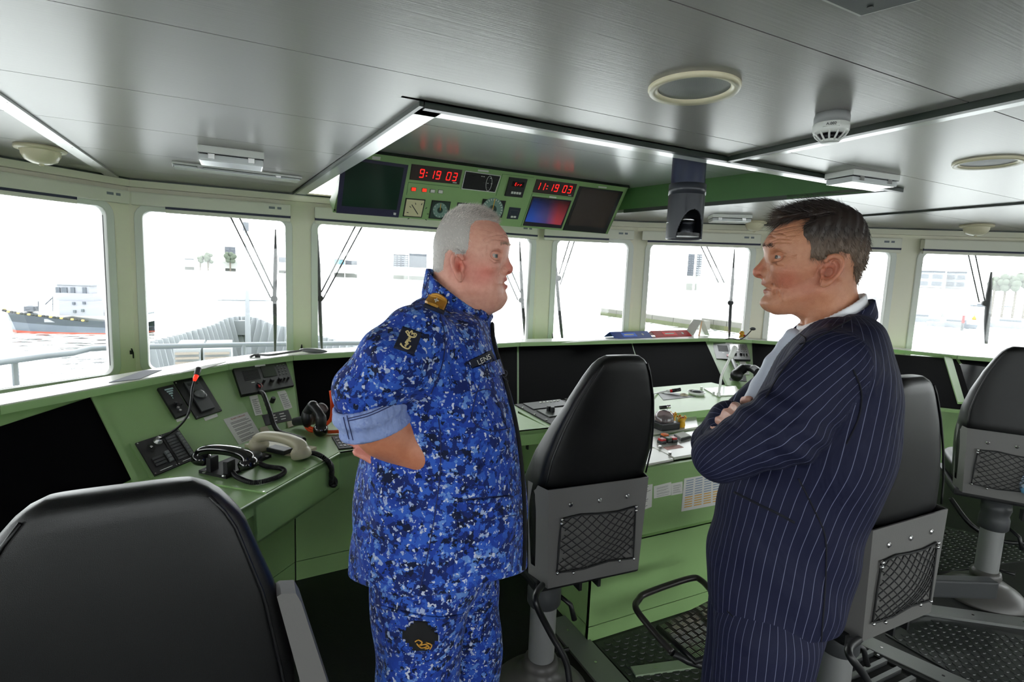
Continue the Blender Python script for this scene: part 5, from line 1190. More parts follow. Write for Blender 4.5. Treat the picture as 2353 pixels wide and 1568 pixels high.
def mesh_sdf(fn, lo, hi, h, B=8, margin=1.5, warp=None, scale=None):
    """polygonise fn<0 by surface nets, evaluating only blocks near the surface"""
    fn0 = fn
    if warp is not None: fn = lambda q: fn0(warp(q))
    lo = np.array(lo, dtype=f32); n = np.ceil((np.array(hi)-lo)/h/B).astype(int)*B; nb = n//B
    gi = np.stack(np.meshgrid(*[np.arange(k) for k in nb], indexing='ij'), -1).reshape(-1, 3)
    cen = lo+(gi*B+B/2).astype(f32)*h; fc = fn(cen.astype(f32))
    F_ = np.repeat(np.repeat(np.repeat(np.sign(fc).reshape(nb).astype(f32), B, 0), B, 1), B, 2)
    F_ = np.pad(F_, ((0, 1),)*3, mode='edge')
    act = gi[np.abs(fc) < B*h*.87*margin*(scale(cen) if scale else 1)]
    o = np.stack(np.meshgrid(*[np.arange(B+1)]*3, indexing='ij'), -1).reshape(-1, 3)
    for i in range(0, len(act), 400):
        idx = (act[i:i+400, None, :]*B+o[None]).reshape(-1, 3)
        F_[idx[:, 0], idx[:, 1], idx[:, 2]] = fn((lo+idx.astype(f32)*h).astype(f32))
    ins = F_ < 0; N = np.array(F_.shape)-1
    c = ins[:-1, :-1, :-1].astype(np.int8)
    tot = np.zeros(N, np.int8)
    for dx in (0, 1):
        for dy in (0, 1):
            for dz in (0, 1): tot += ins[dx:N[0]+dx, dy:N[1]+dy, dz:N[2]+dz]
    cells = np.argwhere((tot > 0) & (tot < 8)); vid = -np.ones(N, np.int64); vid[cells[:, 0], cells[:, 1], cells[:, 2]] = np.arange(len(cells))
    acc = np.zeros((len(cells), 3), f32); cnt = np.zeros(len(cells), f32)
    cr = [(0, 0, 0), (1, 0, 0), (0, 1, 0), (1, 1, 0), (0, 0, 1), (1, 0, 1), (0, 1, 1), (1, 1, 1)]
    ed = [(a, b) for a in range(8) for b in range(a+1, 8) if sum(abs(x-y) for x, y in zip(cr[a], cr[b])) == 1]
    val = [F_[cells[:, 0]+q[0], cells[:, 1]+q[1], cells[:, 2]+q[2]] for q in cr]
    for a, b in ed:
        m = (val[a] < 0) != (val[b] < 0); t = val[a]/(val[a]-val[b]+1e-12); t = np.clip(t, 0, 1)
        p = np.array(cr[a], f32)+t[:, None]*(np.array(cr[b], f32)-np.array(cr[a], f32)); acc[m] += p[m]; cnt[m] += 1
    V = (lo+(cells+acc/np.maximum(cnt, 1)[:, None])*h).astype(f32)
    if warp is not None: V = warp(V)
    quads = []
    for ax in range(3):
        s0 = [slice(1, None)]*3; s0[ax] = slice(0, None)
        A0 = ins[tuple(slice(0, -1) if k == ax else slice(None) for k in range(3))]; A1 = ins[tuple(slice(1, None) if k == ax else slice(None) for k in range(3))]
        e = np.argwhere(A0 != A1); u, v = [(1, 2), (2, 0), (0, 1)][ax]
        e = e[(e[:, u] > 0) & (e[:, v] > 0) & (e[:, u] < N[u]) & (e[:, v] < N[v]) & (e[:, ax] < N[ax])]
        def cid(du, dv):
            q = e.copy(); q[:, u] -= du; q[:, v] -= dv; return vid[q[:, 0], q[:, 1], q[:, 2]]
        Q = np.stack([cid(1, 1), cid(0, 1), cid(0, 0), cid(1, 0)], 1)
        fl = A0[e[:, 0], e[:, 1], e[:, 2]]; Q[~fl] = Q[~fl][:, ::-1]; quads.append(Q[(Q >= 0).all(1)])
    return V.astype(f32), np.concatenate(quads)
def np_mesh(name, V, Q):
    me = bpy.data.meshes.new(name); me.vertices.add(len(V)); me.vertices.foreach_set('co', V.astype(f32).ravel())
    me.loops.add(Q.size); me.loops.foreach_set('vertex_index', Q.astype(np.int32).ravel())
    me.polygons.add(len(Q)); me.polygons.foreach_set('loop_start', np.arange(0, Q.size, Q.shape[1], dtype=np.int32)); me.polygons.foreach_set('loop_total', np.full(len(Q), Q.shape[1], np.int32))
    me.polygons.foreach_set('use_smooth', np.ones(len(Q), bool)); me.update(calc_edges=True); me.validate(); return me
def attr(me, name, v):
    if v.ndim == 1: a = me.attributes.new(name, 'FLOAT', 'POINT'); a.data.foreach_set('value', v.astype(f32))
    else: a = me.attributes.new(name, 'FLOAT_COLOR', 'POINT'); a.data.foreach_set('color', np.concatenate([v, np.ones((len(v), 1))], 1).astype(f32).ravel())
def curve1(xs, ys):
    """smooth interpolation through points (monotone cubic), as a function of an array"""
    xs, ys = np.array(xs, float), np.array(ys, float); o = np.argsort(xs); xs, ys = xs[o], ys[o]
    d = np.diff(ys)/np.diff(xs); m = np.concatenate([[d[0]], np.where(d[:-1]*d[1:] > 0, 2*d[:-1]*d[1:]/(d[:-1]+d[1:]+1e-12), 0), [d[-1]]])
    T = np.linspace(xs[0], xs[-1], 400); k = np.clip(np.searchsorted(xs, T)-1, 0, len(xs)-2); hh = xs[k+1]-xs[k]; t = (T-xs[k])/hh
    Y = (2*t**3-3*t**2+1)*ys[k]+(t**3-2*t**2+t)*hh*m[k]+(-2*t**3+3*t**2)*ys[k+1]+(t**3-t**2)*hh*m[k+1]
    return lambda u: np.interp(u, T, Y).astype(f32)
class Frame:
    """body frame: forward, side that faces the camera (lat > 0), up"""
    def __init__(s, px, py, d, az, near):
        s.C = np.array(atd(px, py, d)); a = math.radians(az); s.F = np.array([math.sin(a), math.cos(a), 0]); s.L = np.array([s.F[1], -s.F[0], 0])*near
    def p(s, px, py, lat=0.):
        """point seen at a pixel on the plane lat metres towards the camera side"""
        o = s.C+s.L*lat; r = ray(px, py); return EYE+r*(((o-EYE)@s.L)/(r@s.L))
    def fu(s, px, py, lat=0.): q = s.p(px, py, lat)-s.C; return float(q@s.F), float(q[2])
    def w(s, f, l, u): return s.C+s.F*f+s.L*l+np.array([0, 0, u])
    def loc(s, P):
        q = P-s.C.astype(f32); return q@s.F.astype(f32), q@s.L.astype(f32), q[:, 2]
def loft_sdf(fr_, rows, k=2.2):
    """rows = (py, px_back, px_front, half width): smooth trunk through silhouette rows"""
    U = []; Bk = []; Fr = []; W = []
    for y, xb, xf, w in rows:
        b, ub = fr_.fu(xb, y); f, uf = fr_.fu(xf, y); U.append((ub+uf)/2); Bk.append(b); Fr.append(f); W.append(w)
    cb, cf, cw = curve1(U, Bk), curve1(U, Fr), curve1(U, W); umin, umax = min(U), max(U)
    def fn(P):
        f, l, u = fr_.loc(P); b, a, w = cb(u), cf(u), cw(u); c = (a+b)/2; r = np.maximum(np.abs(a-b)/2, .01)
        g = (np.abs((f-c)/r)**k+np.abs(l/w)**k)**(1/k); d = (g-1)*np.minimum(r, w)
        return smax(smax(d, u-umax, .03), umin-u, .01)
    fn.U = (umin, umax); fn.c = lambda u: (cb(u), cf(u), cw(u))
    return fn
def drape(name, quad, tree, m, parent, nx=10, ny=10, lift=.002, thick=.0015, mask=None, attrs=False):
    """sheet seen inside a pixel quad (TL,TR,BR,BL), laid on a mesh surface"""
    V = []; ok = {}
    for j in range(ny+1):
        for i in range(nx+1):
            s, t = i/nx, j/ny
            if mask and not mask(s, t): continue
            x = (quad[0][0]*(1-s)+quad[1][0]*s)*(1-t)+(quad[3][0]*(1-s)+quad[2][0]*s)*t; y = (quad[0][1]*(1-s)+quad[1][1]*s)*(1-t)+(quad[3][1]*(1-s)+quad[2][1]*s)*t
            r = Vector(ray(x, y)).normalized(); hit = tree.ray_cast(Vector(EYE), r)
            if hit[0] is None: continue
            n = hit[1] if hit[1].dot(r) < 0 else -hit[1]
            ok[(i, j)] = len(V); V.append((hit[0], n))
    top = [p+n*(lift+thick) for p, n in V]; bot = [p+n*(-.002) for p, n in V]; k = len(V); fs = []; edge = {}
    for i in range(nx):
        for j in range(ny):
            q = [(i, j), (i+1, j), (i+1, j+1), (i, j+1)]
            if all(c in ok for c in q):
                ids = [ok[c] for c in q]; fs.append(ids); fs.append([a+k for a in ids[::-1]])
                for a, b in zip(ids, ids[1:]+ids[:1]): edge[(a, b)] = 1
    for a, b in list(edge):
        if (b, a) not in edge: fs.append((b, a, a+k, b+k))
    mb = MB().add(top+bot, fs, True)
    if not fs: return None
    return mb.build(name, m, parent)
def drape_px(tree, x, y, lift=.002):
    r = Vector(ray(x, y)).normalized(); h = tree.ray_cast(Vector(EYE), r)
    if h[0] is None: return None
    n = h[1] if h[1].dot(r) < 0 else -h[1]; return h[0]+n*lift
def line_on(name, px, tree, r, m, parent, lift=.001):
    S = smooth([(x, y, 0) for x, y in px], 10); P = [drape_px(tree, q.x, q.y, lift) for q in S]; P = [p for p in P if p is not None]
    P = [p for i, p in enumerate(P) if i == 0 or (p-P[i-1]).length < .05]
    if len(P) > 1: return MB().tube(P, r, 5).build(name, m, parent)
# ---------------------------------------------------------------- materials of skin, hair, cloth
def skin_mat(name, rough=.45):
    m = mat(name, (200, 140, 115), rough); nt = m.node_tree; b = nt.nodes['Principled BSDF']
    a = nt.nodes.new('ShaderNodeAttribute'); a.attribute_name = 'col'
    tc = nt.nodes.new('ShaderNodeTexCoord'); no = nt.nodes.new('ShaderNodeTexNoise'); no.inputs['Scale'].default_value = 90; no.inputs['Detail'].default_value = 5
    nt.links.new(tc.outputs['Object'], no.inputs['Vector'])
    hs = nt.nodes.new('ShaderNodeMix'); hs.data_type = 'RGBA'; hs.blend_type = 'MULTIPLY'; hs.inputs[0].default_value = .35
    cr = nt.nodes.new('ShaderNodeValToRGB'); cr.color_ramp.elements[0].position = .3; cr.color_ramp.elements[0].color = (.72, .52, .46, 1); cr.color_ramp.elements[1].position = .7
    nt.links.new(no.outputs['Fac'], cr.inputs[0]); nt.links.new(a.outputs['Color'], hs.inputs[6]); nt.links.new(cr.outputs[0], hs.inputs[7]); nt.links.new(hs.outputs[2], b.inputs['Base Color'])
    n2 = nt.nodes.new('ShaderNodeTexNoise'); n2.inputs['Scale'].default_value = 500; nt.links.new(tc.outputs['Object'], n2.inputs['Vector'])
    wr = nt.nodes.new('ShaderNodeAttribute'); wr.attribute_name = 'wr'
    ad = nt.nodes.new('ShaderNodeMath'); ad.operation = 'MULTIPLY_ADD'; ad.inputs[1].default_value = .25; nt.links.new(n2.outputs['Fac'], ad.inputs[0]); nt.links.new(wr.outputs['Fac'], ad.inputs[2])
    bp = nt.nodes.new('ShaderNodeBump'); bp.inputs['Strength'].default_value = .5; bp.inputs['Distance'].default_value = .005; nt.links.new(ad.outputs[0], bp.inputs['Height']); nt.links.new(bp.outputs['Normal'], b.inputs['Normal'])
    b.inputs['Subsurface Weight'].default_value = .12; b.inputs['Subsurface Radius'].default_value = (.008, .003, .0015); b.inputs['Subsurface Scale'].default_value = 1.
    return m
def attr_mat(name, rough, sheen=.0, bump=0., bscale=300):
    m = mat(name, (128, 128, 128), rough, bump=bump, bscale=bscale); nt = m.node_tree; a = nt.nodes.new('ShaderNodeAttribute'); a.attribute_name = 'col'
    nt.links.new(a.outputs['Color'], nt.nodes['Principled BSDF'].inputs['Base Color']); return m
SKIN = skin_mat('skin')
HAIRM = attr_mat('hair_fibre', .5)
def fold_bump(nt, b, sc=(9, 9, 9), st=.5, fine=900, dist=.02):
    tc = nt.nodes.new('ShaderNodeTexCoord'); mp = nt.nodes.new('ShaderNodeMapping'); mp.inputs['Scale'].default_value = sc
    n = nt.nodes.new('ShaderNodeTexNoise'); n.inputs['Scale'].default_value = 1; n.inputs['Detail'].default_value = 3; n.inputs['Distortion'].default_value = 1.2
    nt.links.new(tc.outputs['Object'], mp.inputs[0]); nt.links.new(mp.outputs[0], n.inputs['Vector'])
    n2 = nt.nodes.new('ShaderNodeTexNoise'); n2.inputs['Scale'].default_value = fine; nt.links.new(tc.outputs['Object'], n2.inputs['Vector'])
    bp = nt.nodes.new('ShaderNodeBump'); bp.inputs['Strength'].default_value = st; bp.inputs['Distance'].default_value = dist; nt.links.new(n.outputs['Fac'], bp.inputs['Height'])
    b2 = nt.nodes.new('ShaderNodeBump'); b2.inputs['Strength'].default_value = .25; b2.inputs['Distance'].default_value = .001; nt.links.new(n2.outputs['Fac'], b2.inputs['Height']); nt.links.new(bp.outputs['Normal'], b2.inputs['Normal'])
    nt.links.new(b2.outputs['Normal'], b.inputs['Normal'])
def camo(name, pale=0.):
    m = mat(name, (30, 60, 150), .8, spec=.2); nt = m.node_tree; b = nt.nodes['Principled BSDF']; tc = nt.nodes.new('ShaderNodeTexCoord')
    def noise(sc, det, off, rough=.6):
        mp = nt.nodes.new('ShaderNodeMapping'); mp.inputs['Location'].default_value = (off, off*1.7, off*.6); mp.inputs['Scale'].default_value = (sc, sc, sc)
        n = nt.nodes.new('ShaderNodeTexNoise'); n.inputs['Scale'].default_value = 1; n.inputs['Detail'].default_value = det; n.inputs['Roughness'].default_value = rough
        nt.links.new(tc.outputs['Object'], mp.inputs[0]); nt.links.new(mp.outputs[0], n.inputs['Vector']); return n
    cur = None
    def layer(n, thr, col, soft=.012):
        nonlocal cur
        cr = nt.nodes.new('ShaderNodeValToRGB'); cr.color_ramp.elements[0].position = thr; cr.color_ramp.elements[0].color = (0, 0, 0, 1); cr.color_ramp.elements[1].position = thr+soft; cr.color_ramp.elements[1].color = (1, 1, 1, 1)
        nt.links.new(n.outputs['Fac'], cr.inputs[0]); mx = nt.nodes.new('ShaderNodeMix'); mx.data_type = 'RGBA'
        if cur is None: mx.inputs[6].default_value = lin((30, 60, 148))
        else: nt.links.new(cur, mx.inputs[6])
        c = [x+(y-x)*pale for x, y in zip(col, (150, 166, 205))]; mx.inputs[7].default_value = lin(c); nt.links.new(cr.outputs[0], mx.inputs[0]); cur = mx.outputs[2]
    layer(noise(20, 3, 1.3), .50, (20, 36, 96)); layer(noise(46, 4, 4.1), .53, (46, 86, 176)); layer(noise(36, 4, 9.2), .585, (14, 22, 52))
    layer(noise(42, 4, 2.2), .60, (92, 130, 196)); layer(noise(78, 3, 7.7, .5), .625, (150, 164, 198)); layer(noise(98, 2, 3.3, .4), .655, (186, 192, 210))
    if pale:
        mx = nt.nodes.new('ShaderNodeMix'); mx.data_type = 'RGBA'; mx.inputs[0].default_value = pale; nt.links.new(cur, mx.inputs[6]); mx.inputs[7].default_value = lin((134, 150, 196)); cur = mx.outputs[2]
    nt.links.new(cur, b.inputs['Base Color']); fold_bump(nt, b, (9, 9, 5), .8, dist=.03); b.inputs['Sheen Weight'].default_value = .05
    return m
CAMO = camo('blue_camouflage'); CAMOP = camo('camouflage_inside', .75)
def pinstripe(name):
    m = mat(name, (22, 25, 50), .75, spec=.25); nt = m.node_tree; b = nt.nodes['Principled BSDF']
    a = nt.nodes.new('ShaderNodeAttribute'); a.attribute_name = 'st'; mo = nt.nodes.new('ShaderNodeMath'); mo.operation = 'PINGPONG'; mo.inputs[1].default_value = .0085; nt.links.new(a.outputs['Fac'], mo.inputs[0])
    cr = nt.nodes.new('ShaderNodeMapRange'); cr.inputs[1].default_value = .0002; cr.inputs[2].default_value = .0006; cr.inputs[3].default_value = 1; cr.inputs[4].default_value = 0; nt.links.new(mo.outputs[0], cr.inputs[0])
    mx = nt.nodes.new('ShaderNodeMix'); mx.data_type = 'RGBA'; mx.inputs[6].default_value = lin((22, 25, 50)); mx.inputs[7].default_value = lin((112, 116, 144)); nt.links.new(cr.outputs[0], mx.inputs[0]); nt.links.new(mx.outputs[2], b.inputs['Base Color'])
    fold_bump(nt, b, (8, 8, 5), .6, dist=.025); b.inputs['Sheen Weight'].default_value = .0
    return m
SUIT = pinstripe('navy_pinstripe')
SHIRT = mat('white_cotton', (240, 240, 244), .6, bump=.05, bscale=500)
TIE = mat('silver_tie', (196, 202, 216), .5, bump=.1, bscale=700)
NAVYC = mat('navy_cloth', (20, 24, 44), .85, bump=.1, bscale=600); GOLD = mat('gold_braid', (206, 152, 60), .45, metal=.35, bump=.4, bscale=500); BLACKC = mat('black_cloth', (8, 9, 12), .9)
SILVERT = mat('silver_thread', (214, 214, 206), .5); GOLDT = mat('pale_gold_thread', (214, 196, 140), .55)
def folds(P, a=.004):
    x, y, z = P[:, 0], P[:, 1], P[:, 2]
    return a*(np.sin(31*z+14*x+2.5*np.sin(11*x+7*z))*.5+np.sin(23*x-27*y+19*z+2*np.sin(13*z))*.5)
# ---------------------------------------------------------------- head
def head_sdf(fr_, Zc, lm, sx, part='skin'):
    """lm: landmarks in enlarged-photo coordinates; returns sdf and colour function. forward, lateral, up are local metres"""
    g = {k: fr_.fu(*Zc(*v)) for k, v in lm.items() if k not in ('ear_t', 'ear_b', 'ear_r', 'ear_l', 'eye', 'mc', 'wing')}
    for k, lat in (('eye', .034), ('mc', .026), ('wing', .016)): g[k] = fr_.fu(*Zc(*lm[k]), lat)
    for k in ('ear_t', 'ear_b', 'ear_r', 'ear_l'): g[k] = fr_.fu(*Zc(*lm[k]), sx['earlat'])
    W = fr_.w
    ft, fb = g['fore'][0], g['occ'][0]; ut = g['crown'][1]
    sk_c = W((ft+fb)/2+.002, 0, ut-.098); sk_r = ((ft-fb)/2+.002, sx['skw'], .098)
    pf = curve1([g['chinb'][1]-.02, g['chinb'][1], g['chin'][1], g['ml'][1], g['ll'][1], g['mouth'][1], g['ul'][1], g['sub'][1], (g['sub'][1]+g['nas'][1])/2, g['nas'][1], g['brow'][1], g['fore'][1], g['fore'][1]+.05],
                [g['chinb'][0]-.03, g['chinb'][0], g['chin'][0], g['ml'][0], g['ll'][0]-.006, g['mouth'][0]-.002, g['ul'][0]-.005, g['sub'][0]-.002, (g['sub'][0]+g['nas'][0])/2-.006, g['nas'][0]-.002, g['brow'][0]-.003, g['fore'][0], g['fore'][0]-.03])
    u0, u1 = g['chinb'][1], g['brow'][1]+.03; H_ = u1-u0
    pw = curve1([u0-.01, u0+.02*1, u0+.17*H_, u0+.35*H_, u0+.55*H_, u0+.75*H_, u1], [x*sx['fw'] for x in (.030, .043, .052, .060, .066, .067, .064)])
    earf = (g['ear_t'][0]+g['ear_b'][0])/2
    def face(P):
        f, l, u = fr_.loc(P); a = pf(u); w = pw(u); b = earf-.01; c = a-w*1.05; r = w*1.05
        fr2 = np.where(f > c, (f-c)/r, (f-c)/np.maximum(c-b, .03)); d = (np.sqrt(fr2**2+(l/w)**2)-1)*np.minimum(w, .05)
        return smax(smax(d, u-u1, .03), u0-.004-u, .014)
    eye = g['eye']; ue, fe = eye[1], eye[0]-.012
    tip, nas, sub, wing = g['tip'], g['nas'], g['sub'], g['wing']
    ea = (np.array(W(g['ear_t'][0], sx['earlat'], g['ear_t'][1]))-np.array(W(g['ear_b'][0], sx['earlat'], g['ear_b'][1]))); el = np.linalg.norm(ea)/2; ea /= np.linalg.norm(ea)
    def ear_fn(P, s):
        ec = W((g['ear_l'][0]+g['ear_r'][0])/2, s*sx['earlat'], (g['ear_t'][1]+g['ear_b'][1])/2); ew = abs(g['ear_l'][0]-g['ear_r'][0])/2*.92
        La = fr_.L*s; fwd = fr_.F-ea*(fr_.F@ea); fwd /= np.linalg.norm(fwd); tl = math.radians(24); bx = fwd*math.cos(tl)+La*math.sin(-tl)*-1*-1; bx = fwd*math.cos(tl)-La*math.sin(tl); bx /= np.linalg.norm(bx); cx = np.cross(ea, bx); cx = cx if cx@La > 0 else -cx
        q = P-nv(*ec); a, b, c = q@ea.astype(f32), q@bx.astype(f32), q@cx.astype(f32)
        # egg outline: narrower towards the lobe
        wv = ew*(1+.22*np.clip(a/el, -1, 1)); rho = np.sqrt((a/el)**2+(b/wv)**2); sc = np.minimum(el, wv)
        rim = np.sqrt(((rho-.90)*sc)**2+(c-.009)**2)-.0042; rim = np.where((b > .35*wv) & (a < .35*el), rim+.004, rim)
        pan = smax((rho-.93)*sc, np.abs(c+.002-.004*(rho))-.0032, .003)
        ah = np.sqrt(((np.sqrt(((a+.05*el)/(el*.56))**2+((b-.12*wv)/(wv*.60))**2)-1)*sc*.6)**2+(c-.004)**2)-.0026; ah = np.where(b > .25*wv, ah+.006, ah)
        con = ellip(P, ec+bx*ew*.22-ea*el*.12+cx*.006, (el*.36, ew*.46, .012), np.array([ea, bx, cx]))
        lob = ellip(P, ec-ea*el*.74+bx*ew*.18+cx*.002, (.010, .0085, .0058), np.array([ea, bx, cx]))
        d = smin(smin(pan, rim, .004), smin(ah, lob, .004), .004); d = smax(d, -con, .003)
        trg = ellip(P, ec+bx*ew*.72-ea*el*.18+cx*.003, (.008, .005, .006), np.array([ea, bx, cx])); return smin(d, trg, .004)
    def fn(P):
        d = smin(ellip(P, sk_c, sk_r, np.array([fr_.F, fr_.L, [0, 0, 1]])), face(P), .03)
        for q in sx.get('extra', ()): d = smin(d, ellip(P, W(*q[0]), q[1], np.array([fr_.F, fr_.L, [0, 0, 1]])), q[2])
        # brow ridge, cheekbones, jaw and chin
        for s in (-1, 1):
            d = smin(d, cone(P, W(g['brow'][0]-.010, s*.010, g['brow'][1]-.002), W(g['brow'][0]-.026, s*.046, g['brow'][1]-.004), .0085, .007), .010)
            d = smin(d, ellip(P, W(fe-.004, s*.052, (ue+sub[1])/2-.002), (.020, .016, .016), np.array([fr_.F, fr_.L, [0, 0, 1]])), .022)
            d = smin(d, cone(P, W(earf+.012, s*(.056*sx['fw']), g['ear_b'][1]-.006-sx['jaw']), W(g['chin'][0]-.030, s*.024, g['chinb'][1]+.012), .017+sx['jowl'], .014), .024)
        d = smin(d, sphere(P, W(g['chin'][0]-.016, 0, g['chin'][1]), .0165), .012)
        # eye sockets
        for s in (-1, 1): d = smax(d, -ellip(P, W(fe+.011, s*.0475, ue+.001), (.018, .0155, .0118), np.array([fr_.F, fr_.L, [0, 0, 1]])), .010)
        # nose
        nb = W(nas[0]-.010, 0, nas[1]); nm = W((nas[0]+tip[0])/2-.012, 0, (nas[1]+tip[1])/2); nt_ = W(tip[0]-.0135, 0, tip[1])
        n = chain(P, [nb, nm, nt_], [.0080, .0108, .0142], .006)
        n = smin(n, cone(P, W(tip[0]-.014, 0, tip[1]-.004), W(sub[0]-.004, 0, sub[1]+.004), .009, .007), .005)
        for s in (-1, 1):
            n = smin(n, ellip(P, W(wing[0]-.001, s*.0158, wing[1]), (.0135, .0088, .0108), np.array([fr_.F, fr_.L, [0, 0, 1]])), .006)
        d = smin(d, n, .0055)
        for s in (-1, 1): d = smax(d, -ellip(P, W((tip[0]+wing[0])/2-.003, s*.0095, sub[1]+.0015), (.0080, .0046, .0052), np.array([fr_.F, fr_.L, [0, 0, 1]])), .003)
        # lips
        ul, ll, mo, mc = g['ul'], g['ll'], g['mouth'], g['mc']
        for q, r in ((ul, .0052), (ll, .0062)):
            for s in (-1, 1): d = smin(d, cone(P, W(q[0]-.0055, s*.004, q[1]), W(mc[0]-.001, s*.024, mc[1]+(q[1]-mo[1])*.25), r, .003), .006)
        op = sx['open']
        for s in (-1, 1): d = smax(d, -cone(P, W(mo[0]+.010, 0, mo[1]), W(mc[0]+.002, s*.024, mc[1]), op, .0016), .003)
        d = smax(d, -cone(P, W(mo[0]+.006, -.012, mo[1]), W(mo[0]+.006, .012, mo[1]), op, op), .002)
        # folds from nose to mouth
        for s in (-1, 1):
            d = smax(d, -cone(P, W(wing[0]-.008, s*.0255, wing[1]+.002), W(mc[0]-.008, s*.037, mc[1]-.006), .0028, .0022), .007)
        # lids
        for s in (-1, 1):
            c = W(fe, s*.033, ue); f, l, u = fr_.loc(P); sp = sphere(P, c, .0139)
            d = smin(d, smax(sp, -(u-ue-.0024-.12*(f-fe)), .0012), .0022); d = smin(d, smax(sp, (u-ue+.0036), .0012), .0022); d = smin(d, smax(sp, f-(fe+.0022), .0015), .0022)
            d = smin(d, cone(P, W(fe+.004, s*.015, ue+.0085), W(fe-.006, s*.048, ue+.004), .0036, .003), .004)
            d = smin(d, cone(P, W(fe+.002, s*.019, ue-.0125), W(fe-.007, s*.046, ue-.009), .0046, .003), .006)
        for s in (-1, 1): d = smin(d, ear_fn(P, s), .0035)
        return d
    if sx.get('grooves'):
        # lines of age: found on the coarse surface through the photograph's lines, then cut on both sides
        c0 = np.array(fr_.w(0, 0, 0)); bv, bq = mesh_sdf(fn, c0-.19, c0+.19, .0042); bt = tree_of(bv, bq); cuts = []
        for pts, r in sx['grooves']:
            H3 = [drape_px(bt, *Zc(*p), 0.) for p in pts]; H3 = [np.array(h) for h in H3 if h is not None]
            for a, b in zip(H3, H3[1:]):
                for s in (1, -1):
                    m = lambda p: p if s > 0 else p-fr_.L*2*float((p-fr_.C)@fr_.L)
                    cuts.append((m(a), m(b), r))
        fn_base = fn
        def fn(P):
            d = fn_base(P); near = np.abs(d) < .02
            if near.any():
                q = P[near]; e = d[near]
                for a, b, r in cuts: e = smax(e, -cone(q, a, b, r, r), .0022)
                d[near] = e
            return d
    # neck
    nk = [fr_.fu(*Zc(*lm[k])) for k in ('nk_f0', 'nk_b0', 'nk_f1', 'nk_b1')]
    a0, a1 = ((nk[0][0]+nk[1][0])/2, (nk[0][1]+nk[1][1])/2), ((nk[2][0]+nk[3][0])/2, (nk[2][1]+nk[3][1])/2)
    r0, r1 = abs(nk[0][0]-nk[1][0])/2, abs(nk[2][0]-nk[3][0])/2
    nA0, nA1 = np.array(W(a0[0], 0, a0[1])), np.array(W(a1[0], 0, a1[1]))
    def neck(P, o=0.): return cone(P, nA0, nA1, r0+o, r1+o)
    info = dict(g=g, earf=earf, fe=fe, ue=ue, W=W, nA0=nA0, nA1=nA1, r0=r0, r1=r1)
    return fn, neck, info
def head_colour(V, fr_, info, base, red, lipc, browc, brow=1.):
    g, W = info['g'], info['W']; c = np.tile(np.array(lin(base)[:3], f32), (len(V), 1)); R = np.array(lin(red)[:3], f32)
    def spot(p, r): return np.exp(-(((V-nv(*p))/nv(*([r]*3 if np.isscalar(r) else r)))**2).sum(1))
    def mixc(k, col): return c*(1-k[:, None])+np.array(col, f32)*k[:, None]
    k = np.zeros(len(V), f32)
    for s in (-1, 1):
        k += .75*spot(W(info['fe']-.012, s*.058, g['sub'][1]), .030)+.8*spot(W((g['ear_l'][0]+g['ear_r'][0])/2, s*.085, (g['ear_t'][1]+g['ear_b'][1])/2), .030)
        k += .45*spot(W(info['earf']+.03, s*.06, g['mouth'][1]), .03)
    k += .9*spot(W(g['tip'][0]-.008, 0, g['tip'][1]), .020)+.35*spot(W(g['fore'][0], 0, g['fore'][1]), .04)
    c = mixc(np.clip(k, 0, 1)*.75, R)
    for q in (g['ul'], g['ll']):
        for s in (-1, 1): c = mixc(np.clip(1.1*spot(W(q[0]-.003, s*.009, q[1]), (.014, .014, .0045)), 0, 1)*.8, lin(lipc)[:3])
    return c.astype(f32)
def wrinkles(V, fr_, info, rows, amp=1.):
    """relief mask: lines across the forehead and beside the eyes"""
    f, l, u = fr_.loc(V.astype(f32)); g = info['g']; w = np.zeros(len(V), f32)
    for k, du in enumerate(rows):
        uu = g['brow'][1]+du+.006*np.sin(np.abs(l)*70+k)+.0; w -= np.exp(-((u-uu)/.0020)**2)*np.exp(-(l/.05)**2)*(f > info['fe']-.03)
    for s in (-1, 1):
        for k in range(4):
            a = -.5+.33*k; d = (u-info['ue'])-a*(info['fe']-.02-f); w -= .7*np.exp(-(d/.0018)**2)*np.exp(-((f-(info['fe']-.034))/.012)**2)*(np.abs(l-s*.055) < .02)
    return w*amp
def eyes(fr_, info, root, iris=(96, 120, 120), look=0.):
    for s in (-1, 1):
        c = Vector(info['W'](info['fe'], s*.033, info['ue'])); d = Vector(fr_.F*math.cos(look)+fr_.L*math.sin(look)); o = MB().ball(c, .0124, 20, 14).build('eyeball', mat('eye_white', (186, 172, 164), .2), root)  # eye white toned down; its shading is put into the colour
        MB().lathe(c, [(0, .01275), (.0025, .0127), (.0057, .0116), (.0058, .0108)], d, 18).build('iris', mat('iris_%d' % iris[0], iris, .1), o); MB().lathe(c, [(0, .0131), (.0024, .0128), (.0026, .0120)], d, 14).build('pupil', BLACKG, o)
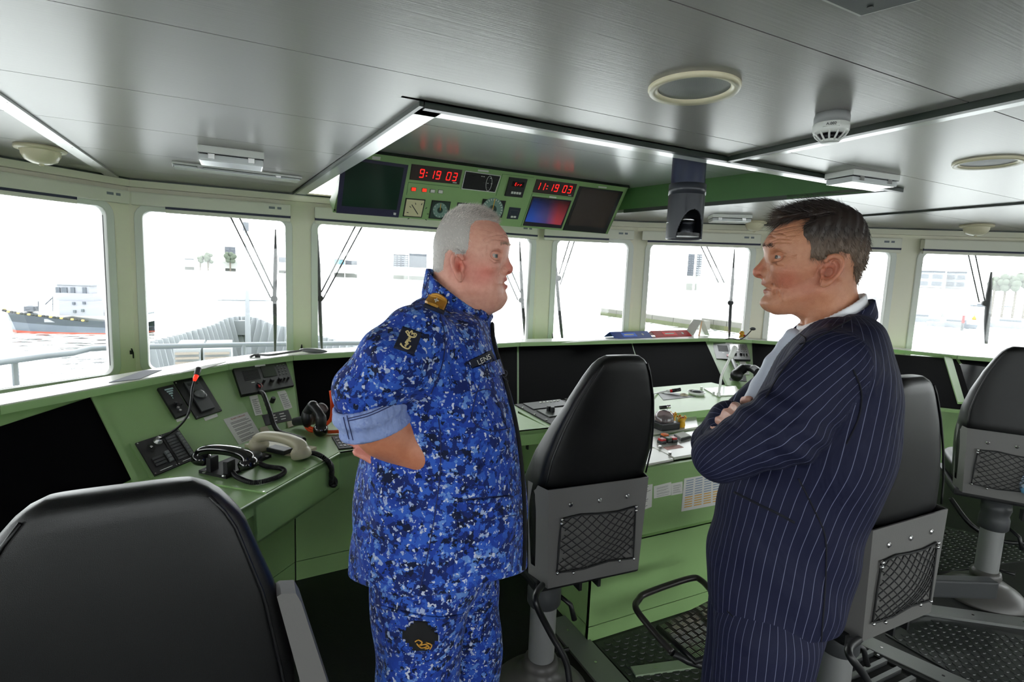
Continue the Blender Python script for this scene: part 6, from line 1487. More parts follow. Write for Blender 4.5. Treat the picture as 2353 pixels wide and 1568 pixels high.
def strands(name, V, N, fr_, sel, n, length, comb, col, root, r=.00045, seed=1, jit=.35, segs=3):
    """short hairs as thin tapered blades growing from chosen surface points"""
    rg = np.random.default_rng(seed); idx = np.flatnonzero(sel); idx = rg.choice(idx, n); p = V[idx]+rg.normal(0, .0011, (n, 3)); nn = N[idx]
    c = comb(p, nn); d = nn*.0+c+rg.normal(0, jit, (n, 3))*np.linalg.norm(c, axis=1)[:, None]*.5; d /= np.linalg.norm(d, axis=1)[:, None]
    L = (length(p) if callable(length) else np.full(n, length))*rg.uniform(.6, 1.15, n)
    side = np.cross(d, rg.normal(0, 1, (n, 3))); side /= np.linalg.norm(side, axis=1)[:, None]; bend = rg.normal(0, .18, (n, 3))-np.array([0, 0, .12])
    Vs = []; rad = [1., .85, .5, .08]
    for k in range(segs+1):
        t = k/segs; q = p-nn*.001+d*(L*t)[:, None]+bend*((L*t*t)[:, None]); w = r*rad[min(3, int(round(t*3)))]
        Vs.append(q-side*w); Vs.append(q+side*w)
    A_ = np.stack(Vs, 1).reshape(-1, 3); m = 2*(segs+1); b = (np.arange(n)*m)[:, None]
    Q = np.concatenate([b+np.array([2*k, 2*k+1, 2*k+3, 2*k+2]) for k in range(segs)], 0); me = np_mesh(name, A_, Q)
    cc = col(p)*rg.uniform(.7, 1.25, (n, 1)); attr(me, 'col', np.repeat(np.clip(cc, 0, 1), m, 0)); o = link(name, me, HAIRM, root); o['kind'] = 'stuff'; return o
def vnormals(me): a = np.zeros(len(me.vertices)*3, f32); me.vertex_normals.foreach_get('vector', a); return a.reshape(-1, 3)
def tree_of(V, Q): return BVHTree.FromPolygons([tuple(map(float, v)) for v in V], [tuple(map(int, q)) for q in Q])

def poly_sd(x, y, poly):
    """signed distance to a polygon, negative inside"""
    d = np.full(len(x), 1e9, f32); ins = np.zeros(len(x), bool); n = len(poly)
    for i in range(n):
        ax, ay = poly[i]; bx, by = poly[(i+1) % n]; ex, ey = bx-ax, by-ay; wx, wy = x-ax, y-ay
        t = np.clip((wx*ex+wy*ey)/(ex*ex+ey*ey+1e-12), 0, 1); d = np.minimum(d, (wx-ex*t)**2+(wy-ey*t)**2)
        c = ((ay > y) != (by > y)) & (x < (bx-ax)*(y-ay)/(by-ay+1e-12)+ax); ins ^= c
    d = np.sqrt(d); return np.where(ins, -d, d)
def body_grid(cxy_head, cxy_body, zh, ztop, half_h=.135, h=.0023, S1=2.9):
    """warped sampling grid: fine around the head, coarser below the collar"""
    zs = .0023; n_head = (ztop-zh)/zs; qz0 = 0.
    zq_ = lambda q: np.where(q > 0, zh+q, zh+q*2.6-0*q)
    def tt(q): return np.clip(-q/.05, 0, 1)
    def warp(Q):
        t = tt(Q[:, 2]); t = t*t*(3-2*t); s = 1+(S1-1)*t; z = np.where(Q[:, 2] > 0, zh+Q[:, 2], zh+2.6*Q[:, 2])
        cx = cxy_head[0]+(cxy_body[0]-cxy_head[0])*t; cy = cxy_head[1]+(cxy_body[1]-cxy_head[1])*t
        return np.stack([cx+s*Q[:, 0], cy+s*Q[:, 1], z], 1).astype(f32)
    def scale(Q): t = tt(Q[:, 2]); return np.where(Q[:, 2] > .02, 1, 1+(S1-1)*np.maximum(t, .35))
    return warp, scale, (-half_h, -half_h, -(zh+.004)/2.6), (half_h, half_h, ztop-zh)
# ================================================================ officer in blue camouflage
import time as _t
HH = .0021
_t0 = _t.time()
def ZH1(x, y): return (980+x/5.6, 460+y/5.6)
HF = Frame(1075, 600, 1.38, 124, 1)
LM = dict(crown=(610, 112), fore=(1008, 410), brow=(1040, 590), nas=(1016, 690), tip=(1112, 885), sub=(1026, 950), ul=(1038, 1022), mouth=(1004, 1066), ll=(1040, 1112), ml=(1012, 1180), chin=(1026, 1258), chinb=(960, 1335), occ=(112, 560),
          ear_t=(392, 675), ear_b=(440, 1012), ear_l=(318, 850), ear_r=(478, 850), eye=(915, 722), mc=(885, 1080), wing=(985, 905), nk_f0=(820, 1180), nk_b0=(110, 820), nk_f1=(800, 1470), nk_b1=(60, 1080))
hfn, hneck, hinf = head_sdf(HF, ZH1, LM, dict(skw=.079, fw=1.06, earlat=.088, jaw=.008, jowl=.003, open=.0042, extra=[], grooves=[([(740, 520), (800, 470), (880, 448), (975, 445)], .0016), ([(760, 545), (850, 505), (1000, 512)], .0013), ([(790, 570), (778, 690)], .0012), ([(806, 585), (792, 640)], .0010), ([(850, 705), (900, 672), (955, 692)], .0014), ([(825, 765), (880, 802), (935, 790)], .0015), ([(948, 905), (928, 960), (872, 1048)], .0026), ([(962, 850), (946, 895), (962, 938)], .0018), ([(882, 1082), (886, 1125)], .0012), ([(850, 1305), (890, 1338), (935, 1332)], .0018), ([(860, 1180), (930, 1205), (1000, 1195)], .0010)]))
g = hinf['g']
# heavy lower cheeks and double chin
W_ = hinf['W']
def hfull(P):
    d = hfn(P)
    for s in (-1, 1): d = smin(d, ellip(P, W_(g['mc'][0]-.030, s*.040, g['mc'][1]-.012), (.034, .024, .032), np.array([HF.F, HF.L, [0, 0, 1]])), .03)
    d = smin(d, ellip(P, W_(g['chinb'][0]-.045, 0, g['chinb'][1]-.004), (.045, .046, .022), np.array([HF.F, HF.L, [0, 0, 1]])), .025)
    return smin(d, hneck(P), .03)
BF = Frame(1040, 950, 1.38, 116, 1)
rowsL = [(716, 962, 1112, .13), (740, 936, 1122, .17), (780, 902, 1134, .215), (840, 880, 1150, .24), (900, 868, 1170, .243), (1000, 850, 1194, .248), (1100, 832, 1206, .252), (1200, 821, 1211, .252), (1300, 815, 1208, .248), (1400, 818, 1195, .24)]
torL = loft_sdf(BF, rowsL, 2.35)
bp_ = lambda x, y, l: BF.p(x, y, l)
shN, shF = bp_(958, 782, .19), bp_(1010, 748, -.195)
elN = bp_(842, 905, .235); cuf0, cuf1 = bp_(846, 918, .235), bp_(866, 980, .225)
fa0, fa1, fa2 = bp_(888, 987, .215), bp_(966, 1038, .20), bp_(842, 1008, .195)
def armL(P): return smin(cone(P, shN, bp_(898, 845, .235), .078, .075), cone(P, bp_(898, 845, .235), elN, .075, .070), .03)
def armR(P): return smin(cone(P, shF, bp_(960, 900, -.25), .082, .07), cone(P, bp_(960, 900, -.25), bp_(900, 1010, -.20), .07, .055), .02)
hz = float(BF.p(1000, 1388, 0)[2])
def jacketL(P):
    d = smin(torL(P), armR(P), .05); a = armL(P); d = smin(d, a, .035)
    d = smin(d, cone(P, W_(g['occ'][0]+.075, 0, g['chinb'][1]-.09), bp_(1008, 775, 0), .078, .10), .04)
    # hem: slightly dipped at the back
    f, l, u = BF.loc(P); d = d+folds(P, .0055)
    hemz = .815+.085*np.clip(l/.22, 0, 1)+.03*np.clip((f-.05)/.2, 0, 1)+.008*np.sin(f*14)
    d = smax(d, hemz-P[:, 2], .006)
    # open below the collar front and cut off above
    return d
def collarL(P):
    d = np.abs(hneck(P, .016))-.006; n1 = HF.fu(*ZH1(95, 925)); n2 = HF.fu(*ZH1(760, 1430)); f, l, u = HF.loc(P)
    top = n1[1]+(n2[1]-n1[1])*(f-n1[0])/(n2[0]-n1[0])
    d = smax(d, u-top, .003); d = smax(d, (top-.075-.0*f)-u, .004); return d
def legs(P, fr_, near, far, kneeN, kneeF, ankN, ankF, r):
    a = chain(P, [near, kneeN, ankN], [r*1.15, r*.85, r*.72], .02); b = chain(P, [far, kneeF, ankF], [r*1.15, r*.85, r*.72], .02); return smin(a, b, .035)
def floorp(fr_, f, l, z): return np.array([*(fr_.C+fr_.F*f+fr_.L*l)[:2], z])
cL = BF.fu(1020, 1390)[0]
hipN, hipF = floorp(BF, cL-.045, .10, .84), floorp(BF, cL+.01, -.10, .84); knN, knF = floorp(BF, cL-.05, .105, .48), floorp(BF, cL+.07, -.11, .48); anN, anF = floorp(BF, cL-.06, .11, .07), floorp(BF, cL+.06, -.11, .07)
def trouL(P):
    d = legs(P, BF, hipN, hipF, knN, knF, anN, anF, .108); d = smin(d, ellip(P, floorp(BF, cL-.01, 0, .88), (.155, .185, .13), np.array([BF.F, BF.L, [0, 0, 1]])), .03)
    d = smin(d, ellip(P, floorp(BF, cL-.06, .195, .64), (.07, .025, .085), np.array([BF.F, BF.L, [0, 0, 1]])), .02)    # cargo pocket
    return d+folds(P, .005)
# bare forearm, folded hand and fingers on the near side
fing = [([bp_(920, 1062, .18), bp_(850, 1040, .172), bp_(801, 1013, .166)], [.0098, .0092, .0080]), ([bp_(925, 1076, .188), bp_(868, 1064, .182), bp_(817, 1039, .178)], [.0100, .0096, .0084]), ([bp_(935, 1086, .192), bp_(898, 1080, .19), bp_(858, 1064, .188)], [.0098, .0094, .0084]), ([bp_(945, 1090, .194), bp_(920, 1089, .194), bp_(894, 1080, .192)], [.009, .0086, .0078])]
def foreL(P):
    d = chain(P, [cuf0, fa0, fa1], [.055, .056, .043], .03); d = smin(d, cone(P, fa1, fa2, .038, .018), .03); d = smin(d, ellip(P, bp_(900, 1030, .185), (.040, .022, .022), np.array([BF.F, BF.L, [0, 0, 1]])), .02)
    for pts, rs in fing: d = smin(d, chain(P, pts, rs, .004), .0012)
    return d
def shoe(P, fr_, a, s=1.): return ellip(P, a+np.array([*(fr_.F*.07)[:2], -.025]), (.14, .05, .045), np.array([fr_.F, fr_.L, [0, 0, 1]]))
def bodyL(P):
    out = np.empty(len(P), f32); up_ = P[:, 2] > 1.36; q = P[up_]
    if len(q): out[up_] = smin(hfull(q), torL(q)+.022, .02)
    q = P[~up_]
    if len(q):
        d = smin(smax(torL(q)+.022, .93-q[:, 2], .02), armR(q)+.02, .03); d = smin(d, armL(q)+.02, .03); d = smin(d, foreL(q), .02); d = smin(d, legs(q, BF, hipN, hipF, knN, knF, anN, anF, .08), .03); out[~up_] = smin(d, hneck(q), .02)
    return out
hc_ = HF.p(1075, 600, 0); warp, scal, lo, hi = body_grid(hc_[:2], (BF.C)[:2], float(HF.p(*ZH1(560, 1500), 0)[2])-.03, 1.86)
V, Q = mesh_sdf(bodyL, lo, hi, HH, warp=warp, scale=scal)
me = np_mesh('person', V, Q)
col = head_colour(V, HF, hinf, (220, 164, 144), (214, 98, 88), (190, 104, 98), (170, 150, 130))
arm_ = V[:, 2] < 1.36; col[arm_] = np.array(lin((188, 122, 92))[:3], f32)
sk = np.exp(-(((V-nv(*bp_(830, 1030, .17)))/.05)**2).sum(1)); col = col*(1-sk[:, None]*.8)+np.array(lin((222, 150, 140))[:3], f32)*sk[:, None]*.8
attr(me, 'col', col); attr(me, 'wr', wrinkles(V, HF, hinf, (.016, .023, .031), .8))
offi = link('person', me, SKIN); tag(offi, 'person in blue camouflage uniform with short white hair, hand on hip, facing the suit', 'person')
NL = vnormals(me)
eyes(HF, hinf, offi, (96, 116, 118), .5)
W = hinf['W']; MB().tube([Vector(W(g['mouth'][0]-.010, s*.02-.0, g['mouth'][1]+.002)) if s else Vector(W(g['mouth'][0]-.005, 0, g['mouth'][1]+.002)) for s in (-1, 0, 1)], .0038, 8).build('teeth', mat('teeth', (226, 216, 196), .2), offi)
# hair: shell and bristles
hp1 = [HF.fu(*ZH1(*q)) for q in ((1100, 330), (1000, 318), (900, 300), (800, 290), (700, 300), (655, 360), (648, 500), (640, 640), (600, 720), (500, 730), (440, 690), (385, 668), (330, 720), (312, 900), (240, 950), (95, 925), (-200, 950), (-200, -200), (1300, -200), (1300, 250))]
def hairL(P):
    f, l, u = HF.loc(P); m = poly_sd(f, u, hp1); top = np.clip((u-(g['crown'][1]-.05))/.05, 0, 1)
    return smax(hfull(P)-(.0004+.0022+.005*top)*np.clip(-m/.014, .05, 1), m, .002)
hv, hq = mesh_sdf(hairL, (hc_[0]-.14, hc_[1]-.14, 1.46), (hc_[0]+.14, hc_[1]+.14, 1.84), .0032)
hm = np_mesh('hair', hv, hq); f, l, u = HF.loc(hv); fro = np.clip((f-.0)/.07, 0, 1)*np.clip((u-(g['crown'][1]-.07))/.04, 0, 1)
hcol = lambda p: (lambda f, l, u: np.array(lin((226, 218, 212))[:3])*(1-.5*(np.clip(f/.07, 0, 1)*np.clip((u-(g['crown'][1]-.06))/.04, 0, 1))[:, None])+np.array(lin((120, 96, 78))[:3])*.5*(np.clip(f/.07, 0, 1)*np.clip((u-(g['crown'][1]-.06))/.04, 0, 1))[:, None])(*HF.loc(p.astype(f32)))
attr(hm, 'col', hcol(hv)*.62); ho = link('hair', hm, HAIRM, offi); HN = vnormals(hm)
fwd = np.array([*HF.F])
strands('bristles', hv, HN, HF, np.ones(len(hv), bool), 22000, lambda p: np.where(HF.loc(p.astype(f32))[2] > g['crown'][1]-.03, .013, .0065), lambda p, n: n*.45+fwd*.7+np.where((HF.loc(p.astype(f32))[2] > g['crown'][1]-.05)[:, None], np.array([0, 0, .25]), np.array([0, 0, -.8])), hcol, ho, .0003, 3)
bsel = (lambda f, l, u: (np.abs(u-(g['brow'][1]+.003-.06*np.abs(np.abs(l)-.03))) < .003) & (np.abs(np.abs(l)-.03) < .018) & (f > hinf['fe']-.012))(*HF.loc(V))
if bsel.sum() > 5: strands('eyebrow', V, NL, HF, bsel, 260, .008, lambda p, n: n*.4+fwd*-.2+np.array([0, 0, .3]), lambda p: np.tile(np.array(lin((176, 156, 136))[:3]), (len(p), 1)), offi, .0004, 5)
# ---- uniform
def cloth(name, fn, lo, hi, h, m, root, st=None):
    V, Q = mesh_sdf(fn, lo, hi, h); me = np_mesh(name, V, Q)
    if st is not None: attr(me, 'st', st(V))
    return link(name, me, m, root), tree_of(V, Q)
bc = BF.C
jk, jt = cloth('camouflage_jacket', lambda P: smin(jacketL(P), collarL(P), .006), (bc[0]-.45, bc[1]-.45, .70), (bc[0]+.45, bc[1]+.45, 1.58), .0055, CAMO, offi)
tr_, tt_ = cloth('camouflage_trousers', trouL, (bc[0]-.4, bc[1]-.4, .05), (bc[0]+.4, bc[1]+.4, .98), .008, CAMO, offi)
cuffd = np.array(cuf1)-np.array(cuf0); cuffd /= np.linalg.norm(cuffd)
def cuffL(P):
    c = (np.array(cuf0)+np.array(cuf1))/2; t = (P-nv(*c))@nv(*cuffd); q = P-nv(*c)-t[:, None]*nv(*cuffd); r = np.sqrt((q**2).sum(1))+.003*np.sin(t*160); d = np.abs(r-.074+.10*np.abs(t)*(t > 0))-.005
    return smax(d, np.abs(t)-.034, .005)
ck_, ct_ = cloth('rolled_cuff', cuffL, np.array(cuf0)-.16, np.array(cuf0)+.16, .004, CAMOP, offi)
STITCH = mat('navy_stitch', (26, 34, 84), .8)
for px in ([(793, 925), (800, 965), (812, 1012)], [(785, 928), (792, 968), (803, 1010)], [(800, 968), (850, 955), (905, 930)], [(800, 962), (850, 949), (905, 924)]): line_on('stitching', px, ct_, .0009, STITCH, ck_)
shz = MB(); 
for a in (anN, anF):
    c = Vector((a[0], a[1], 0)); Fv, Lv = Vector(BF.F), Vector(BF.L); MB().ball(c+Fv*.06+up*.045, (.145, .05, .05), 18, 10, (Fv, Lv, up)).build('boot', BLACKP, offi)
# sleeve badge: dark field with crown and anchor
bd = drape('sleeve_badge', [(926, 752), (970, 766), (950, 815), (904, 800)], jt, NAVYC, offi, 12, 12, .002)
def ZS(x, y): return (880+x/6.03, 620+y/6.03)
def mark(name, strokes, r, m, root, tree, Zf, lift=.005, close=False):
    for s in strokes:
        P = [drape_px(tree, *Zf(x, y), lift) for x, y in s]; P = [p for p in P if p is not None]
        if len(P) > 1: MB().tube(smooth(P, 3), r, 5).build(name, m, root)
root_b = bd or offi
mark('crown', [[(330, 900), (380, 945), (440, 945)], [(335, 920), (375, 950), (432, 952)], [(330, 900), (315, 880), (345, 865), (360, 895), (400, 860), (405, 900), (435, 895), (458, 910), (440, 945)], [(345, 880), (365, 910)], [(400, 870), (395, 915)], [(430, 900), (425, 935)]], .0013, GOLDT, root_b, jt, ZS)
mark('anchor', [[(350, 960), (335, 1010), (310, 1060), (300, 1085)], [(240, 1040), (255, 1075), (300, 1105), (340, 1110), (370, 1075)], [(320, 990), (375, 1010)], [(350, 960), (370, 955), (360, 980), (335, 975)], [(330, 1000), (300, 1030), (340, 1040), (290, 1070)], [(240, 1040), (235, 1060)], [(370, 1075), (360, 1085)]], .0016, GOLDT, root_b, jt, ZS)
# shoulder board
drape('shoulder_board', [(999, 673), (1031, 690), (1019, 724), (974, 706)], jt, NAVYC, offi, 10, 10, .004)
gb = drape('gold_braid', [(993, 678), (1029, 694), (1019, 718), (977, 701)], jt, GOLD, offi, 12, 10, .008)
mark('curl', [[(1000, 680), (1012, 678), (1026, 688), (1024, 697), (1008, 692), (996, 684)]], .0035, GOLD, gb or offi, jt, lambda x, y: (x, y), .012)
for k in range(4):
    a = math.radians(90*k+20); mark('star_ray', [[(1002, 701), (1002+4.5*math.cos(a), 701+4.5*math.sin(a))]], .0016, SILVERT, gb or offi, jt, lambda x, y: (x, y), .013)
# name tape and its letters
tape = drape('name_tape', [(1079, 829), (1126, 806), (1134, 822), (1085, 847)], jt, NAVYC, offi, 14, 6, .002)
def letters(s, quad, tree, m, root, lift=.006):
    cu = bpy.data.curves.new('t', 'FONT'); cu.body = s; cu.size = 1; t = bpy.data.objects.new('t', cu); COL.objects.link(t)
    me = bpy.data.meshes.new_from_object(t.evaluated_get(bpy.context.evaluated_depsgraph_get())); bpy.data.objects.remove(t); bpy.data.curves.remove(cu)
    xs = [v.co.x for v in me.vertices]; ys = [v.co.y for v in me.vertices]; x0, x1, y0, y1 = min(xs), max(xs), min(ys), max(ys)
    for v in me.vertices:
        a, b = (v.co.x-x0)/(x1-x0), 1-(v.co.y-y0)/(y1-y0)
        x = (quad[0][0]*(1-a)+quad[1][0]*a)*(1-b)+(quad[3][0]*(1-a)+quad[2][0]*a)*b; y = (quad[0][1]*(1-a)+quad[1][1]*a)*(1-b)+(quad[3][1]*(1-a)+quad[2][1]*a)*b
        p = drape_px(tree, x, y, lift); v.co = p if p is not None else v.co*0
    me.name = 'lettering'; return link('lettering', me, m, root)
letters('LENS', [(1091, 830), (1120, 815), (1124, 826), (1096, 841)], jt, SILVERT, tape or offi)
# pockets, seams and zip edge
for nm, qd in (('pocket_flap', [(1050, 1150), (1172, 1140), (1182, 1180), (1068, 1202)]), ('chest_flap', [(1085, 848), (1140, 828), (1152, 862), (1092, 880)])): drape(nm, qd, jt, CAMO, offi, 14, 8, .007, .003)
drape('pocket', [(1056, 1200), (1182, 1184), (1172, 1310), (1040, 1328)], jt, CAMO, offi, 14, 14, .004, .003)
for px in ([(1012, 1090), (1000, 1180), (980, 1290), (958, 1385)], [(1008, 960), (1013, 1020), (1012, 1090)], [(1050, 1150), (1110, 1143), (1172, 1140)], [(1010, 720), (1022, 780), (1015, 840), (990, 905)], [(1085, 905), (1130, 900), (1165, 985)], [(1100, 885), (1085, 960), (1120, 990), (1168, 985)]): line_on('seam', px, jt, .0012, STITCH, jk)
line_on('zip_edge', [(1128, 745), (1132, 790), (1150, 850), (1168, 915), (1184, 985), (1194, 1060), (1201, 1150), (1203, 1240), (1200, 1310)], jt, .006, BLACKC, offi, .003)
for px in ([(1120, 820), (1140, 845), (1158, 858), (1150, 868), (1128, 838)], [(1135, 850), (1150, 870), (1160, 880)]): line_on('draw_cord', px, jt, .0016, NAVYC, offi, .008)
pk = drape('thigh_badge', [(928, 1425), (1005, 1430), (1005, 1495), (925, 1490)], tt_, BLACKC, offi, 10, 8, .003, .002, lambda s, t: (s-.5)**2+(t-.5)**2 < .3)
mark('gold_embroidery', [[(955, 1470), (962, 1466), (970, 1472), (964, 1478)], [(966, 1478), (978, 1476), (985, 1484), (975, 1486)], [(958, 1474), (968, 1484), (982, 1480)], [(978, 1472), (990, 1478), (986, 1488)]], .0018, GOLD, pk or offi, tt_, lambda x, y: (x, y), .007)
line_on('pocket_edge', [(880, 1395), (930, 1408), (1000, 1420), (1060, 1415)], tt_, .004, CAMO, offi, .002)
# lace eyebrow of collar points: front flap
drape('collar_flap', [(1085, 690), (1128, 705), (1118, 742), (1092, 720)], jt, CAMO, offi, 8, 8, .004, .003)
print('officer', round(_t.time()-_t0, 1)); _t0 = _t.time()
# ================================================================ figure in pinstripe suit
def ZH2(x, y): return (1710+x/5.227, 450+y/5.227)
SF = Frame(1880, 590, 1.245, -44, -1)
LM2 = dict(crown=(1000, 150), fore=(330, 440), brow=(246, 598), nas=(282, 702), tip=(105, 912), sub=(210, 985), ul=(204, 1048), mouth=(282, 1112), ll=(234, 1144), ml=(248, 1210), chin=(205, 1285), chinb=(285, 1382), occ=(1480, 600),
           ear_t=(1115, 718), ear_b=(935, 1080), ear_l=(915, 900), ear_r=(1190, 900), eye=(372, 738), mc=(328, 1130), wing=(272, 935), nk_f0=(560, 1330), nk_b0=(1370, 1000), nk_f1=(690, 1600), nk_b1=(1430, 1330))
sfn, sneck, sinf = head_sdf(SF, ZH2, LM2, dict(skw=.077, fw=1.03, earlat=.083, jaw=.004, jowl=.0, open=.0022, grooves=[([(300, 560), (420, 512), (560, 520)], .0016), ([(285, 592), (400, 552), (560, 562)], .0013), ([(420, 440), (520, 480), (600, 470)], .0012), ([(400, 830), (455, 832)], .0010), ([(440, 800), (500, 860)], .0010), ([(470, 690), (525, 712)], .0012), ([(335, 712), (400, 690), (500, 722)], .0014), ([(350, 780), (400, 822), (445, 812)], .0015), ([(318, 962), (350, 1060), (392, 1105), (430, 1180), (450, 1260)], .0024), ([(290, 868), (310, 920), (300, 968)], .0018), ([(452, 960), (440, 1100), (460, 1250)], .0012), ([(285, 1115), (335, 1138)], .0012), ([(880, 880), (830, 985)], .0010), ([(920, 840), (860, 900)], .0009)]))
g2 = sinf['g']; W2 = sinf['W']
def sfull(P):
    d = smin(sfn(P), sneck(P), .025)
    for s in (-1, 1): d = smin(d, cone(P, W2(sinf['earf']-.012, s*.060, g2['ear_b'][1]+.005), W2(g2['chinb'][0]-.07, s*.022, g2['chinb'][1]-.085), .010, .011), .015)
    return d
TF = Frame(1850, 950, 1.25, -40, -1)
rowsR = [(722, 2008, 1880, .10), (750, 2026, 1840, .17), (790, 2042, 1800, .212), (840, 2058, 1772, .225), (900, 2067, 1742, .232), (1000, 2062, 1705, .222), (1100, 2028, 1664, .20), (1200, 1988, 1638, .19), (1300, 1965, 1620, .19), (1400, 1922, 1626, .185), (1510, 1875, 1648, .18)]
torR = loft_sdf(TF, rowsR, 2.3); tp_ = lambda x, y, l: TF.p(x, y, l)
sN, sFar = tp_(1905, 850, .185), tp_(1890, 820, -.195); eN, eF = tp_(1652, 1048, .225), tp_(1640, 1020, -.225)
def upN(P):
    m_ = tp_(1794, 986, .235); d = smin(cone(P, sN, m_, .076, .069), cone(P, m_, eN, .069, .055), .03)
    ax = np.array(eN)-np.array(sN); L_ = float(ax@ax); q = P-nv(*sN); t = (q@nv(*ax))/L_; e = q-t[:, None]*nv(*ax); a = np.arctan2(e[:, 2], e@nv(*np.cross(ax/np.sqrt(L_), [0, 0, 1])))
    return d+.0032*np.sin(34*t+2.2*np.sin(2*a)+1.5*a)*np.exp(-((t-.5)/.28)**2)
def foN(P): return cone(P, eN, tp_(1672, 1000, -.08), .046, .044)
def armF(P): return smin(cone(P, sFar, eF, .08, .058), cone(P, eF, tp_(1676, 968, .13), .058, .046), .02)
def hemR(P):
    f, l, u = TF.loc(P); z1 = float(TF.p(1640, 1400, .10)[2]); z2 = float(TF.p(1780, 1478, .20)[2]); z3 = float(TF.p(1930, 1485, .14)[2]); ff = [TF.fu(1640, 1400)[0], TF.fu(1780, 1478)[0], TF.fu(1930, 1485)[0]]
    return np.interp(f, ff[::-1], [z3, z2, z1]).astype(f32)
def jacketR(P):
    d = torR(P); f, l, u = TF.loc(P)
    # shirt opening: a V at the front
    uv = float(TF.fu(1725, 950)[1]); ut_ = float(TF.fu(1850, 745)[1]); b, a, w = torR.c(u)
    vw = .085*np.clip((u-uv)/(ut_-uv), 0, 1); d = smax(d, -smax(np.abs(l)-vw, (a-.055)-f, .006), .006)
    # back vent and waist shaping folds
    d = smin(d, cone(P, tp_(1950, 800, .04), tp_(1915, 830, .14), .05, .058), .04)
    arm = upN(P)+folds(P, .003); d = smin(d+folds(P, .003), arm, .022); d = smin(d, foN(P), .012); d = smin(d, armF(P)+folds(P, .002), .012)
    return smax(d, hemR(P)-P[:, 2], .005)
def lapel(P):
    """coat collar standing round the neck"""
    f, l, u = SF.loc(P); n1 = SF.fu(*ZH2(1530, 1235)); n2 = SF.fu(*ZH2(700, 1660)); top = n1[1]+(n2[1]-n1[1])*(f-n1[0])/(n2[0]-n1[0])-.05*np.abs(l)
    d = np.abs(sneck(P, .024))-.006; d = smax(d, u-top, .003); return smax(d, (top-.05)-u, .004)
def suit_st(V):
    V = V.astype(f32); f, l, u = TF.loc(V); b, a, w = torR.c(u); c = (a+b)/2; th = np.arctan2(l, f-c); st = np.where(th < -np.pi/2, th+2*np.pi, th)*.165
    st = st-.10*(u-TF.fu(1850, 1000)[1])*0
    dT, dN, dFo, dF, dL = torR(V), upN(V), foN(V), armF(V), lapel(V)
    ax = np.array(eN)-np.array(sN); ax /= np.linalg.norm(ax); q = V-nv(*sN); q = q-(q@nv(*ax))[:, None]*nv(*ax); e1 = np.array([0, 0, 1.])-ax*ax[2]; e1 /= np.linalg.norm(e1); e2 = np.cross(ax, e1)
    sa = np.arctan2(q@nv(*e2), q@nv(*e1))*.088
    ax2 = np.array(tp_(1676, 968, .13))-np.array(eF); ax2 /= np.linalg.norm(ax2); q2 = V-nv(*eF); q2 = q2-(q2@nv(*ax2))[:, None]*nv(*ax2); e3 = np.array([0, 0, 1.])-ax2*ax2[2]; e3 /= np.linalg.norm(e3); e4 = np.cross(ax2, e3); sb_ = np.arctan2(q2@nv(*e4), q2@nv(*e3))*.052
    out = np.where(dN < dT-.004, sa, st); out = np.where(np.minimum(dF, dFo) < np.minimum(dT, dN)-.003, sb_, out)
    lf = (lambda f, l, u: f*.9+u*.5)(*SF.loc(V)); return np.where(dL < np.minimum(dT, dN)-.001, lf, out)
cR = TF.fu(1752, 1480)[0]
hN, hF_ = floorp(TF, cR-.0, .095, .82), floorp(TF, cR+.02, -.095, .82); kN, kF = floorp(TF, cR+.02, .10, .46), floorp(TF, cR+.05, -.10, .46); aN, aF = floorp(TF, cR-.0, .10, .08), floorp(TF, cR+.03, -.10, .08)
def trouR(P): return smin(legs(P, TF, hN, hF_, kN, kF, aN, aF, .10), ellip(P, floorp(TF, cR-.005, 0, .84), (.13, .16, .12), np.array([TF.F, TF.L, [0, 0, 1]])), .03)+folds(P, .003)
fing2 = [([tp_(1706, 950, .12), tp_(1690, 936, .17), tp_(1703, 944, .205)], [.0105, .0115, .0098]), ([tp_(1692, 960, .12), tp_(1670, 951, .17), tp_(1684, 958, .205)], [.0105, .0112, .0096]), ([tp_(1680, 972, .12), tp_(1654, 966, .165), tp_(1668, 973, .195)], [.010, .0104, .009]), ([tp_(1668, 984, .11), tp_(1642, 982, .15), tp_(1656, 990, .175)], [.0095, .0095, .008]), ([tp_(1716, 944, .09), tp_(1712, 922, .10), tp_(1722, 918, .12)], [.011, .0105, .009])]
def handR(P):
    d = ellip(P, tp_(1690, 968, .10), (.045, .028, .035), np.array([TF.F, TF.L, [0, 0, 1]]))
    for a, b in fing2: d = smin(d, chain(P, a, b, .004), .004)
    return d
def bodyR(P):
    out = np.empty(len(P), f32); up_ = P[:, 2] > 1.40; q = P[up_]
    if len(q): out[up_] = smin(sfull(q), torR(q)+.03, .02)
    q = P[~up_]
    if len(q):
        d = smin(smax(torR(q)+.03, .93-q[:, 2], .02), upN(q)+.025, .02); d = smin(d, foN(q)+.02, .02); d = smin(d, armF(q)+.02, .02); d = smin(d, handR(q), .01); d = smin(d, legs(q, TF, hN, hF_, kN, kF, aN, aF, .075), .03); out[~up_] = smin(d, sneck(q), .02)
    return out
hc2_ = SF.p(1880, 590, 0); warp, scal, lo, hi = body_grid(hc2_[:2], TF.C[:2], float(SF.p(*ZH2(800, 1560), 0)[2])-.04, 1.86)
V, Q = mesh_sdf(bodyR, lo, hi, HH, warp=warp, scale=scal); me = np_mesh('person', V, Q)
col = head_colour(V, SF, sinf, (196, 138, 106), (186, 92, 78), (176, 116, 104), (90, 70, 56)); col[V[:, 2] < 1.38] = np.array(lin((220, 168, 148))[:3], f32)
attr(me, 'col', col); attr(me, 'wr', wrinkles(V, SF, sinf, (.014, .021, .030, .038), 1.2))
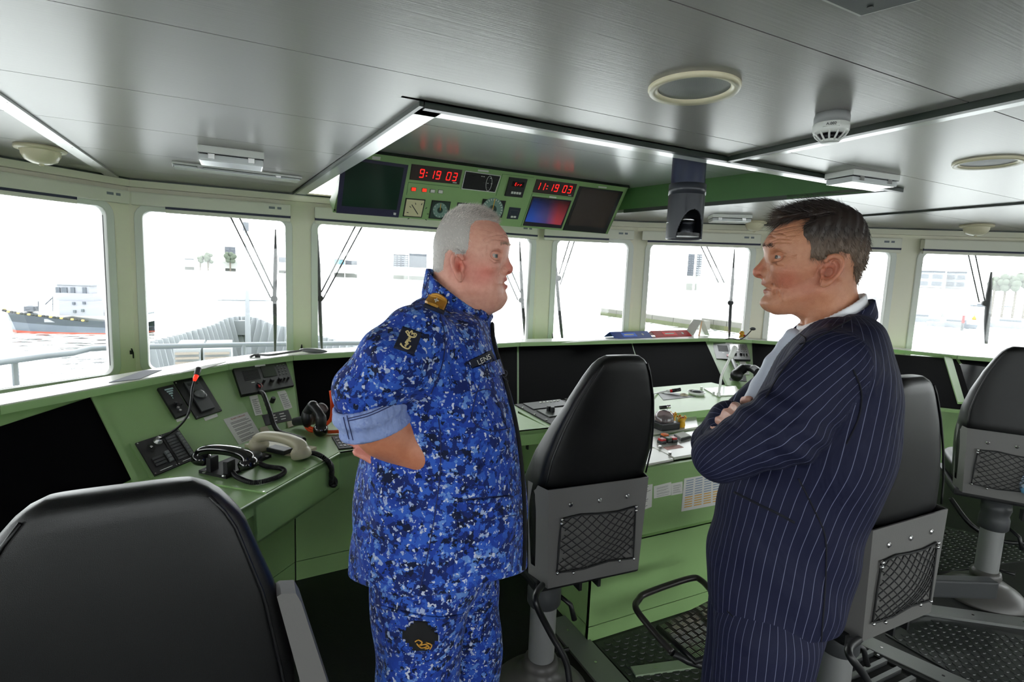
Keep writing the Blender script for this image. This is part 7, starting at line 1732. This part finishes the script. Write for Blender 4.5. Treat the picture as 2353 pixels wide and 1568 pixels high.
gent = link('person', me, SKIN); tag(gent, 'person in navy pinstripe suit with dark parted hair and crossed arms', 'person'); NR = vnormals(me)
eyes(SF, sinf, gent, (70, 76, 74), .4)
hp2 = [SF.fu(*ZH2(*q)) for q in ((330, 250), (350, 320), (400, 352), (480, 338), (560, 322), (690, 308), (730, 330), (655, 385), (640, 500), (700, 600), (722, 660), (718, 770), (800, 802), (890, 790), (930, 742), (1000, 728), (1110, 706), (1200, 750), (1245, 880), (1245, 960), (1290, 1040), (1392, 1065), (1800, 1065), (1800, -200), (100, -200), (200, 200))]
part_ = [SF.fu(*ZH2(*q)) for q in ((680, 318), (800, 290), (920, 265), (1000, 250))]
def hairR(P):
    f, l, u = SF.loc(P); m = poly_sd(f, u, hp2); top = np.clip((u-(g2['crown'][1]-.075))/.06, 0, 1); fr0 = np.clip((f-(g2['fore'][0]-.06))/.04, 0, 1)
    t = .0035+.0125*top+.006*fr0*top; d = sfull(P)-t*np.clip(-m/.012, .1, 1)
    # parting on the near side
    pd = np.full(len(P), 9., f32)
    for (a, b), (c, e) in zip(part_, part_[1:]):
        ex, ey = c-a, e-b; s = np.clip(((f-a)*ex+(u-b)*ey)/(ex*ex+ey*ey), 0, 1); pd = np.minimum(pd, np.hypot(f-a-ex*s, u-b-ey*s))
    d = np.where(l > .02, d+.009*np.exp(-(pd/.0022)**2)*top, d)
    return smax(d+.0012*np.sin(f*260+u*90+l*120), m, .004)
hv, hq = mesh_sdf(hairR, (hc2_[0]-.15, hc2_[1]-.15, 1.5), (hc2_[0]+.15, hc2_[1]+.15, 1.86), .0026)
hm = np_mesh('hair', hv, hq)
def hcol2(p):
    f, l, u = SF.loc(p.astype(f32)); k = np.clip((g2['crown'][1]-.055-u)/.05, 0, 1)*.55+.25*np.clip((f-(g2['fore'][0]-.03))/.03, 0, 1); k = np.clip(k, 0, .8)[:, None]; return np.array(lin((40, 30, 26))[:3])*(1-k)+np.array(lin((142, 118, 98))[:3])*k
attr(hm, 'col', hcol2(hv)); ho = link('hair', hm, HAIRM, gent); HN = vnormals(hm); fwd2 = np.array([*SF.F])
def comb2(p, n):
    f, l, u = SF.loc(p.astype(f32)); t = np.clip((u-(g2['crown'][1]-.06))/.04, 0, 1)[:, None]
    return n*.25+t*(fwd2*.75-np.array([*SF.L])*.45+np.array([0, 0, .12]))+(1-t)*(np.array([0, 0, -.9])-fwd2*.25)
strands('strands', hv, HN, SF, np.ones(len(hv), bool), 12000, lambda p: np.where(SF.loc(p.astype(f32))[2] > g2['crown'][1]-.045, .03, .012), comb2, hcol2, ho, .00045, 9, .3)
bsel = (lambda f, l, u: (np.abs(u-(g2['brow'][1]-.004-.12*np.maximum(0, np.abs(l)-.035))) < .0035) & (np.abs(np.abs(l)-.028) < .020) & (f > sinf['fe']-.014))(*SF.loc(V))
if bsel.sum() > 5: strands('eyebrow', V, NR, SF, bsel, 420, .009, lambda p, n: n*.35-fwd2*.35+np.array([0, 0, .25]), lambda p: np.tile(np.array(lin((84, 66, 54))[:3]), (len(p), 1)), gent, .0005, 6)
bc = TF.C
jk2, jt2 = cloth('pinstripe_jacket', lambda P: smin(jacketR(P), lapel(P), .004), (bc[0]-.45, bc[1]-.45, .62), (bc[0]+.45, bc[1]+.45, 1.60), .0055, SUIT, gent, suit_st)
def tst(V): f, l, u = TF.loc(V.astype(f32)); return np.arctan2(l-np.where(l > 0, .095, -.095), f-cR)*.11
tr2, tt2 = cloth('pinstripe_trousers', trouR, (bc[0]-.42, bc[1]-.42, .04), (bc[0]+.42, bc[1]+.42, .98), .009, SUIT, gent, tst)
def shirt(P):
    f, l, u = SF.loc(P); n1 = SF.fu(*ZH2(1400, 1180)); n2 = SF.fu(*ZH2(640, 1560)); top = n1[1]+(n2[1]-n1[1])*(f-n1[0])/(n2[0]-n1[0])-.04*np.abs(l)
    d = np.abs(sneck(P, .012))-.004; d = smax(d, u-top, .003); d = smax(d, (top-.05)-u, .004)
    ft, lt, ut_ = TF.loc(P); b, a, w = torR.c(ut_); ch = torR(P)+.014; ch = smax(ch, np.abs(lt)-.09, .01); ch = smax(ch, (a-.09)-ft, .01); return smin(d, ch, .008)
shm, _ = cloth('white_shirt', shirt, (bc[0]-.4, bc[1]-.4, 1.1), (bc[0]+.4, bc[1]+.4, 1.60), .005, SHIRT, gent)
kn = TF.p(1822, 775, 0); tpts = [TF.p(x, y, 0) for x, y in ((1822, 772), (1802, 795), (1778, 835), (1752, 890), (1735, 930))]
def tie(P):
    d = chain(P, tpts, [.018, .014, .020, .026, .030], .01); f, l, u = TF.loc(P); return d
cloth('silk_tie', tie, np.array(tpts).min(0)-.06, np.array(tpts).max(0)+.06, .004, TIE, gent)
for a in (aN, aF):
    c = Vector((a[0], a[1], 0)); Fv, Lv = Vector(TF.F), Vector(TF.L); MB().ball(c+Fv*.06+up*.04, (.145, .048, .044), 18, 10, (Fv, Lv, up)).build('shoe', BLACKG, gent)
# nails, pocket welt, seams
NAIL = mat('finger_nail', (232, 190, 176), .25)
for x, y in ((1702, 941), (1683, 955)):
    p = tp_(x, y, .213); MB().ball(Vector(p), (.007, .006, .003), 10, 6).build('nail', NAIL, gent)
SEAM = mat('dark_navy_seam', (12, 14, 28), .9)
line_on('pocket_welt', [(1688, 1132), (1740, 1158), (1790, 1182), (1826, 1202)], jt2, .0032, SEAM, jk2, .0)
for px in ([(1835, 1100), (1870, 1170), (1895, 1230), (1898, 1300), (1892, 1400), (1885, 1495)], [(1960, 850), (1978, 900), (1972, 960), (1945, 1020)], [(1672, 1405), (1720, 1448), (1780, 1476)], [(1838, 792), (1880, 776), (1955, 735)], [(1840, 770), (1850, 790), (1800, 850), (1760, 915)]): line_on('seam', px, jt2, .0016, SEAM, jk2)
print('suit', round(_t.time()-_t0, 1))
# ================================================================ outside: harbour, own bow, tug
ZW = -9.0
WATER = mat('harbour_water', (222, 226, 224), .16, spec=.6)
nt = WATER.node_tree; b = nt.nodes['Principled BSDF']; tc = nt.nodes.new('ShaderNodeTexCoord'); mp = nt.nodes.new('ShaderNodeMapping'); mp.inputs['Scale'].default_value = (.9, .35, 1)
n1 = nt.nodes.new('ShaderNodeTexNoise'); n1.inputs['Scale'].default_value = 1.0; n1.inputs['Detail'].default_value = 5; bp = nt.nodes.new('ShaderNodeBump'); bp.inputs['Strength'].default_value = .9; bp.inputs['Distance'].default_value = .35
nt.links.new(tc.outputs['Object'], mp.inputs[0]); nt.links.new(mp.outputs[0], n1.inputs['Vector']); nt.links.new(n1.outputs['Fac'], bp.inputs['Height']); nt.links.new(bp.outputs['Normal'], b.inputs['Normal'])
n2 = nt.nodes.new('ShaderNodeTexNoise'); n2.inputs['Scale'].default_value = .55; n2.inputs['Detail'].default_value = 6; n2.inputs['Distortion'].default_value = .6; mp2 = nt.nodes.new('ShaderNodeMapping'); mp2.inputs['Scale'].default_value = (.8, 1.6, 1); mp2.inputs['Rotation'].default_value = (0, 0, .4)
cr = nt.nodes.new('ShaderNodeValToRGB'); cr.color_ramp.elements[0].position = .42; cr.color_ramp.elements[0].color = (.025, .032, .032, 1); cr.color_ramp.elements[1].position = .50; cr.color_ramp.elements[1].color = (.74, .77, .76, 1)  # sky's brightness and the ripples' dark facets are painted into the base colour
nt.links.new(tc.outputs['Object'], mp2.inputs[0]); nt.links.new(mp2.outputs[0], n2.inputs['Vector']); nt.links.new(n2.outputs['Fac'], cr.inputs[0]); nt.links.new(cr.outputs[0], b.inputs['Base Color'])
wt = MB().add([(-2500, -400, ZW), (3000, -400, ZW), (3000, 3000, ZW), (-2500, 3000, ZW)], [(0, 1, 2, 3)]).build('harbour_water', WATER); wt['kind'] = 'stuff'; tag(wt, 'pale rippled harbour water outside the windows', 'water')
def far(x, y, D): r = ray(x, y); return Vector(EYE+r*(D/math.hypot(r[0], r[1])))
PALEB = mat('pale_hazy_wall', (112, 114, 118), .8); GREYB = mat('grey_facade', (80, 84, 90), .7); DKB = mat('dark_facade', (62, 66, 74), .6); WINB = mat('far_window', (58, 64, 72), .3); TREEM = mat('far_foliage', (66, 74, 62), .9, bump=.5, bscale=3, var=.4, vscale=2); TEALB = mat('teal_shed', (86, 122, 130), .7); SHOREM = mat('pale_shore', (138, 140, 136), .9)
def slabfar(x0, y0, x1, y1, D, depth, m, name, parent=None):
    """upright block seen between two pixel corners, standing from the water up"""
    a, c = far(x0, y0, D), far(x1, y0, D); t = (c-a); t.z = 0; W = t.length; t.normalize(); n = Vector((-t.y, t.x, 0)); n = n if n.dot(a) > 0 else -n
    zb = far((x0+x1)/2, y1, D).z; h = a.z-zb
    return MB().box((a+c)/2-up*(h/2)+n*depth/2, (W, depth, h), (t, n, up)).build(name, m, parent), (a, t, n, W, h, zb)
def building(x0, y0, x1, y1, D, label, m, cols, rows, wm=WINB, roof=True):
    c = far((x0+x1)/2, y1, D); th = thing('building', label, 'building', (c.x, c.y, ZW))
    o, (a, t, n, W, h, zb) = slabfar(x0, y0, x1, y1, D, 22, m, 'walls', th)
    MB().box(a+t*W/2+n*11-up*(h+(zb-h*0-ZW)/2), (W, 22, max(.5, zb-ZW)), (t, n, up)).build('plinth', SHOREM, th)
    for i in range(cols):
        for j in range(rows): MB().box(a+t*W*(i+.5)/cols-up*h*(j+.55)/(rows+.2)-n*.1, (W/cols*.72, .5, h/(rows+.2)*.55), (t, n, up)).build('window', wm, th)
    if roof: MB().box(a+t*W/2+n*11+up*.4, (W*1.02, 22.5, .8), (t, n, up)).build('roof', GREYB, th)
    return th
building(940, 584, 981, 617, 700, 'grey gridded office block on the far shore behind the grey-haired head', GREYB, 4, 7)
building(904, 586, 939, 616, 720, 'pale office block left of the gridded block on the far shore', PALEB, 4, 6, mat('pale_window', (128, 132, 138), .4))
building(1582, 585, 1597, 634, 800, 'darker tower block of a pair on the far shore', DKB, 2, 9)
building(1602, 586, 1614, 634, 810, 'paler tower block of a pair on the far shore', GREYB, 2, 9, mat('pale_window', (128, 132, 138), .4))
building(2108, 626, 2172, 662, 300, 'low harbour building with dark windows near the marina', PALEB, 2, 2); building(2176, 628, 2222, 664, 310, 'low harbour building with broad dark windows right of another', PALEB, 2, 2)
building(768, 597, 792, 610, 700, 'low teal shed on the far shore', TEALB, 1, 1, TEALB); building(793, 600, 821, 610, 705, 'low grey shed beside the teal shed', GREYB, 3, 1)
building(516, 568, 541, 596, 900, 'square grey tower rising behind a tree on the far shore', DKB, 2, 3)
building(424, 595, 446, 606, 900, 'small grey house at the left end of the far shore', GREYB, 2, 1); building(640, 592, 660, 604, 900, 'small grey house right of the tall tree on the far shore', GREYB, 2, 1)
def shore(x0, x1, y0, y1, D, label):
    o, _ = slabfar(x0, y0, x1, y1+ 18, D, 15, SHOREM, 'shore_bank'); return tag(o, label, 'shore')
shore(395, 720, 603, 607, 890, 'low pale shoreline beyond the bow window'); shore(700, 1240, 616, 628, 690, 'low pale shoreline beyond the central window'); shore(1270, 1760, 634, 640, 780, 'low pale shoreline with towers'); 
def tree(x, yb, r, D, label):
    c = far(x, yb, D); k = D/1241; th = thing('tree', label, 'tree', (c.x, c.y, ZW)); rg = random.Random(int(x*7))
    MB().cyl((c.x, c.y, ZW), (c.x, c.y, c.z+r*k*.6), r*k*.12, 8).build('trunk', mat('far_bark', (80, 74, 66), .9), th)
    mb = MB()
    for i in range(14): mb.ball(c+Vector((rg.uniform(-.6, .6)*r*k, rg.uniform(-.3, .3)*r*k, (rg.uniform(.2, 1.5))*r*k)), r*k*rg.uniform(.32, .5), 8, 6)
    mb.build('crown', TREEM, th)['kind'] = 'stuff'
tree(529, 604, 12, 880, 'tall round tree in front of the square tower on far shore'); tree(478, 604, 11, 885, 'low bushy tree left of the tall tree on far shore'); tree(460, 604, 8, 886, 'small bush between grey house and bushy tree on far shore')
for x in (2285, 2310, 2335, 2360): tree(x, 668, 15, 350, {2285: 'tree of the dark row next to the starboard wiper', 2310: 'second tree of the dark row counted from the starboard wiper', 2335: 'third tree of the dark row counted from the starboard wiper', 2360: 'last tree of the dark row far from the starboard wiper'}[x])
# concrete mole with algae
MOLE = mat('mole_concrete', (84, 84, 78), .9, bump=.3, bscale=2, var=.2, vscale=.6)
def mole(p0, p1, top, label):
    a, c = atz(*p0, ZW), atz(*p1, ZW); t = (c-a).normalized(); n = Vector((-t.y, t.x, 0)); n = n if n.dot(a) > 0 else -n; th = thing('harbour_mole', label, 'quay', (a+c)/2)
    L = (c-a).length; N = max(3, int(L/8))
    for k in range(N): MB().box(a+t*L*(k+.5)/N+n*2+up*(top/2-.2), (L/N-.15, 4, top+.4), (t, n, up)).build('wall_panel', MOLE, th)
    for k in range(N): MB().box(a+t*L*(k+.5)/N-n*.05+up*(top*.22), (L/N-.05, .12, top*.5), (t, n, up)).build('algae_band', mat('green_algae', (66, 72, 48), .95, var=.4, vscale=1.5), th)
mole((1380, 724), (1600, 758), 2.0, 'long concrete mole with green algae in the water'); mole((1610, 752), (1700, 766), 2.2, 'nearer concrete mole section right of the white card')
# moored white boats in the marina
def boat(x, y, L, label, flip=1):
    c = atz(x, y, ZW); r = Vector((c.x, c.y, 0)).normalized(); t = Vector((r.y, -r.x, 0))*flip; th = thing('motor_boat', label, 'boat', c)
    hull = [(-.5, -.14, 0), (.35, -.14, 0), (.5, 0, 0), (.35, .14, 0), (-.5, .14, 0)]; vs = [c+t*x_*L+r*y_*L+up*z_ for x_, y_, z_ in hull]+[c+t*x_*L*1.06+r*y_*L*1.25+up*L*.11 for x_, y_, z_ in hull]
    MB().add(vs, [(0, 1, 2, 3, 4), (9, 8, 7, 6, 5)]+[(i, (i+1) % 5, (i+1) % 5+5, i+5) for i in range(5)]).build('hull', mat('boat_white', (108, 112, 118), .4), th)
    MB().rbox(c+up*L*.16-t*L*.08, (L*.45, L*.2, L*.11), .1, (t, r, up)).build('cabin', mat('boat_white', (108, 112, 118), .4), th); MB().box(c+up*L*.175-t*L*.08-r*L*.101, (L*.38, .05, L*.04), (t, r, up)).build('cabin_window', WINB, th)
for i, (x, y, L) in enumerate(((2130, 700, 12), (2190, 696, 11), (2250, 705, 12), (2320, 712, 13), (2010, 690, 12), (2120, 740, 13), (2185, 752, 12), (2330, 755, 14))): boat(x, y, L, ('white motor boat moored by the low harbour buildings', 'white motor boat moored in the marina before the dark tree row', 'white motor boat in the nearer marina row')[0 if x < 2200 and y < 720 else 1 if y < 720 else 2], 1 if i % 2 else -1)
for o in bpy.data.objects:
    if o.name.startswith('motor_boat') and o.parent is None: o['group'] = 'white boats in the marina'
    if o.name.startswith('tree') and o.parent is None and 'row' in o.get('label', ''): o['group'] = 'trees in the dark row'
bu = thing('marker_buoy', 'small orange buoy among the white boats', 'buoy', atz(2238, 735, ZW)); bp0 = atz(2238, 735, ZW)
MB().lathe(bp0, [(0, 0), (.7, 0), (.75, .5), (.35, 1.3), (.12, 1.5), (.12, 2.2), (0, 2.2)], (0, 0, 1), 16).build('float', ORANGE, bu)
pp0 = atz(2210, 760, ZW); mk = thing('mooring_post', 'red topped mooring post in the marina', 'post', pp0); MB().cyl(pp0, pp0+up*2.2, .35, 12).build('post', DKGREY, mk); MB().cyl(pp0+up*2.2, pp0+up*4.4, .36, 12).build('red_top', REDPL, mk)
# ---- tugboat -------------------------------------------------------------------
tb0, ts0 = atz(30, 762, ZW), atz(345, 766, ZW); ctr = (tb0+ts0)/2; T = (tb0-ts0); T.z = 0; LT = T.length; T.normalize(); Nn = Vector((-T.y, T.x, 0)); Nn = Nn if Nn.dot(ctr) < 0 else -Nn; k = LT/315
TUG = thing('tugboat', 'tugboat with dark hull, tyre fender and white wheelhouse passing to port', 'boat', ctr)
def tpt(px, py, off=0.):
    """point on the tug's mid plane seen at a pixel, pushed off towards us"""
    return atpl(px, py, (ctr, Nn))+Nn*off
def hullband(rows, m, name):
    """rows: (pixel y at bow, pixel y at stern, list of (t, half-beam))"""
    return None
st_ = [(0, .0, 0), (.06, .45, 0), (.18, .8, 0), (.45, 1, 0), (.85, 1, 0), (1, .8, 0)]; BM = LT*.13
def station(t, z): x = ts0+(tb0-ts0)*(1-t); return x
def band(zf, m, name, flare):
    vs = []; fs = []; n = len(st_); K = len(flare)
    for s in (1, -1):
        for (t, w, _) in st_:
            base = tb0+(ts0-tb0)*t
            for j, (fz, fl) in enumerate(flare):
                z = zf(t, fz); ext = (1-t)**3*fl*LT*.05; vs.append(Vector((base.x, base.y, z))+T*ext+Nn*s*(w*BM+(1-t)*fl*BM*.25*(1 if t > 0 else .0)))
    for s in range(2):
        o = s*n*K
        for i in range(n-1):
            for j in range(K-1): fs.append((o+i*K+j, o+(i+1)*K+j, o+(i+1)*K+j+1, o+i*K+j+1))
    for i in range(n-1): fs.append((i*K+K-1, (i+1)*K+K-1, n*K+(i+1)*K+K-1, n*K+i*K+K-1))
    return MB().add(vs, fs).build(name, m, TUG)
zt0, zt1 = tpt(30, 712).z, tpt(345, 740).z
sheer = lambda t: zt0+(zt1-zt0)*min(1, t*1.4)
band(lambda t, q: ZW+(sheer(t)-ZW)*q*.10, mat('red_bottom', (150, 62, 48), .5), 'boot_topping', [(-1, 0), (1, .1)])
band(lambda t, q: ZW+(sheer(t)-ZW)*(.10+.42*q), mat('hull_grey', (74, 80, 92), .4), 'lower_hull', [(0, .1), (1, .5)])
band(lambda t, q: ZW+(sheer(t)-ZW)*(.52+.48*q), mat('hull_dark', (34, 40, 52), .4), 'upper_hull', [(0, .5), (1, 1)])
for kk in range(26):
    t = kk/26*.62; base = tb0+(ts0-tb0)*t; w = np.interp(t, [q[0] for q in st_], [q[1] for q in st_]); p = Vector((base.x, base.y, sheer(t)))+T*(1-t)**3*LT*.05+Nn*(w*BM+(1-t)*BM*.25*(1 if t > 0 else 0))
    MB().ball(p, (LT/26*.40, .7*k*3, 1.0*k*3), 8, 6, (T, Nn, up)).build('tyre_fender', RUBBER if kk % 3 else mat('yellow_mark', (150, 126, 70), .6), TUG)
WH = mat('tug_white', (118, 120, 126), .5)
def tbox(x0, y0, x1, y1, dep, m, name, parent=TUG, push=0.):
    a, c = tpt(x0, y0), tpt(x1, y1); cx_ = (a+c)/2; w = abs((a-c).dot(T)); h = abs(a.z-c.z); return MB().box(cx_+Nn*push, (w, dep, h), (T, Nn, up)).build(name, m, parent)
tbox(150, 690, 252, 725, BM*1.5, WH, 'deckhouse'); tbox(140, 672, 225, 692, BM*1.2, WH, 'upper_deck'); tbox(137, 655, 215, 674, BM*1.0, WH, 'wheelhouse'); tbox(134, 652, 220, 657, BM*1.1, PALEB, 'wheelhouse_roof')
for x0, x1 in ((139, 150), (153, 166), (173, 183), (200, 209)): tbox(x0, 660, x1, 679, .3, WINB, 'wheelhouse_window', TUG, BM*.52)
for x, y in ((187, 714), (205, 712), (185, 696), (208, 695)): tbox(x-3, y-3, x+3, y+3, .3, WINB, 'porthole', TUG, BM*.77)
tbox(124, 730, 166, 738, BM*.4, WH, 'name_board', TUG, BM*.85)
for x, y0, y1, r in ((150, 640, 655, .12), (121, 680, 716, .25), (88, 692, 716, .3)): a, c = tpt(x, y1), tpt(x, y0); MB().cyl(a, c, r*k*4, 8).build('mast', GREYB, TUG)
a, c = tpt(121, 684), tpt(104, 700); MB().cyl(a, c, .5*k*3, 8).build('deck_gun', GREYB, TUG); a = tpt(70, 710); MB().ball(a, (.7, .6, .5), 12, 8).build('winch', GREYB, TUG); tbox(60, 704, 82, 716, BM*.5, GREYB, 'winch_frame')
MB().cyl(tpt(250, 712), tpt(250, 684), 1.0*k*3, 10).build('funnel', mat('ochre', (190, 140, 60), .6), TUG); tbox(225, 716, 345, 722, BM*1.4, GREYB, 'aft_rail')
# ---- own bow -----------------------------------------------------------------------
SHIPW = mat('ship_pale_grey', (122, 126, 130), .6); SHIPD = mat('ship_dark_grey', (92, 96, 100), .6)  # two even greys, the darker for bow roller and deck boxes
BW = thing('ship_bow', 'pale foredeck of own ship with ribbed bulwark beyond the bow window', 'ship', (0, 18, -2.3))
bpx = [(330, 792, 11), (350, 783, 13), (420, 766, 17.5), (490, 746, 22.5), (520, 731, 25), (545, 727, 26.2), (570, 727, 26.3), (592, 731, 25.2), (622, 744, 23.4), (662, 752, 21.3), (745, 774, 17.5), (800, 789, 14.5), (860, 805, 12)]
BP = [aty(x, y, Y) for x, y, Y in bpx]; dz_ = -2.25
for a, c in zip(BP, BP[1:]):
    t = (c-a); t.z = 0; n = Vector((-t.y, t.x, 0)).normalized(); MB().prism([a, c, Vector((c.x, c.y, dz_)), Vector((a.x, a.y, dz_))], n*.05).build('bulwark_plate', SHIPW, BW)
    N = max(2, int(t.length/.75))
    for i in range(N):
        p = a.lerp(c, (i+.5)/N); MB().prism([p, Vector((p.x, p.y, dz_)), Vector((p.x, p.y, dz_))-n*.5, p-n*.12], t.normalized()*.05).build('bulwark_frame', SHIPW, BW)
MB().prism([Vector((p.x, p.y, dz_)) for p in BP]+[Vector((5.2, 6.2, dz_)), Vector((-4.5, 6.2, dz_))], (0, 0, -.2)).build('foredeck', SHIPW, BW)
MB().box((BP[5]+BP[6])/2-Vector((0, .4, .45)), (1.4, .5, .6)).build('bow_roller', SHIPD, BW)
for x, Y in ((540, 19), (600, 18.5), (660, 16)): p = aty(x, 780, Y); MB().cyl((p.x, p.y, dz_), (p.x, p.y, dz_+.7), .22, 12).build('bollard', mat('bollard_brown', (96, 60, 52), .6), BW); MB().box((p.x+.5, p.y, dz_+.25), (.5, .5, .5)).build('deck_box', SHIPD, BW)
fm = thing('foremast', 'slender pale mast standing on the foredeck', 'mast', aty(570, 785, 16)); p = aty(570, 785, 16); q = aty(566, 530, 16)
MB().tube([Vector((p.x, p.y, dz_)), Vector((p.x, p.y, p.z+1)), Vector((p.x, p.y, q.z))], [.09, .06, .03], 10).build('pole', SHIPW, fm); MB().box((p.x, p.y, q.z+.1), (.14, .14, .22)).build('lantern', GREYB, fm); MB().tube([Vector((p.x-.7, p.y, aty(570, 690, 16).z)), Vector((p.x+.7, p.y, aty(570, 690, 16).z))], .03, 6).build('yard', SHIPW, fm)
def acunit(x0, y0, x1, y1, Y, label):
    a, c = aty(x0, y0, Y), aty(x1, y1, Y); th = thing('louvre_box', label, 'vent box', (a.x, Y, c.z)); h = a.z-dz_
    MB().box(((a.x+c.x)/2, Y+.5, (a.z+dz_)/2), (abs(c.x-a.x), 1, h)).build('casing', SHIPW, th); n = 9
    for i in range(n): MB().box(((a.x+c.x)/2, Y-.01, a.z-.06-.065*i), (abs(c.x-a.x)*.88, .04, .03)).build('louvre', mat('louvre_beige', (120, 112, 104), .6), th)
acunit(398, 803, 462, 842, 8.5, 'left pale ventilation box with beige louvres beyond the rail'); acunit(466, 803, 532, 842, 8.5, 'right pale ventilation box with beige louvres beyond the rail')
# rail outside the windows
RAIL = mat('rail_grey', (84, 90, 98), .4)
rl = thing('bridge_rail', 'pale pipe handrail outside the port and bow windows', 'railing', (-1.5, 5.6, 0))
rz_ = .78
rpx = [(-120, 858), (0, 833), (100, 819), (165, 812), (205, 802), (262, 799), (400, 796), (540, 793), (665, 791), (800, 789), (1000, 788)]
RP = [atz(x, y, rz_) for x, y in rpx]
MB().tube(RP, .026, 10).build('handrail', RAIL, rl)
for x, y in ((33, 827), (300, 798), (560, 793)): p = atz(x, y, rz_); MB().cyl((p.x, p.y, -.6), (p.x, p.y, rz_), .022, 10).build('stanchion', RAIL, rl)
wg = tag(MB().prism([(-5.5, 1.5, -.62), (-5.5, 4.5, -.62), (-1.0, 6.2, -.62), (6, 6.2, -.62), (9.5, 3, -.62), (8.6, 1.2, -.62), (6.7, 2.7, -.62), (3.2, 5.05, -.62), (-.8, 5.2, -.62), (-3.4, 3.0, -.62)], (0, 0, -.1)).build('outer_deck', SHIPW), 'narrow pale deck strip outside the bridge windows', 'deck')
